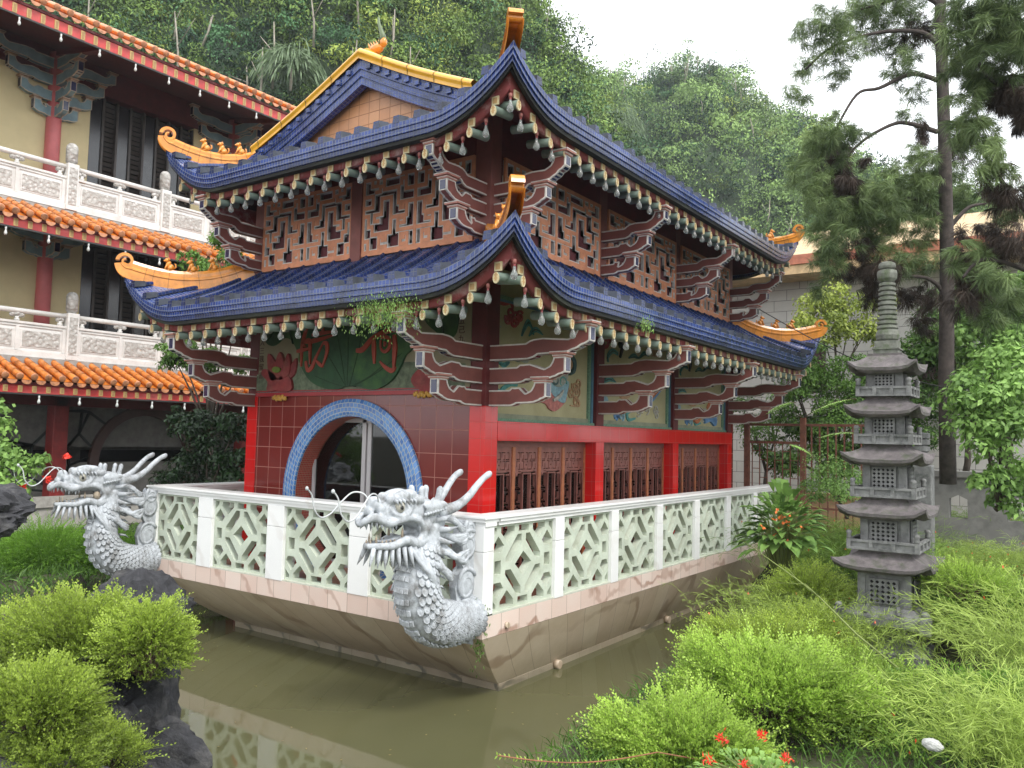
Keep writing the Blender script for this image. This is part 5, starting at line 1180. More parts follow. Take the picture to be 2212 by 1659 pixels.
# ------------------------------------------------------------------ five-tier stone pagoda
PSTONE = plain('weathered grey granite', (.17, .17, .165), .85, .3, 9, .6, stain=(.05, .055, .05), stain_amt=.8, stain_scale=6)
PROOF = plain('dark lichened granite', (.12, .105, .105), .85, .35, 12, .6, stain=(.05, .065, .03), stain_amt=.7, stain_scale=9)
PMOSS = plain('mossy granite', (.15, .155, .13), .9, .35, 14, .6, stain=(.06, .09, .03), stain_amt=.8, stain_scale=8)
def stone_pagoda(x, y, z, s=1., tiers=5, label='tall grey five-tier granite garden pagoda with ringed finial on the right bank', full=True):
    T = thing('stone_pagoda', label, 'pagoda', (x, y, z)); O = Matrix.Translation((x, y, z)) @ Matrix.Scale(s, 4)
    def part(nm, mat, fn, par=T):
        m = MB(); m.T = O; fn(m); return m.build(nm, mat, par)
    def base(m):
        m.bbox((-.37, -.37, -.35), (.37, .37, .04), .02)
        G = []
        for k in range(9):
            t = k/8; r = lerp(.37, .25, t**.5 if t < .6 else t) ; G.append([(a*r, b*r, .04+.17*t) for a, b in ((-1, -1), (1, -1), (1, 1), (-1, 1), (-1, -1))])
        m.grid(G, smooth=False); m.box((-.26, -.26, .2), (.26, .26, .29))
        m.bbox((-.38, -.38, .285), (.38, .38, .40), .02)
        for sx in (-1, 1):
            for sy in (-1, 1):
                m.bbox((sx*.39-.05, sy*.39-.05, .27), (sx*.39+.05, sy*.39+.05, .44), .012); m.ball((sx*.39, sy*.39, .46), (.04, .04, .035), 10)
        G = [[(a*r, b*r, .40+.07*t) for a, b in ((-1, -1), (1, -1), (1, 1), (-1, 1), (-1, -1))] for t, r in ((0, .36), (.5, .30), (1, .27))]; m.grid(G, smooth=False)
        for a in range(4):
            R_ = Matrix.Rotation(a*PI/2, 4, 'Z'); m.T = O @ R_
            for u in (-.15, .15): m.beam((u, -.36, .41), (u*.9, -.28, .48), .03, .03)
        m.T = O
    part('base', PSTONE, base)
    lv = [(.44, .81, .245, .91, .475), (1.04, 1.33, .22, .82, .425), (1.57, 1.86, .20, .76, .405), (2.08, 2.34, .18, .71, .375), (2.56, 2.78, .166, .65, .35)]
    lv = lv[:tiers]; hol = [[((i+.5)*.19+dx*.075, (j+.5)*.19+dy*.075) for dx, dy in ((0, 1), (1, 0), (0, -1), (-1, 0))] for i in range(5) for j in range(5)]
    for k, (z0, z1, w, rw, rail) in enumerate(lv):
        def body(m):
            m.box((-w+.012, -w+.012, z0-.02), (w-.012, w-.012, z1+.06))
            for sx in (-1, 1):
                for sy in (-1, 1): m.box((sx*w, sy*w, z0-.02), (sx*(w-.07), sy*(w-.07), z1+.06))
        b = part('storey', PSTONE, body)
        for a in range(4):
            W = w*1.1; Hh = min(.24, (z1-z0)*.72); vs, fs = curve_fill([(0, 0), (1, 0), (1, 1), (0, 1)], hol, 1.)
            m = MB(); m.T = O @ Matrix.Rotation(a*PI/2, 4, 'Z'); m.add([((px-.5)*W, -w-.004+.022*(pz-.5), z0+.06+py*Hh) for px, py, pz in vs], fs); m.add([(-W*.5, -w+.006, z0+.06), (W*.5, -w+.006, z0+.06), (W*.5, -w+.006, z0+.06+Hh), (-W*.5, -w+.006, z0+.06+Hh)], [(0, 1, 2, 3)], mi=1)  # black sheet behind the holes paints the darkness within
            m.build('grille', [PSTONE, BLACKM], b, recalc=False)
        def roof(m):
            n = 12; rz = z1+.05; R0 = rw*.5; R1 = w*.95; G = []; B = []; hh = .135
            for i in range(n+1):
                t = i/n; r = lerp(R0, R1, t); row = []
                for q in range(4):
                    A = [(-1, -1), (1, -1), (1, 1), (-1, 1)][q]; Bq = [(1, -1), (1, 1), (-1, 1), (-1, -1)][q]
                    for j in range(8):
                        e = j/8; c = abs(e-.5)*2; row.append((lerp(A[0], Bq[0], e)*r, lerp(A[1], Bq[1], e)*r, rz+hh*(t**1.35)+.075*(c**5)*(1-t)**1.5))
                row.append(row[0]); G.append(row)
            lo = [[(p[0]*f_, p[1]*f_, p[2]-d_) for p in G[0]] for f_, d_ in ((.985, .03), (.86, .06))]; lo.append([(p[0]/R0*w*.9, p[1]/R0*w*.9, rz-.03) for p in G[0]]); m.grid(lo[::-1]+G, smooth=False)
            m.box((-w*.97, -w*.97, rz+.05), (w*.97, w*.97, rz+hh+.02))
        part('tier_roof', PROOF, roof)
        if k < tiers-1:
            z2 = z1+.05+.155
            def railing(m):
                r = rail*.72 if False else lv[k+1][4]*.5+.1
                r = (.33, .30, .27, .255)[k]; h = .10
                for a in range(4):
                    m.T = O @ Matrix.Rotation(a*PI/2, 4, 'Z')
                    m.box((-r+.001*a, -r, z2), (r-.001*a, -r+.035, z2+.022)); m.box((-r+.001*a, -r, z2+h-.024), (r-.001*a, -r+.035, z2+h)); m.box((-r+.03, -r+.016, z2+.02), (r-.03, -r+.03, z2+h-.02))
                    for u in (-1, -.33, .33, 1): m.box((u*(r-.02)-.018, -r-.003, z2+.001), (u*(r-.02)+.018, -r+.037, z2+h+.001))
                    m.lathe([(.022, 0), (.026, .02), (.02, .045), (.03, .06), (.024, .08), (.004, .088)], (-r+.02, -r+.02, z2+h), 10)
                m.T = O
            part('railing', PSTONE, railing)
    zt = lv[-1][1]+.20
    def fin(m):
        m.box((-.115, -.115, zt-.03), (.115, .115, zt+.05)); m.box((-.127, -.127, zt+.05), (.127, .127, zt+.065)); m.box((-.105, -.105, zt+.065), (.105, .105, zt+.14))
        pr = [(.07, zt+.13), (.105, zt+.16), (.115, zt+.2), (.105, zt+.24), (.09, zt+.26), (.105, zt+.275), (.10, zt+.30), (.075, zt+.305)]
        z = zt+.31
        for i in range(9): r = lerp(.098, .078, i/8); pr += [(r-.022, z), (r, z+.008), (r, z+.034), (r-.022, z+.042)]; z += .05
        pr += [(.07, z), (.092, z+.03), (.097, z+.08), (.09, z+.115), (.06, z+.125), (.078, z+.14), (.083, z+.16), (.078, z+.19), (.05, z+.205), (.01, z+.21)]
        m.lathe(pr, n=28, smooth=False)
    part('finial', PMOSS, fin)
    return T
stone_pagoda(3.43, 2.25, -1.22, 1.0)
p = at(1990, 1010, 12.5); SP2 = thing('stone_post', 'small grey ringed stone post behind the tall garden pagoda', 'post', (p.x, p.y, -1.2))
m = MB(); m.bbox((p.x-.16, p.y-.16, -1.3), (p.x+.16, p.y+.16, .55), .02); m.build('shaft', PSTONE, SP2)
m = MB(); pr = []; z = .55
for i in range(5): pr += [(.09, z), (.125, z+.01), (.125, z+.08), (.09, z+.09)]; z += .1
m.lathe(pr, (p.x, p.y, 0), 16, smooth=False); m.build('finial', PSTONE, SP2)

# ------------------------------------------------------------------ dragon figureheads; local frame: s forward (-y), x sideways, z up
def remesh(mb, voxel, name, mats, parent, smooth=3):
    o = mb.build('tmp', mats, None)
    md = o.modifiers.new('r', 'REMESH'); md.mode = 'VOXEL'; md.voxel_size = voxel; md.use_smooth_shade = True
    ms = o.modifiers.new('s', 'SMOOTH'); ms.factor = .5; ms.iterations = smooth
    dg = bpy.context.evaluated_depsgraph_get(); me = bpy.data.meshes.new_from_object(o.evaluated_get(dg)); me.name = name
    bpy.data.objects.remove(o); me.materials.clear()
    for q in mats if isinstance(mats, list) else [mats]: me.materials.append(q)
    return link(name, me, parent, (0, 0, 0))
def dragon(loc):
    T = thing('dragon_statue', 'white stone dragon figurehead with open jaws on the near corner of the marble terrace', 'dragon statue', loc, 'dragon figureheads on the terrace corners')
    def V(s, x, z): return Vector((x, -s, z))
    def cr_(pts, n=6):   # catmull-rom through (s, x, z, r)
        P_ = [pts[0]]+list(pts)+[pts[-1]]; out = []
        for i in range(1, len(P_)-2):
            for k in range(n):
                t = k/n; out.append([.5*((2*b)+(-a+c)*t+(2*a-5*b+4*c-d)*t*t+(-a+3*b-3*c+d)*t**3) for a, b, c, d in zip(P_[i-1], P_[i], P_[i+1], P_[i+2])])
        out.append(list(pts[-1])); return out
    def tube(m, pts, n=6, seg=10, mi=0, flat=1.):
        c = cr_(pts, n); m.tube([V(*q[:3]) for q in c], [max(.001, q[3]) for q in c], seg, mi=mi, flat=flat)
    def part(nm, mat, fn, par=None):
        m = MB(); fn(m); return m.build(nm, mat, par or T, loc=(0, 0, 0))
    neck = [(-.02, 0, -.98, .19), (.28, 0, -1.02, .19), (.6, 0, -.98, .21), (.84, 0, -.84, .235), (.93, 0, -.64, .24), (.90, 0, -.44, .215), (.83, 0, -.24, .19), (.82, 0, -.05, .17)]
    m = MB(); tube(m, neck, 6, 18)
    b = lambda s, x, z, rs, rx, rz, rot=0: m.ball(V(s, x, z), (rx, rs, rz), 16, rot=Matrix.Rotation(rot, 3, 'X'))
    b(.92, 0, .06, .27, .155, .15); b(.75, 0, -.02, .2, .16, .16)
    tube(m, [(.85, 0, .06, .15), (1.15, 0, .09, .135), (1.42, 0, .07, .115), (1.6, 0, .09, .095)], 4, 14)
    b(1.60, 0, .165, .085, .085, .07); b(1.56, .065, .125, .055, .045, .045); b(1.56, -.065, .125, .055, .045, .045); b(1.67, 0, .10, .05, .06, .045)
    for e in (-1, 1):
        b(1.24, e*.075, .225, .20, .062, .062, .12); b(1.42, e*.06, .205, .07, .05, .06); b(1.05, e*.09, .19, .1, .06, .05)
        # upper lip curling up at the front, running back to the corner of the mouth
        tube(m, [(1.79, 0, -.02, .03), (1.77, e*.05, .02, .035), (1.66, e*.095, .055, .04), (1.5, e*.115, .0, .042), (1.34, e*.12, .015, .036), (1.18, e*.125, .035, .034), (1.04, e*.13, .0, .036), (.965, e*.13, -.07, .04), (.97, e*.125, -.13, .04), (1.03, e*.12, -.165, .03)], 5, 10)
        b(.92, e*.10, -.06, .10, .075, .10); b(.86, e*.10, .03, .1, .07, .08)
        # lower jaw rim
        tube(m, [(.92, e*.11, -.17, .05), (1.06, e*.12, -.20, .05), (1.22, e*.115, -.165, .042), (1.4, e*.105, -.205, .038), (1.58, e*.08, -.205, .034), (1.67, e*.03, -.205, .03), (1.68, 0, -.205, .028)], 5, 10)
        # lower eyelid folds
        tube(m, [(1.48, e*.10, .14, .02), (1.42, e*.125, .08, .022), (1.30, e*.135, .055, .022), (1.2, e*.135, .085, .02), (1.16, e*.12, .14, .02)], 4, 8)
    b(1.3, 0, -.225, .34, .10, .04); b(.9, 0, -.2, .18, .12, .10)
    body = remesh(m, .0115, 'body', [DRAG], T, 2)
    def tongue(m): tube(m, [(1.0, 0, -.15, .05), (1.25, 0, -.155, .045), (1.45, 0, -.17, .03), (1.55, 0, -.165, .015)], 4, 10, flat=.5)
    part('tongue', DRAG, tongue)
    for e in (-1, 1):
        part('eye', [cmat('aged ivory eyeball', (.5, .48, .4), .4, stain=(.2, .18, .14)), BLACKM, cmat('grey iris ring', (.2, .2, .18), .5)], lambda m: (m.ball(V(1.325, e*.105, .135), .056, 18), m.lathe([(.017, 0), (.001, .004)], V(1.33, e*.105, .135)+Vector((e*.055, -.012, -.002)), 12, mi=1, axis=(e, -.2, 0)), m.lathe([(.024, -.004), (.024, .0), (.018, .003), (.016, .002)], V(1.33, e*.105, .135)+Vector((e*.0515, -.011, -.002)), 14, mi=2, axis=(e, -.2, 0))))
        part('horn', DRAG, lambda m: tube(m, [(.74, e*.10, .05, .06), (.62, e*.13, .085, .055), (.46, e*.16, .13, .047), (.32, e*.185, .21, .04), (.2, e*.2, .31, .036), (.09, e*.21, .385, .033), (.0, e*.21, .42, .033), (-.03, e*.21, .427, .02)], 5, 14))
        part('horn_bud', DRAG, lambda m: (tube(m, [(.97, e*.07, .15, .045), (.965, e*.075, .24, .036), (.96, e*.08, .29, .034), (.955, e*.08, .315, .015)], 4, 12), tube(m, [(.74, e*.09, .12, .05), (.72, e*.10, .22, .034), (.705, e*.105, .28, .036), (.70, e*.105, .31, .015)], 4, 12)))
        def ear(m):
            G = []
            for i in range(9):
                t = i/8; wv = .012*math.sin(t*14); h = .06*math.sin(PI*(t*.85+.1))+.01
                G.append([V(1.0-.26*t, e*(.15+.05*t), .10+.03*t-h+wv), V(1.0-.26*t, e*(.19+.06*t), .115+.03*t+wv), V(1.0-.26*t, e*(.15+.05*t), .12+.03*t+h+wv)])
            m.grid(G); m.grid([[p-Vector((e*.02, 0, 0)) for p in r] for r in G])
            for i in range(9): t = i/8; m.ball(V(1.0-.26*t, e*(.17+.045*t), .06+.05*t), (.02, .022, .018), 8)
        part('ear', DRAG, ear)
        # eyebrow tufts
        def brow(m):
            for k in range(6): s0 = 1.42-.055*k; m.tube([V(s0, e*.115, .20), V(s0-.01, e*.15, .19), V(s0-.02, e*.16, .155)], [.02, .016, .004], 7)
        part('brow_fringe', DRAG, brow)
        def whisker(m):
            P_ = [(1.60, e*.07, .18, .009), (1.66, e*.10, .25, .008), (1.78, e*.14, .26, .008), (1.90, e*.17, .18, .008), (2.02, e*.19, .08, .008), (2.14, e*.2, .05, .008), (2.23, e*.2, .12, .008), (2.27, e*.2, .24, .008), (2.33, e*.2, .30, .008)]
            tube(m, P_, 6, 8); m.ball(V(2.34, e*.2, .305), .019, 10)
        part('whisker', cmat('white painted rod', (.5, .52, .52), .4), whisker)
    # teeth: upper row, lower fangs, fringe of spikes under the jaw
    def tooth(m, s, x, z, ds, dz, r, dx=0): m.tube([V(s, x, z), V(s+ds*.5, x+dx*.5, z+dz*.55), V(s+ds, x+dx, z+dz)], [r, r*.75, .002], 8)
    def upper_teeth(m):
        for e in (-1, 1):
            for k in range(8): s = 1.74-.052*k; tooth(m, s, e*(.045+.065*min(1, k/3)), .0 if k < 1 else .015-.004*k, -.006, -.055-(.035 if k in (4, 6) else 0), .015)
            tooth(m, 1.02, e*.115, -.02, .0, -.09, .02)
    part('upper_teeth', DRAG, upper_teeth)
    TTH = plain('rust stained stone', (.33, .27, .2), .7, .3, 10, .3, stain=(.1, .06, .035), stain_amt=.8, stain_scale=9)
    def lower_teeth(m):
        for e in (-1, 1):
            for k in range(6): s = 1.66-.06*k; tooth(m, s, e*(.03+.05*min(1, k/2)), -.185, .0, .035+(.05 if k in (1,) else 0), .013)
            tooth(m, 1.27, e*.10, -.14, .0, .09, .016)
    part('lower_teeth', TTH, lower_teeth)
    def spikes(m):
        for e in (-1, 1):
            for k in range(12):
                t = k/11; s = lerp(1.64, .80, t); x = e*lerp(.06, .125, min(1, t*2)); f = math.sin(PI*(t*.8+.15)); ds = lerp(.07, -.14, t)
                tooth(m, s, x, -.225-.02*(t > .75), ds*1.15, -.11-.09*f, .028, dx=e*.035)
    part('jaw_spikes', [DRAG, TTH], spikes)
    def mane(m):
        r_ = random.Random(5)
        for e in (-1, 1):
            for (s0, z0, s1, z1, s2, z2, n, sp) in ((1.10, -.24, 1.0, -.42, .86, -.58, 7, .028), (.94, -.24, .80, -.42, .58, -.52, 7, .03), (.78, .02, .55, .0, .34, -.10, 6, .026), (.78, -.12, .52, -.18, .28, -.16, 6, .028), (.74, -.24, .52, -.36, .34, -.30, 6, .028)):
                for k in range(n):
                    o = (k-n/2)*sp; w = .02*math.sin(k*2.1)
                    X_ = .215 if z1 < -.3 else .15; tube(m, [(s0+o*.9, e*.11, z0+abs(o)*.2, .022), (s1+o*.8+w, e*(X_+.01*math.sin(k)), z1+o*.35, .028), ((s1+s2)/2+o*.4-w, e*(X_+.02), (z1+z2)/2+o*.5-.02, .024), (s2+w*.5, e*(X_+.015), z2+o*.25, .004)], 5, 7)
            for (s0, z0, s1, z1) in ((.80, .0, .60, .05), (.78, -.09, .50, -.07), (.80, -.17, .55, -.22), (.82, -.24, .62, -.34)): m.tube([V(s0, e*.13, z0), V((s0+s1)/2, e*.19, (z0+z1)/2-.01), V(s1, e*.2, z1)], [.034, .026, .003], 9)
        for k in range(7):     # dorsal fins along the nape
            t = k/6; s, z = lerp(.62, .60, t)-.06*math.sin(PI*t), lerp(-.25, -.84, t); m.tube([V(s+.06, 0, z), V(s-.03, 0, z-.01), V(s-.10, 0, z-.05)], [.045, .03, .004], 8, flat=.4)
    part('mane', DRAG, mane)
    # scales on back and flanks, plates down the throat
    def scales(m):
        c0 = cr_(neck, 20); c = [c0[0]]; acc = 0
        for a_, b_ in zip(c0, c0[1:]):
            acc += math.dist(a_[:3], b_[:3])
            if acc >= .028: c.append(b_); acc = 0
        n = len(c); row = 0; i = 1
        while i < n-6:
            row += 1; q = c[i]; p = V(*q[:3]); t = (V(*c[i+1][:3])-V(*c[i-1][:3])).normalized(); sx = Vector((1, 0, 0)); nrm = t.cross(sx).normalized(); r = q[3]
            if nrm.dot(Vector((0, -1, -.7))) < 0: nrm = -nrm        # nrm points to the throat side
            K = 22
            for k in range(K):
                a = 2*PI*(k+.5*(row % 2))/K; d = nrm*math.cos(a)+sx*math.sin(a)
                if math.cos(a) > .74: continue
                M3 = Matrix((t, t.cross(d).normalized()*-1, d)).transposed() @ Matrix.Rotation(.42, 3, 'Y'); o = p+d*(r+.010)
                prof = [(.0, .010), (.5, .0095), (.72, .004), (.8, .009), (1., .002), (.98, -.006)]; vs = []
                for f, z in prof:
                    for j in range(10): b_ = 2*PI*j/10; vs.append(o+M3 @ Vector((math.cos(b_)*.050*f, math.sin(b_)*.037*f, z)))
                m.add(vs, [(u*10+j, u*10+(j+1) % 10, (u+1)*10+(j+1) % 10, (u+1)*10+j) for u in range(5) for j in range(10)], smooth=True)
            if True:
                for e in (-1.5, -.5, .5, 1.5):
                    a = e*.225; d = nrm*math.cos(a)+sx*math.sin(a); M3 = Matrix((t, t.cross(d).normalized()*-1, d)).transposed() @ Matrix.Rotation(.3, 3, 'Y'); o = p+d*(r+.008); x = .023*r/.22; l = .026
                    vs = [o+M3 @ Vector(v_) for v_ in ((-l, -x, 0), (l, -x, 0), (l, x, 0), (-l, x, 0), (-l*.95, -x*.8, .014), (l*.8, -x*.7, .014), (l*.8, x*.7, .014), (-l*.95, x*.8, .014))]
                    m.add(vs, [(4, 5, 6, 7), (0, 1, 5, 4), (1, 2, 6, 5), (2, 3, 7, 6), (3, 0, 4, 7)], smooth=False)
            i += 2
    part('scales', DRAG, scales)
    # cloud scroll bracket against the terrace corner
    def scroll(m):
        poly = [(-.0, -.06), (.16, -.06), (.27, -.10), (.31, -.2), (.28, -.34), (.24, -.45), (.20, -.5), (.28, -.56), (.34, -.68), (.30, -.82), (.22, -.88), (.28, -.95), (.34, -1.05), (.26, -1.2), (.0, -1.26)]
        vs = [(x_, -s, z) for x_ in (-.045, .045) for s, z in poly]; n = len(poly)
        m.add(vs, [list(range(n)), list(range(2*n-1, n-1, -1))]+[[i, (i+1) % n, (i+1) % n+n, i+n] for i in range(n)])
        for (s, z, r, a0) in ((.14, -.28, .155, 2.2), (.16, -.66, .17, 2.6), (.16, -.95, .155, 2.4), (.12, -.13, .10, 1.0)):
            for e in (-1, 1):
                pts = []
                for i in range(30): t = i/29; rr = r*(1-.85*t); a = a0-t*2*PI*1.7; pts.append((V(s+rr*math.cos(a), e*.055, z+rr*math.sin(a)), .026*(1-.45*t)))
                m.tube([q[0] for q in pts], [q[1] for q in pts], 8)
                m.ball(V(s, e*.05, z), (.02, r*.9, r*.9), 16)
    part('cloud_scroll', DRAG, scroll)
    return T
def copy_tree(o, parent=None, label=None, loc=None):
    c = o.copy(); col.objects.link(c); c.parent = parent
    if label: c['label'] = label
    if loc is not None: c.location = loc
    for ch in o.children: copy_tree(ch, c)
    return c
DR = dragon((-.17, .02, 0)); DR.scale = (1.05, .80, 1.05); DR.rotation_euler.z = math.radians(-9)
D2 = copy_tree(DR, None, 'white stone dragon figurehead holding a pearl on the far left corner of the marble terrace', (-6.02, .02, .0))
m = MB(); m.ball((0, -1.08, -.10), .055, 16); pe = m.build('pearl', cmat('rust stained stone', (.33, .27, .2)), D2, loc=(.10, 0, 0))
# ------------------------------------------------------------------ garden plants and rocks
def leafmat(nm, d, l, sc=2., brown=None, tr=.3, rough=.5): return MATS.get(nm) or leafy(nm, d, l, sc, rough, tr, brown=brown)
SHRUBM = leafmat('lime shrub leaves', (.05, .11, .015), (.46, .66, .11), 1.6, tr=.35)
SHRUBL = leafmat('yellow green shrub leaves', (.035, .07, .012), (.40, .53, .08), 1.4, tr=.35)
FEATH = leafmat('feathery green', (.02, .07, .012), (.22, .42, .05), 1.3)
RUSHM = leafmat('desaturated rush green', (.015, .05, .01), (.32, .50, .09), 1.1, brown=(.16, .10, .05))
GRASSM = leafmat('yellow green rushes', (.06, .11, .02), (.42, .55, .12), .9)
DARKL = leafmat('dark glossy leaves', (.004, .012, .005), (.04, .085, .03), 2.5, tr=.12, rough=.3)
MIDL = leafmat('mid green leaves', (.015, .045, .01), (.18, .34, .06), 1.2)
LIGHTL = leafmat('light green leaves', (.04, .10, .02), (.34, .55, .14), 1.5)
VINEL = leafmat('vine leaves', (.08, .13, .02), (.5, .58, .12), 1.2, brown=(.3, .13, .06))
PINEM = leafmat('pine needles', (.045, .08, .03), (.34, .45, .17), .9, brown=(.09, .05, .035), tr=.15)
PINED = leafmat('dead pine needles', (.02, .016, .012), (.11, .075, .055), 1.5, tr=.1)
TWIG = plain('brown twig', (.09, .06, .04), .9, .3, 20); GTWIG = cmat('green stem', (.16, .2, .05), .7); REDF = cmat('red petals', (.75, .04, .02), .5); CORAL = cmat('coral petals', (.75, .14, .06), .5)
ROCK = plain('dark craggy limestone', (.032, .032, .036), .9, .6, 7, 1., stain=(.12, .115, .11), stain_amt=.7, stain_scale=4)
def rock(name, lab, c, r, seed, n=26, rough=.35):
    c = Vector(c); G = []; rr = np.random.default_rng(seed); ph = rr.uniform(0, 6, 16)
    for i in range(n+1):
        a = PI*i/n; row = []
        for j in range(2*n):
            b = 2*PI*j/(2*n); d = np.array([math.sin(a)*math.cos(b), math.sin(a)*math.sin(b), math.cos(a)])
            k = 0
            for q in range(8): f = 1.6*1.75**q; k += abs(math.sin(d[0]*f+ph[q])*math.sin(d[1]*f*1.1+ph[q+3])+math.cos(d[2]*f+ph[q+6])*.6)/(1.5**q)
            s = 1+rough*(k-1.1); row.append((c.x+d[0]*r[0]*s, c.y+d[1]*r[1]*s, c.z+d[2]*r[2]*s))
        row.append(row[0]); G.append(row)
    m = MB(); m.grid(G, smooth=False); o = m.build(name, ROCK, recalc=False); return tag(o, lab, 'rock')
def lump(d, ph): return 1+.24*np.sin(d[:, 0]*4.1+ph)*np.cos(d[:, 1]*3.7+ph*1.3)+.15*np.sin(d[:, 0]*9+d[:, 1]*8+ph*2)
def mound(name, lab, c, r, K, mat, leaf, w, m=10, L=(.1, .2), tint=.5, seed=1, cat='shrub', spread=.9, upb=.35, trunk=True, group=None, stem_mat=None, sag=.2, low=-.35, core=True):
    K = int(K*.72); leaf *= 1.12; w *= 1.15; r_ = np.random.default_rng(seed); T = thing(name, lab, cat, (c[0], c[1], c[2]-r[2]*.4), group); d = unit(K, r_); d[:, 2] = np.where(d[:, 2] < low, -d[:, 2]*.6, d[:, 2])
    c = np.array(c, float); R = np.array(r, float); f = lump(d, seed)*(1-.5*r_.random(K)**2.2)
    O = c+d*R*f[:, None]*.86; D = d*np.array([1, 1, .8])+np.array([0, 0, upb])+unit(K, r_)*.38*spread
    lf = LF(); st = LF(); tn = np.clip(tint+.5*(f-.8)+.3*(d[:, 2]-.3)+r_.normal(0, .08, K), 0, 1)  # tint paints shading: paler on top and outside, darker inside the mound
    sprigs(lf, O, D, r_.uniform(*L, K)*np.where(r_.random(K) < .06, 1.9, 1), m, leaf, w, tn, r_, sag=sag, stems=st); lf.build('leaves', mat, T, .05)
    st.build('twigs', stem_mat or GTWIG, T, 0)
    if trunk:
        q = MB()
        for k in range(26):
            v = Vector(unit(1, r_)[0]); v.z = abs(v.z)*.7; e = Vector(c)+Vector((v.x*R[0], v.y*R[1], v.z*R[2]))*.82; b = Vector(c)-Vector((0, 0, R[2]*.6)); q.tube([b, b.lerp(e, .5)+Vector(unit(1, r_)[0])*.05, e], [.014, .008, .003], 5)
        q.build('branches', TWIG, T)
    return T
def tree(name, lab, base, clumps, mat, leaf, w, n, tint=.5, seed=1, cat='tree', tr=.06, bark=BARK, group=None):
    """clumps = [(centre, radius)]; limbs run from the base to each clump"""
    r_ = np.random.default_rng(seed); b = Vector(base); T = thing(name, lab, cat, b, group); m = MB(); cc = sum((Vector(c) for c, _ in clumps), Vector())/len(clumps)
    fork = b.lerp(Vector((cc.x, cc.y, min(Vector(c).z for c, _ in clumps))), .6); m.tube([b, b.lerp(fork, .5)+Vector((.04, .02, 0)), fork], [tr, tr*.85, tr*.7], 10)
    for c, r in clumps: c = Vector(c); m.tube([fork, fork.lerp(c, .5)+Vector((0, 0, .08)), c], [tr*.6, tr*.35, tr*.12], 7)
    m.build('trunk', bark, T); lf = LF(); A = sum(r*r for _, r in clumps)
    for i, (c, r) in enumerate(clumps): crown(lf, c, (r, r, r*.8), int(n*r*r/A), leaf, w, tint+.12*math.sin(i*2.3), lobes=8, r_=r_, spread=.7, tj=.2)
    lf.build('crown', mat, T, .1); return T

# --- left foreground: crag with an overhanging yellow-green shrub
pr = at(215, 1540, 5.6)
rock('crag', 'dark craggy limestone rock overhanging the pond under the yellow-green shrub', at(170, 1625, 5.8)+Vector((-.1, .1, -.35)), (.74, .6, .9), 4, 64, .34)
rock('crag', 'smaller grey boulder behind the yellow-green shrub below the far dragon', at(300, 1335, 7.7), (.42, .4, .3), 9, 28, .3)
o = rock('crag', 'dark jutting rock at the left edge below the hibiscus bush', at(-40, 1115, 6.4), (.36, .3, .17), 12, 28, .35)
q_ = at(-190, 1115, 6.2); o2 = rock('crag', 'tmp', (q_.x, q_.y, -1.15), (.42, .4, 1.15), 15, 40, .34); bm = bmesh.new(); bm.from_mesh(o.data); bm.from_mesh(o2.data); bm.to_mesh(o.data); bm.free(); bpy.data.objects.remove(o2)
rock('crag', 'low dark rock in the bottom left corner', at(60, 1760, 4.9), (.55, .45, .28), 14, 44, .3)
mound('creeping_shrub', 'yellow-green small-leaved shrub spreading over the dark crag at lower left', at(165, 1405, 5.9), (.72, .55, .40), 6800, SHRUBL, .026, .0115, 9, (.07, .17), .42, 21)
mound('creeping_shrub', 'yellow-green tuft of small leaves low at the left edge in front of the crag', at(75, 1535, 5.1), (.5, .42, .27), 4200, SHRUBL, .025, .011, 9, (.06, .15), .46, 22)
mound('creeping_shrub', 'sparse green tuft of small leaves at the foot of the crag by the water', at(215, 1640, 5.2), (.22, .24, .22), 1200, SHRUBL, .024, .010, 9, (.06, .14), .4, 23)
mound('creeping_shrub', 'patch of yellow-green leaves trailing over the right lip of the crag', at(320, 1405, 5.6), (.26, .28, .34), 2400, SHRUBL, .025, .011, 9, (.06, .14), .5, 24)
lf = LF(); st = MB(); a = at(330, 1380, 5.5); b = at(404, 1293, 5.3)
T = thing('twig', 'single lime green shoot reaching up over the water from the left shrub', 'twig', a); O = np.array([list(a.lerp(b, i/30)) for i in range(31)]); 
for sgn in (-1, 1): lf.put(O, np.tile(np.array(b-a), (31, 1))+rng.normal(0, .05, (31, 3))+np.array([0, .03*sgn, .04*sgn]), unit(31), .02, .008, .8)
lf.build('leaves', SHRUBM, T); st.tube([a, b], [.004, .002], 6); st.build('stem', GTWIG, T)

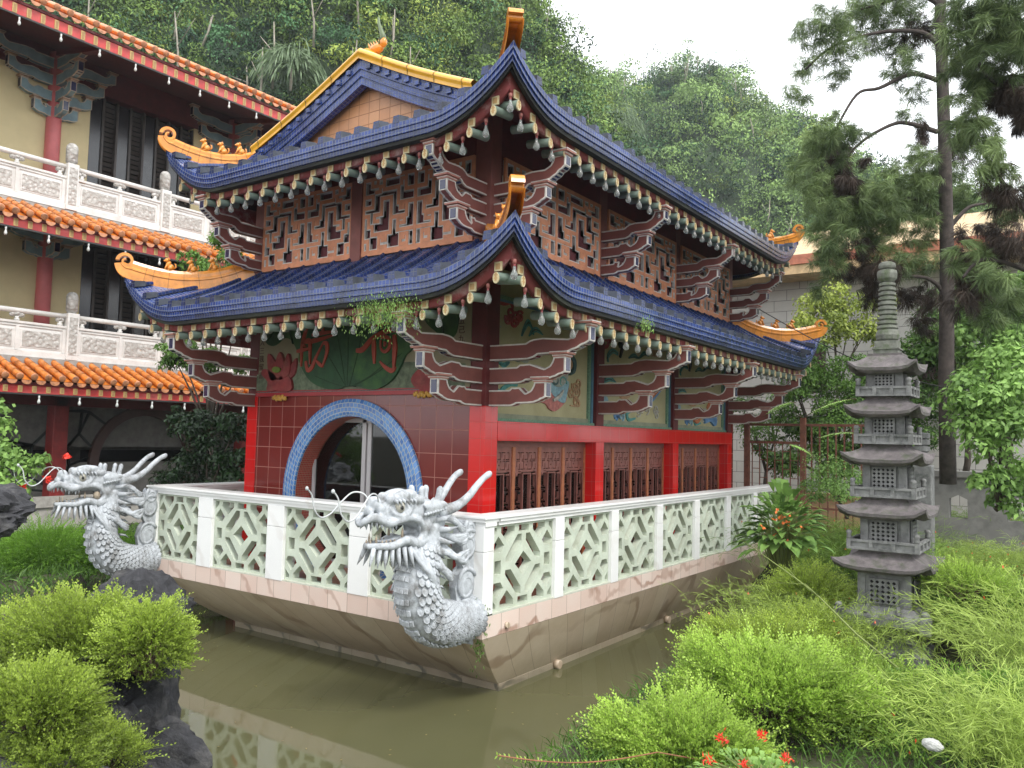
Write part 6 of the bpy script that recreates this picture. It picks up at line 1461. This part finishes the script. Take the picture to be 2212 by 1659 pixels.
# --- feathery mounds: long drooping sprays
def feathery(name, lab, c, r, K, mat, seed, tint=.5, L=(.25, .5), leaf=.028, w=.005, m=22, flowers=0, group=None, up=.6, cat='plant', sag=.55, fmat=None):
    r_ = np.random.default_rng(seed); c = np.array(c, float); T = thing(name, lab, cat, (c[0], c[1], c[2]-r[2]*.5), group); R = np.array(r); d = unit(K, r_); d[:, 2] = np.abs(d[:, 2])*.9-.1
    O = c+d*R*(.35+.55*r_.random((K, 1))); D = d+np.array([0, 0, up])+unit(K, r_)*.3; Ls = r_.uniform(*L, K); lf = LF(); st = LF()
    p = O.copy(); dd = D/np.linalg.norm(D, axis=1, keepdims=True); seg = 4
    for k in range(seg):
        tn = np.clip(tint+.1*k-.15+.25*d[:, 2]+r_.normal(0, .08, K), 0, 1)  # shading put into the tint: upper sprays and their ends paler
        sprigs(lf, p, dd, Ls/seg, m//seg, leaf*(1-.12*k), w, tn, r_, ang=.55, sag=0); st.put(p, dd, unit(K, r_), Ls/seg*1.05, .005, tn)
        p = p+dd*(Ls/seg)[:, None]; dd = dd+np.array([0, 0, -sag/seg*1.6]); dd /= np.linalg.norm(dd, axis=1, keepdims=True)
    lf.build('foliage', mat, T, .0); st.build('stems', mat, T, 0)
    if flowers:
        fl = LF(); i = r_.integers(0, K, flowers); q = p[i]+r_.normal(0, .03, (flowers, 3))
        for e in range(3): fl.put(q, np.array([0, 0, -1])+unit(flowers, r_)*.5, unit(flowers, r_), .034, .012, .5)
        fl.build('flowers', fmat or REDF, T, 0)
    return T
for i, (u, v, D, r, K, tn, lab) in enumerate((
    (95, 1225, 13.4, (1.2, .9, .6), 1900, .5, 'bright green feathery shrub behind the jutting rock at the left edge'),
    (225, 1235, 13.6, (.85, .8, .55), 1500, .42, 'green feathery shrub directly below the far dragon neck'),
    (330, 1275, 13.6, (.6, .5, .3), 600, .35, 'dark feathery shrub between far dragon and grey boulder'))):
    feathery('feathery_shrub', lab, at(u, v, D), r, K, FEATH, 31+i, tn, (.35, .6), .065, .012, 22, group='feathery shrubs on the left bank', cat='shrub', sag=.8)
# hibiscus bush at the left edge, tree between hall and pavilion, dark bush behind the terrace
tree('hibiscus_bush', 'light green hibiscus bush with red flowers at the left edge in front of the hall', at(-10, 1120, 11)-Vector((0, 0, .5)), [(at(30, 1000, 11), .42), (at(-30, 960, 11), .5), (at(80, 1010, 11), .26), (at(10, 1050, 10.8), .4), (at(-20, 890, 11), .25)], LIGHTL, .085, .06, 1500, .5, 41, 'bush', .03)
fl = LF(); q = np.array([list(at(48, 1053, 10.6)), list(at(145, 985, 11.2)), list(at(100, 1035, 11))])
for e in range(9): fl.put(q, unit(3), unit(3), .075, .06, .5)
o = fl.build('hibiscus_flowers', REDF, None, 0); tag(o, 'three red hibiscus blooms on the bush at the left edge', 'flowers')
tree('small_tree', 'slender small-leaved tree rising between the hall balconies and the pavilion eaves', at(470, 1100, 15)-Vector((0, 0, .8)), [(at(455, 590, 15.5), .42), (at(480, 520, 15.5), .28), (at(500, 560, 15.2), .3), (at(420, 560, 15.5), .3), (at(440, 640, 15.5), .28), (at(395, 775, 15), .45), (at(370, 760, 15), .3), (at(440, 780, 15), .35), (at(510, 700, 15), .3), (at(520, 790, 15), .3)], MIDL, .075, .035, 9000, .55, 42, 'tree', .05)
tree('dark_bush', 'dark glossy-leaved bush in the shade behind the left end of the terrace', at(450, 1150, 14), [(at(450, 940, 14), .62), (at(500, 1000, 14), .55), (at(420, 1010, 14), .5), (at(385, 900, 14), .25), (at(510, 920, 14), .4), (at(360, 1040, 13.5), .3), (at(470, 1060, 13.5), .5)], DARKL, .075, .04, 9000, .5, 43, 'bush', .05)

# --- right bank: clipped lime shrubs in the foreground
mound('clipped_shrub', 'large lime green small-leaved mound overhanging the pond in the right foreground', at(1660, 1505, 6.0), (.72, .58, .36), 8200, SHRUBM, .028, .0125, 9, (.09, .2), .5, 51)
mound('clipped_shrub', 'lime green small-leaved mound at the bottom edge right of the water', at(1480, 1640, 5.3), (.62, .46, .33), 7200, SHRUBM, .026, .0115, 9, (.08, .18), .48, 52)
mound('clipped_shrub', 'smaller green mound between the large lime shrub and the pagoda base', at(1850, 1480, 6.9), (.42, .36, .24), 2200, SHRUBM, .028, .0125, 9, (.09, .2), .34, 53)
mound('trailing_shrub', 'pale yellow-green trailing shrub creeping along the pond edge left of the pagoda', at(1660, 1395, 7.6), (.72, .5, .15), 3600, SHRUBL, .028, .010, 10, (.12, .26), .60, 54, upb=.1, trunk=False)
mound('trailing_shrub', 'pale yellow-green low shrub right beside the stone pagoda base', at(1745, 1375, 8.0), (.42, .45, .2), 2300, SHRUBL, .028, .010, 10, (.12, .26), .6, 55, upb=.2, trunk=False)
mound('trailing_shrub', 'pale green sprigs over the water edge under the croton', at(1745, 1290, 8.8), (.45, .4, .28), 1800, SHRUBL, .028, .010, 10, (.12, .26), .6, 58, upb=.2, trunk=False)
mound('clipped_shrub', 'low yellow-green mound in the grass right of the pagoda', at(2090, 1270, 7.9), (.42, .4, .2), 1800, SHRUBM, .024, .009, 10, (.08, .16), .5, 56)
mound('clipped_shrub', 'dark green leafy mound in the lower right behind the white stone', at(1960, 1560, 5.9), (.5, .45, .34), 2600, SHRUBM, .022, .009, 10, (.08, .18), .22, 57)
def arc_blades(name, lab, c, R, n, L, w, mat, seed, tint=.5, flowers=0, group=None, cat='plant', spread=.5, fm=None, kind=None, fila=0):
    r_ = np.random.default_rng(seed); c = np.array(c, float); lf = LF(); O = c+np.concatenate([r_.normal(0, 1, (n, 2))*np.array(R[:2])*.5, np.zeros((n, 1))], 1)
    D = np.concatenate([r_.normal(0, spread, (n, 2)), np.ones((n, 1))], 1); D /= np.linalg.norm(D, axis=1, keepdims=True); Ls = r_.uniform(*L, n); seg = 7; p = O; t = np.clip(tint+r_.normal(0, .26, n), 0, 1)
    for k in range(seg):
        lf.put(p, D, unit(n, r_), Ls/seg*1.25, w*(1-.08*k), t+.02*k)
        if fila:
            for e in range(fila): lf.put(p+D*(Ls/seg*r_.random(n))[:, None], D+unit(n, r_)*.8, unit(n, r_), Ls*.13, w*.6, t+.12)
        p = p+D*(Ls/seg)[:, None]; h = D[:, :2]/np.maximum(np.linalg.norm(D[:, :2], axis=1, keepdims=True), .05); D = D+np.concatenate([h*.16, -np.full((n, 1), .2)], 1)*(.5+.35*k)*.6; D /= np.linalg.norm(D, axis=1, keepdims=True)
    if kind: return tag(lf.build(name, mat, None, 0), lab, kind=kind)
    T = thing(name, lab, cat, c, group); lf.build('blades', mat, T, 0)
    if flowers:
        fl = LF(); i = r_.integers(0, n, flowers); q = p[i]+r_.normal(0, .04, (flowers, 3))
        for e in range(3): fl.put(q, np.array([0, 0, -1])+unit(flowers, r_)*.5, unit(flowers, r_), .034, .011, .5)
        fl.build('flowers', fm or REDF, T, 0)
    return T
GZ = -1.15
def gat(u, v, z):   # ground point seen at (u, v) on height z
    d = cf+cr*((u-1106)/1768.2)-cu*((v-829.5)/1768.2); k = (z-.8282)/d[2]; return (5.1362+d[0]*k, -6.8098+d[1]*k, z)
for i, (u, v, z, R, n, L, tn, fl_, lab) in enumerate((
    (1790, 1320, GZ, (1.0, .8), 1200, (.4, .75), .55, 30, 'arching coral-flowered firecracker plant left of the pagoda'),
    (1840, 1180, GZ, (1.2, 1.2), 1500, (.7, 1.2), .45, 45, 'green firecracker plant with red blooms behind the croton'),
    (2120, 1190, GZ, (1.1, .9), 1500, (.4, .8), .55, 36, 'pale feathery rushes with scattered red flowers right of the pagoda'),
    (2200, 1330, GZ, (.9, .8), 1300, (.4, .9), .52, 20, 'tall feathery rushes at the right edge beyond the pagoda base'),
    (2200, 1600, -1.05, (.5, .4), 420, (.5, .9), .62, 0, 'drooping green horsetail rushes in the lower right corner'),
    (2260, 1430, -1.05, (.4, .5), 420, (.7, 1.2), .6, 6, 'weeping bright green rushes along the right edge of the garden'),
    (2150, 1120, GZ, (1.3, 1.2), 1200, (.6, 1.1), .5, 60, 'red-flowered rushes in front of the grey wall'),
    (2010, 1560, -1.1, (.5, .35), 260, (.12, .25), .5, 6, 'short rushes in the shade behind the white stone'))):
    arc_blades('rush_clump', lab, gat(u, v+55, z), R, int(n*.8), L, .0085, GRASSM if tn > .5 else RUSHM, 60+i, tn, fl_, 'firecracker plants and rushes on the right bank', fm=CORAL if i in (0,) else REDF, fila=3)
r_ = np.random.default_rng(77)
gx_ = r_.uniform(1.3, 8.5, 30000); gy_ = r_.uniform(-6, 11, 30000); sd_ = sdist(gx_, gy_); k = (sd_ > .05) & ((gx_-3.4)**2+((gy_-1.9)/1.4)**2 > .75); gx_, gy_ = gx_[k], gy_[k]; gz_ = ground_h(gx_, gy_); n = len(gx_); lf = LF()
O = np.stack([gx_, gy_, gz_-.02], 1)
for e in range(3): D = np.concatenate([r_.normal(0, .6, (n, 2)), np.ones((n, 1))], 1); lf.put(O+np.concatenate([r_.normal(0, .05, (n, 2)), np.zeros((n, 1))], 1), D, unit(n, r_), r_.uniform(.10, .26, n), .010, np.clip(r_.normal(.42, .2, n), 0, 1))
tag(lf.build('ground_cover', MIDL, None, .3), 'mixed grass and weeds covering the right bank', kind='stuff')
gx_ = r_.uniform(-13, -5, 14000); gy_ = r_.uniform(-5, 9, 14000); sd_ = sdist(gx_, gy_); k = (sd_ > .1); gx_, gy_ = gx_[k], gy_[k]; n = len(gx_); O = np.stack([gx_, gy_, ground_h(gx_, gy_)-.02], 1); lf = LF()
for e in range(2): D = np.concatenate([r_.normal(0, .6, (n, 2)), np.ones((n, 1))], 1); lf.put(O, D, unit(n, r_), r_.uniform(.1, .3, n), .02, np.clip(r_.normal(.3, .2, n), 0, 1))
tag(lf.build('ground_cover', MIDL, None, .3), 'low green weeds covering the left bank', kind='stuff')

# big-leaved croton by the terrace end
mound('undergrowth', 'dark green leafy undergrowth filling the lower right corner behind the weeping rushes', at(2130, 1560, 5.9), (.75, .6, .3), 3600, FEATH, .03, .012, 9, (.08, .18), .16, 59)
mound('undergrowth', 'dark green undergrowth at the right edge below the grey wall', at(2190, 1330, 8.0), (.7, .7, .25), 2600, FEATH, .035, .014, 9, (.1, .2), .2, 60)
mound('creeping_shrub', 'dull green tuft of leaves hanging over the rock in the bottom left corner', at(110, 1650, 4.9), (.36, .3, .16), 2000, SHRUBL, .022, .010, 9, (.06, .14), .3, 25)
def bigleaf(name, lab, c, R, n, L, W, mat, seed, tint=.5):
    T = thing(name, lab, 'plant', c-Vector((0, 0, R[2]))); r_ = np.random.default_rng(seed); m = MB(); lf = []
    lm = MB(); 
    for k in range(n):
        d = Vector(unit(1, r_)[0]); d.z = abs(d.z)*.9-.25; p = c+Vector((d.x*R[0], d.y*R[1], d.z*R[2]))*r_.uniform(.5, 1); dr = (d+Vector((0, 0, .3))).normalized(); s = dr.cross(Vector((0, 0, 1))).normalized(); l = L*r_.uniform(.6, 1.2); w = W*r_.uniform(.7, 1.2)
        G = []
        for i in range(6):
            t = i/5; ww = w*math.sin(PI*min(1, t*.93+.07))**.8*.5; q = p+dr*(l*t)+Vector((0, 0, -l*.45*t*t)); G.append([q-s*ww+Vector((0, 0, ww*.35)), q, q+s*ww+Vector((0, 0, ww*.35))])
        lm.grid(G)
        if k % 3 == 0: m.tube([c-Vector((0, 0, R[2]*.9)), c.lerp(p, .6), p], [.012, .008, .004], 6)
    o = lm.build('leaves', mat, T, recalc=False); a = o.data.attributes.new('tint', 'FLOAT', 'POINT'); a.data.foreach_set('value', np.repeat(np.clip(r_.normal(tint, .2, n), 0, 1), 18).astype(np.float32)); m.build('stems', GTWIG, T)
    return T
bigleaf('broadleaf_plant', 'glossy large-leaved green plant with orange flowers at the far end of the terrace', at(1690, 1150, 11.2), (.50, .5, 1.0), 260, .25, .12, LIGHTL, 81, .28)
fl = LF(); q = np.array([list(at(1690+r_.normal(0, 25), 1120+r_.normal(0, 35), 10.8)) for _ in range(16)])
for e in range(4): fl.put(q, unit(16), unit(16), .05, .03, .5)
tag(fl.build('orange_flowers', cmat('orange petals', (.75, .18, .04), .5), None, 0), 'small orange flower heads among the large leaves at the terrace end', 'flowers')
# background greenery on the right
VB = at(1780, 900, 14)
tree('vine_thicket', 'yellow-green vine thicket with rusty leaves in front of the white building', at(1800, 1000, 19.2), [(at(1760, 670, 19.4), 0.64), (at(1800, 640, 19.6), 0.58), (at(1840, 680, 19.4), 0.64), (at(1730, 700, 19.2), 0.38), (at(1870, 720, 19.1), 0.64), (at(1800, 720, 19.0), 0.64), (at(1900, 650, 19.6), 0.45)], VINEL, .085, .055, 6500, .5, 91, 'vine', .04)
tree('leafy_bush', 'mid green bush with dark gaps to the left of the pagoda spire', at(1800, 1050, 18.0), [(at(1780, 800, 18.0), 0.69), (at(1830, 820, 18.0), 0.69), (at(1860, 880, 17.8), 0.76), (at(1800, 900, 17.6), 0.69), (at(1760, 860, 18.0), 0.55), (at(1850, 960, 17.4), 0.69), (at(1780, 970, 17.5), 0.55)], MIDL, .07, .04, 11000, .42, 92, 'bush', .06)
tree('leafy_bush', 'dark background bush directly behind the pagoda upper tiers', at(1950, 1050, 18.6), [(at(1940, 860, 18.6), 0.97), (at(1990, 900, 18.4), 0.97), (at(2000, 800, 19.0), 0.83), (at(1960, 960, 18.0), 0.69), (at(2010, 720, 19.4), 0.83)], MIDL, .08, .045, 9000, .22, 93, 'bush', .06)
tree('leafy_bush', 'bright green broad-leaved bush right of the pine trunk', at(2150, 1100, 10.2), [(at(2120, 880, 10.2), .5), (at(2170, 860, 10), .5), (at(2200, 920, 10), .5), (at(2130, 950, 10), .42), (at(2190, 800, 10.4), .45), (at(2100, 830, 10.5), .25), (at(2180, 1010, 10), .4), (at(2140, 1040, 10), .3), (at(2190, 1080, 10), .35)], LIGHTL, .085, .05, 6500, .42, 94, 'bush', .04)
tree('leafy_bush', 'light green bush high at the right edge behind the drooping pine', at(2180, 1000, 15), [(at(2130, 690, 15), .8), (at(2200, 640, 15), .9), (at(2080, 740, 15), .6), (at(2190, 760, 14.5), .8)], LIGHTL, .11, .06, 8000, .38, 95, 'bush', .08)
tree('leafy_bush', 'grey-green bushes seen through the bars of the iron fence', at(1640, 1080, 18.4), [(at(1640, 950, 18.4), 0.59), (at(1690, 900, 18.4), 0.65), (at(1610, 880, 18.6), 0.45), (at(1720, 980, 18.2), 0.52)], MIDL, .07, .04, 4500, .45, 96, 'bush', .05)
tree('leafy_bush', 'pale wispy bush between croton and pagoda railings', at(1830, 1120, 12.5), [(at(1800, 1030, 12.8), 0.50), (at(1840, 1060, 12.4), 0.48), (at(1770, 1060, 13.0), 0.36)], LIGHTL, .04, .02, 5000, .3, 97, 'bush', .03)
def fern(lab, a, b, n=26, L=.065, seed=1):
    r_ = np.random.default_rng(seed); mid = a.lerp(b, .55)+Vector((0, 0, .12)); P_ = [a.lerp(mid, t).lerp(mid.lerp(b, t), t) for t in [i/n for i in range(n+1)]]; T = thing('frond', lab, 'branch', a, 'arching leafy sprays by the pagoda'); lf = LF()
    for i, p in enumerate(P_[3:]):
        d = np.array(b-a); d = d/np.linalg.norm(d); s = np.cross(d, [0, 0, 1])
        for e in (-1, 1): lf.put(np.array([list(p)]), np.array([s*e+d*.5+np.array([0, 0, -.4])])+r_.normal(0, .1, (1, 3)), np.array([[0, .3, 1.]]), L*math.sin(PI*min(1, (i+4)/n)), L*.38, .8)
    lf.build('leaflets', LIGHTL, T, .1); m = MB(); m.tube(P_, [.006]*len(P_), 5); m.build('stem', TWIG, T)
fern('bright pinnate spray reaching right at the height of the third pagoda tier', at(1740, 900, 11.5), at(1850, 862, 10.8), seed=1); fern('pinnate spray pointing at the pagoda just above its third roof', at(1760, 950, 11.5), at(1862, 938, 10.6), seed=2); fern('short pinnate spray above the broadleaf plant', at(1650, 900, 11.8), at(1720, 870, 11.2), seed=3); fern('low pinnate spray left of the fourth pagoda storey', at(1700, 960, 11.5), at(1760, 990, 11), seed=4)
tree('leafy_bush', 'dark green bush filling the gap between pine trunk and white building', at(2080, 1050, 18), [(at(2050, 700, 18), 1.0), (at(2120, 760, 18), 1.0), (at(2080, 850, 17.5), .9), (at(2160, 880, 17), .8), (at(1980, 760, 18.5), .8), (at(2200, 700, 18), 1.0)], MIDL, .11, .06, 12000, .28, 98, 'bush', .08)
tree('leafy_bush', 'dark green shrubbery along the foot of the white building left of the pagoda', at(1800, 1060, 18.5), [(at(1720, 830, 19), .7), (at(1690, 760, 19.5), .4), (at(1760, 930, 18), .7), (at(1830, 1000, 17.5), .7), (at(1690, 1000, 17.5), .5), (at(1900, 980, 17), .8)], MIDL, .10, .055, 10000, .3, 99, 'bush', .07)
# long bare twig crossing the corner of the water
T = thing('twig', 'long thin yellowish twig arching across the water toward the terrace end', 'twig', at(2060, 1500, 6.4)); m = MB(); P_ = [at(u, v, D) for u, v, D in ((2080, 1500, 6.3), (1960, 1460, 6.6), (1850, 1370, 7.0), (1770, 1290, 7.3), (1720, 1250, 7.5), (1650, 1200, 7.8), (1600, 1165, 8))]
m.tube(P_, [.011, .010, .009, .007, .006, .004, .002], 7); m.tube([P_[3], at(1740, 1262, 7.4), at(1670, 1258, 7.6)], [.005, .004, .002], 6); m.tube([P_[4], at(1700, 1225, 7.6)], [.004, .002], 6); m.build('stem', GTWIG, T)
T = thing('twig', 'leafy shoot stretching left over the water at the bottom edge', 'twig', at(1560, 1650, 4.9)); a, b = at(1420, 1625, 4.9), at(1075, 1632, 4.7); P_ = [a.lerp(b, i/40)+Vector((0, 0, -.05*math.sin(PI*i/40))) for i in range(41)]; m = MB(); m.tube([at(1560, 1650, 4.9)]+P_, [.004]*42, 5); m.build('stem', cmat('reddish stem', (.25, .1, .05), .7), T); lf = LF()
for e in (-1, 1): lf.put(np.array([list(p) for p in P_]), np.array([[-.3, -.1, .5*e+.1]]*41)+rng.normal(0, .12, (41, 3)), unit(41), .026, .011, .7)
lf.build('leaves', SHRUBM, T)
# ixora in the very foreground
bigleaf('ixora_shrub', 'small-leaved ixora with red star flowers at the bottom edge', at(1640, 1690, 4.5), (.42, .3, .2), 420, .055, .026, LIGHTL, 82, .5)
fl = LF()
for (u, v) in ((1560, 1600), (1645, 1590), (1608, 1655), (1530, 1645), (1700, 1640)):
    c0 = np.array(at(u, v, 4.4)); fl.put(np.tile(c0, (34, 1))+rng.normal(0, .012, (34, 3)), unit(34)+np.array([0, 0, .6]), unit(34), .034, .008, .5)
tag(fl.build('ixora_flowers', REDF, None, 0), 'red star-shaped ixora flower heads at the bottom edge', 'flowers')
for k, (a_, b_, d_) in enumerate(((-1.4, .2, 30), (1.0, 2.5, 22))):
    pass
nl = 90; O = np.stack([rng.uniform(-5.5, 1.6, nl), rng.uniform(-3.0, 2.0, nl), np.full(nl, -1.994)], 1); k_ = sdist(O[:, 0], O[:, 1]) < -.1; O = O[k_]; D = unit(len(O)); D[:, 2] = 0
tag(leaves_obj('floating_leaves', O, D, np.tile([0, 0, 1.], (len(O), 1))+unit(len(O))*.08, .03, .014, np.clip(rng.normal(.4, .3, len(O)), 0, 1), leafmat('fallen leaves', (.12, .07, .02), (.4, .34, .12), 3.)), 'small fallen leaves floating on the pond', kind='stuff')
a = at(2015, 1610, 4.7); o = rock('white_stone', 'small whitish stone lying in the undergrowth at lower right', a, (.05, .032, .03), 33, 14, .2); o.data.materials[0] = cmat('white garden stone', (.5, .5, .48), .7, stain=(.2, .2, .18))
o = rock('white_stone', 'two pale stones breaking the water surface near the terrace end', at(1640, 1303, 14), (.1, .08, .05), 34, 12, .2); o.data.materials[0] = cmat('pale pond stone', (.4, .36, .28), .7); o['label'] = 'pale stone breaking the water surface near the terrace end'
# fern tuft under the lower eave, weeds on the corner of the hull
def pend(lab, u, v, D, r, n, seed, mat=LIGHTL, leaf=.03):
    T = thing('hanging_fern', lab, 'plant', at(u, v, D)); lf = LF(); r_ = np.random.default_rng(seed); c = np.array(at(u, v, D)); O = c+r_.normal(0, 1, (n, 3))*np.array(r)*.5; lf.put(O, np.array([0, 0, -1])+unit(n, r_)*.6, unit(n, r_), leaf, leaf*.35, np.clip(r_.normal(.45, .2, n), 0, 1)); lf.build('leaves', mat, T); m = MB()
    for k in range(8): m.tube([Vector(c)+Vector((r[0]*(k/8-.5), 0, r[2]*.4)), Vector(c)+Vector((r[0]*(k/8-.5)*1.1, 0, -r[2]*.5))], [.003, .002], 4)
    m.build('stems', GTWIG, T)
pend('green fern tuft growing under the front lower eave between bulbs', 830, 672, 8.9, (.5, .12, .22), 1500, 3); pend('small weeds growing on the corner of the hull beside the near dragon', 1036, 1350, 8.45, (.08, .06, .34), 300, 4, MIDL, .04); pend('tiny fern under the right lower eave near the corner', 1395, 700, 9.6, (.1, .1, .12), 160, 5)

# --- pines
def pine(name, lab, trunk, limbs, clumps, seed, tr=(.135, .08), group=None):
    r_ = np.random.default_rng(seed); T = thing(name, lab, 'tree', trunk[0], group); m = MB(); n = len(trunk); m.tube(trunk, [lerp(tr[0], tr[1], i/(n-1)) for i in range(n)], 16)
    m.build('trunk', PBARK, T); m = MB()
    for l in limbs:
        l = [Vector(q) for q in smoothp([tuple(q) for q in l], 6)]; m.tube(l, [lerp(.045, .018, i/(len(l)-1)) for i in range(len(l))], 8)
    for (c, r, k, dead) in clumps:
        if k < 3: continue
    m.build('limbs', PBARK, T); lg = LF(); ld = LF()
    for (c, r, k, dead) in clumps:
        c = np.array(c); nt = max(8, int(46*(r/.45)**2)); tc = c+unit(nt, r_)*r*r_.random((nt, 1))**.5*np.array([1, 1, .95]); nn = k//nt
        for q in tc:
            ax = unit(1, r_)[0]; ax[2] = abs(ax[2])*.4-.15; D = ax+unit(nn, r_)*.75; D[:, 2] -= .25 if not dead else .7; O = q+ax*r_.uniform(-.08, .08, (nn, 1)); L_ = r_.uniform(.12, .24, nn)
            (ld if dead else lg).put(O, D, unit(nn, r_), L_, .0075, np.clip(r_.normal(.3+.25*(q[2]-c[2])/r+.15*r_.normal(), .12, nn), 0, 1))  # tint carries painted light: upper tufts of a clump paler, lower ones darker
    if lg.a: lg.build('needles', PINEM, T, .25)
    if ld.a: ld.build('dead_needles', PINED, T, .3)
    return T
PBARK = plain('furrowed pine bark', (.06, .048, .042), .95, .45, 9, 1.); 
D0 = 14; cl = []
for (u, v, r, k, dd) in ((1745, 70, 45, 500, 0), (1800, 45, 50, 700, 0), (1850, 30, 55, 800, 0), (1900, 15, 55, 800, 0), (1960, 5, 60, 800, 0), (1780, 110, 45, 450, 0), (1740, 150, 30, 250, 0), (1725, 200, 30, 260, 0), (1810, 160, 35, 300, 0), (1830, 100, 50, 500, 0), (1880, 90, 45, 500, 0), (1960, 90, 55, 800, 0), (1990, 50, 50, 800, 1), (1950, 150, 45, 500, 0), (1975, 200, 35, 300, 0), (1960, 245, 28, 160, 0),
    (1800, 285, 45, 900, 0), (1770, 330, 55, 1100, 0), (1800, 330, 45, 800, 1), (1840, 290, 30, 300, 0), (1750, 390, 50, 800, 0), (1790, 385, 50, 1500, 1), (1830, 395, 40, 900, 1), (1865, 345, 16, 120, 1),
    (1770, 450, 55, 1100, 0), (1830, 450, 60, 1400, 0), (1890, 430, 60, 1200, 0), (1940, 400, 55, 900, 0), (1800, 510, 60, 1200, 0), (1870, 500, 60, 1200, 0), (1930, 480, 60, 1100, 0), (1780, 560, 45, 600, 0), (1850, 560, 55, 1300, 1), (1900, 590, 40, 900, 1), (1930, 560, 50, 700, 0), (1985, 350, 40, 700, 0), (2000, 420, 45, 800, 0), (1995, 480, 50, 900, 0), (1990, 290, 30, 300, 1), (2060, 330, 50, 900, 1), (2030, 380, 50, 900, 0), (2080, 420, 50, 800, 0), (1985, 560, 45, 600, 0), (1960, 640, 35, 400, 1), (2005, 640, 40, 500, 1), (1990, 700, 30, 300, 1), (1770, 620, 30, 200, 0), (1880, 640, 35, 400, 1)):
    cl.append((at(u, v, D0+rng.uniform(-.7, .7)), r/1768*D0*.98, int(k*2.9), dd))
pine('pine_tree', 'tall dark pine with drooping needle clumps behind the stone pagoda', [at(2048, 1045, D0), at(2044, 800, D0), at(2046, 560, D0), at(2040, 300, D0), at(2032, 60, D0), at(2030, -160, D0)],
     [[at(2030, 175, D0), at(1970, 160, D0), at(1900, 190, D0), at(1850, 205, D0), at(1800, 290, D0)], [at(2025, 285, D0), at(1970, 268, D0), at(1930, 268, D0), at(1870, 300, D0), at(1820, 345, D0)], [at(2030, 100, D0), at(1990, 70, D0), at(1900, 70, D0), at(1800, 100, D0), at(1740, 150, D0)], [at(2040, 480, D0), at(1980, 430, D0), at(1880, 440, D0), at(1780, 500, D0)], [at(2044, 500, D0), at(2090, 450, D0), at(2130, 440, D0)], [at(2040, 20, D0), at(1980, -10, D0), at(1860, 20, D0)], [at(2046, 640, D0), at(2000, 600, D0), at(1900, 600, D0)]], cl, 101)
D1 = 9.5; cl = []
for (u, v, r, k, dd) in ((2090, 20, 60, 900, 0), (2150, 10, 60, 900, 0), (2200, 40, 60, 900, 0), (2100, 80, 60, 900, 0), (2150, 90, 60, 1000, 0), (2200, 110, 55, 900, 0), (2080, 140, 45, 700, 0), (2120, 170, 50, 900, 0), (2170, 190, 40, 1600, 1), (2200, 220, 40, 1700, 1), (2140, 165, 32, 1200, 1), (2225, 245, 36, 1400, 1), (2080, 230, 40, 400, 0), (2110, 300, 45, 700, 0), (2140, 350, 45, 700, 0), (2090, 270, 40, 500, 0), (2170, 400, 50, 800, 1), (2190, 450, 50, 700, 0), (2205, 520, 40, 500, 1), (2120, 530, 60, 1500, 1), (2100, 600, 45, 900, 1), (2090, 560, 45, 700, 0), (2140, 600, 40, 500, 0), (2190, 640, 50, 600, 0), (2150, 670, 50, 500, 0), (2080, 640, 40, 300, 1)):
    cl.append((at(u, v, D1+1.5+rng.uniform(-.5, .5)), r/1768*(D1+1.5)*1.05, int(k*3.2), dd))
DD = D1+1.5
pine('pine_tree', 'pine whose trunk stands outside the right edge, its dark branches hanging into view', [at(2420, 1150, DD), at(2400, 500, DD), at(2360, -200, DD)], [[at(2390, 330, DD), at(2260, 250, DD), at(2200, 215, DD), at(2130, 160, DD), at(2070, 60, DD)], [at(2370, 60, DD), at(2260, 10, DD), at(2150, 40, DD), at(2080, 90, DD)], [at(2395, 520, DD), at(2250, 480, DD), at(2170, 400, DD), at(2100, 290, DD)], [at(2400, 700, DD), at(2250, 600, DD), at(2130, 560, DD), at(2080, 600, DD)]], cl, 102)
# power wire from the pavilion eave
o = MB(); a = at(1640, 668, 13.5); b = at(2240, 860, 12.5); n = 30; o.tube([a.lerp(b, i/n)-Vector((0, 0, .35*math.sin(PI*i/n))) for i in range(n+1)], .008, 5)
tag(o.build('power_wire', BLACKM), 'thin black cable sagging from the pavilion corner toward the pine', 'cable')
# thin humid air between the camera and the hills
m = MB(); m.box((-135, -12, -4.2), (150, 150, 92)); hz = bpy.data.materials.new('humid air'); hz.use_nodes = True; t = hz.node_tree; t.nodes.remove(t.nodes['Principled BSDF'])
v = t.nodes.new('ShaderNodeVolumePrincipled'); v.inputs['Color'].default_value = (.9, .95, 1, 1); v.inputs['Density'].default_value = .0005; t.links.new(v.outputs[0], t.nodes['Material Output'].inputs['Volume'])
tag(m.build('haze', hz), 'thin humid haze over the garden and hills', kind='stuff')
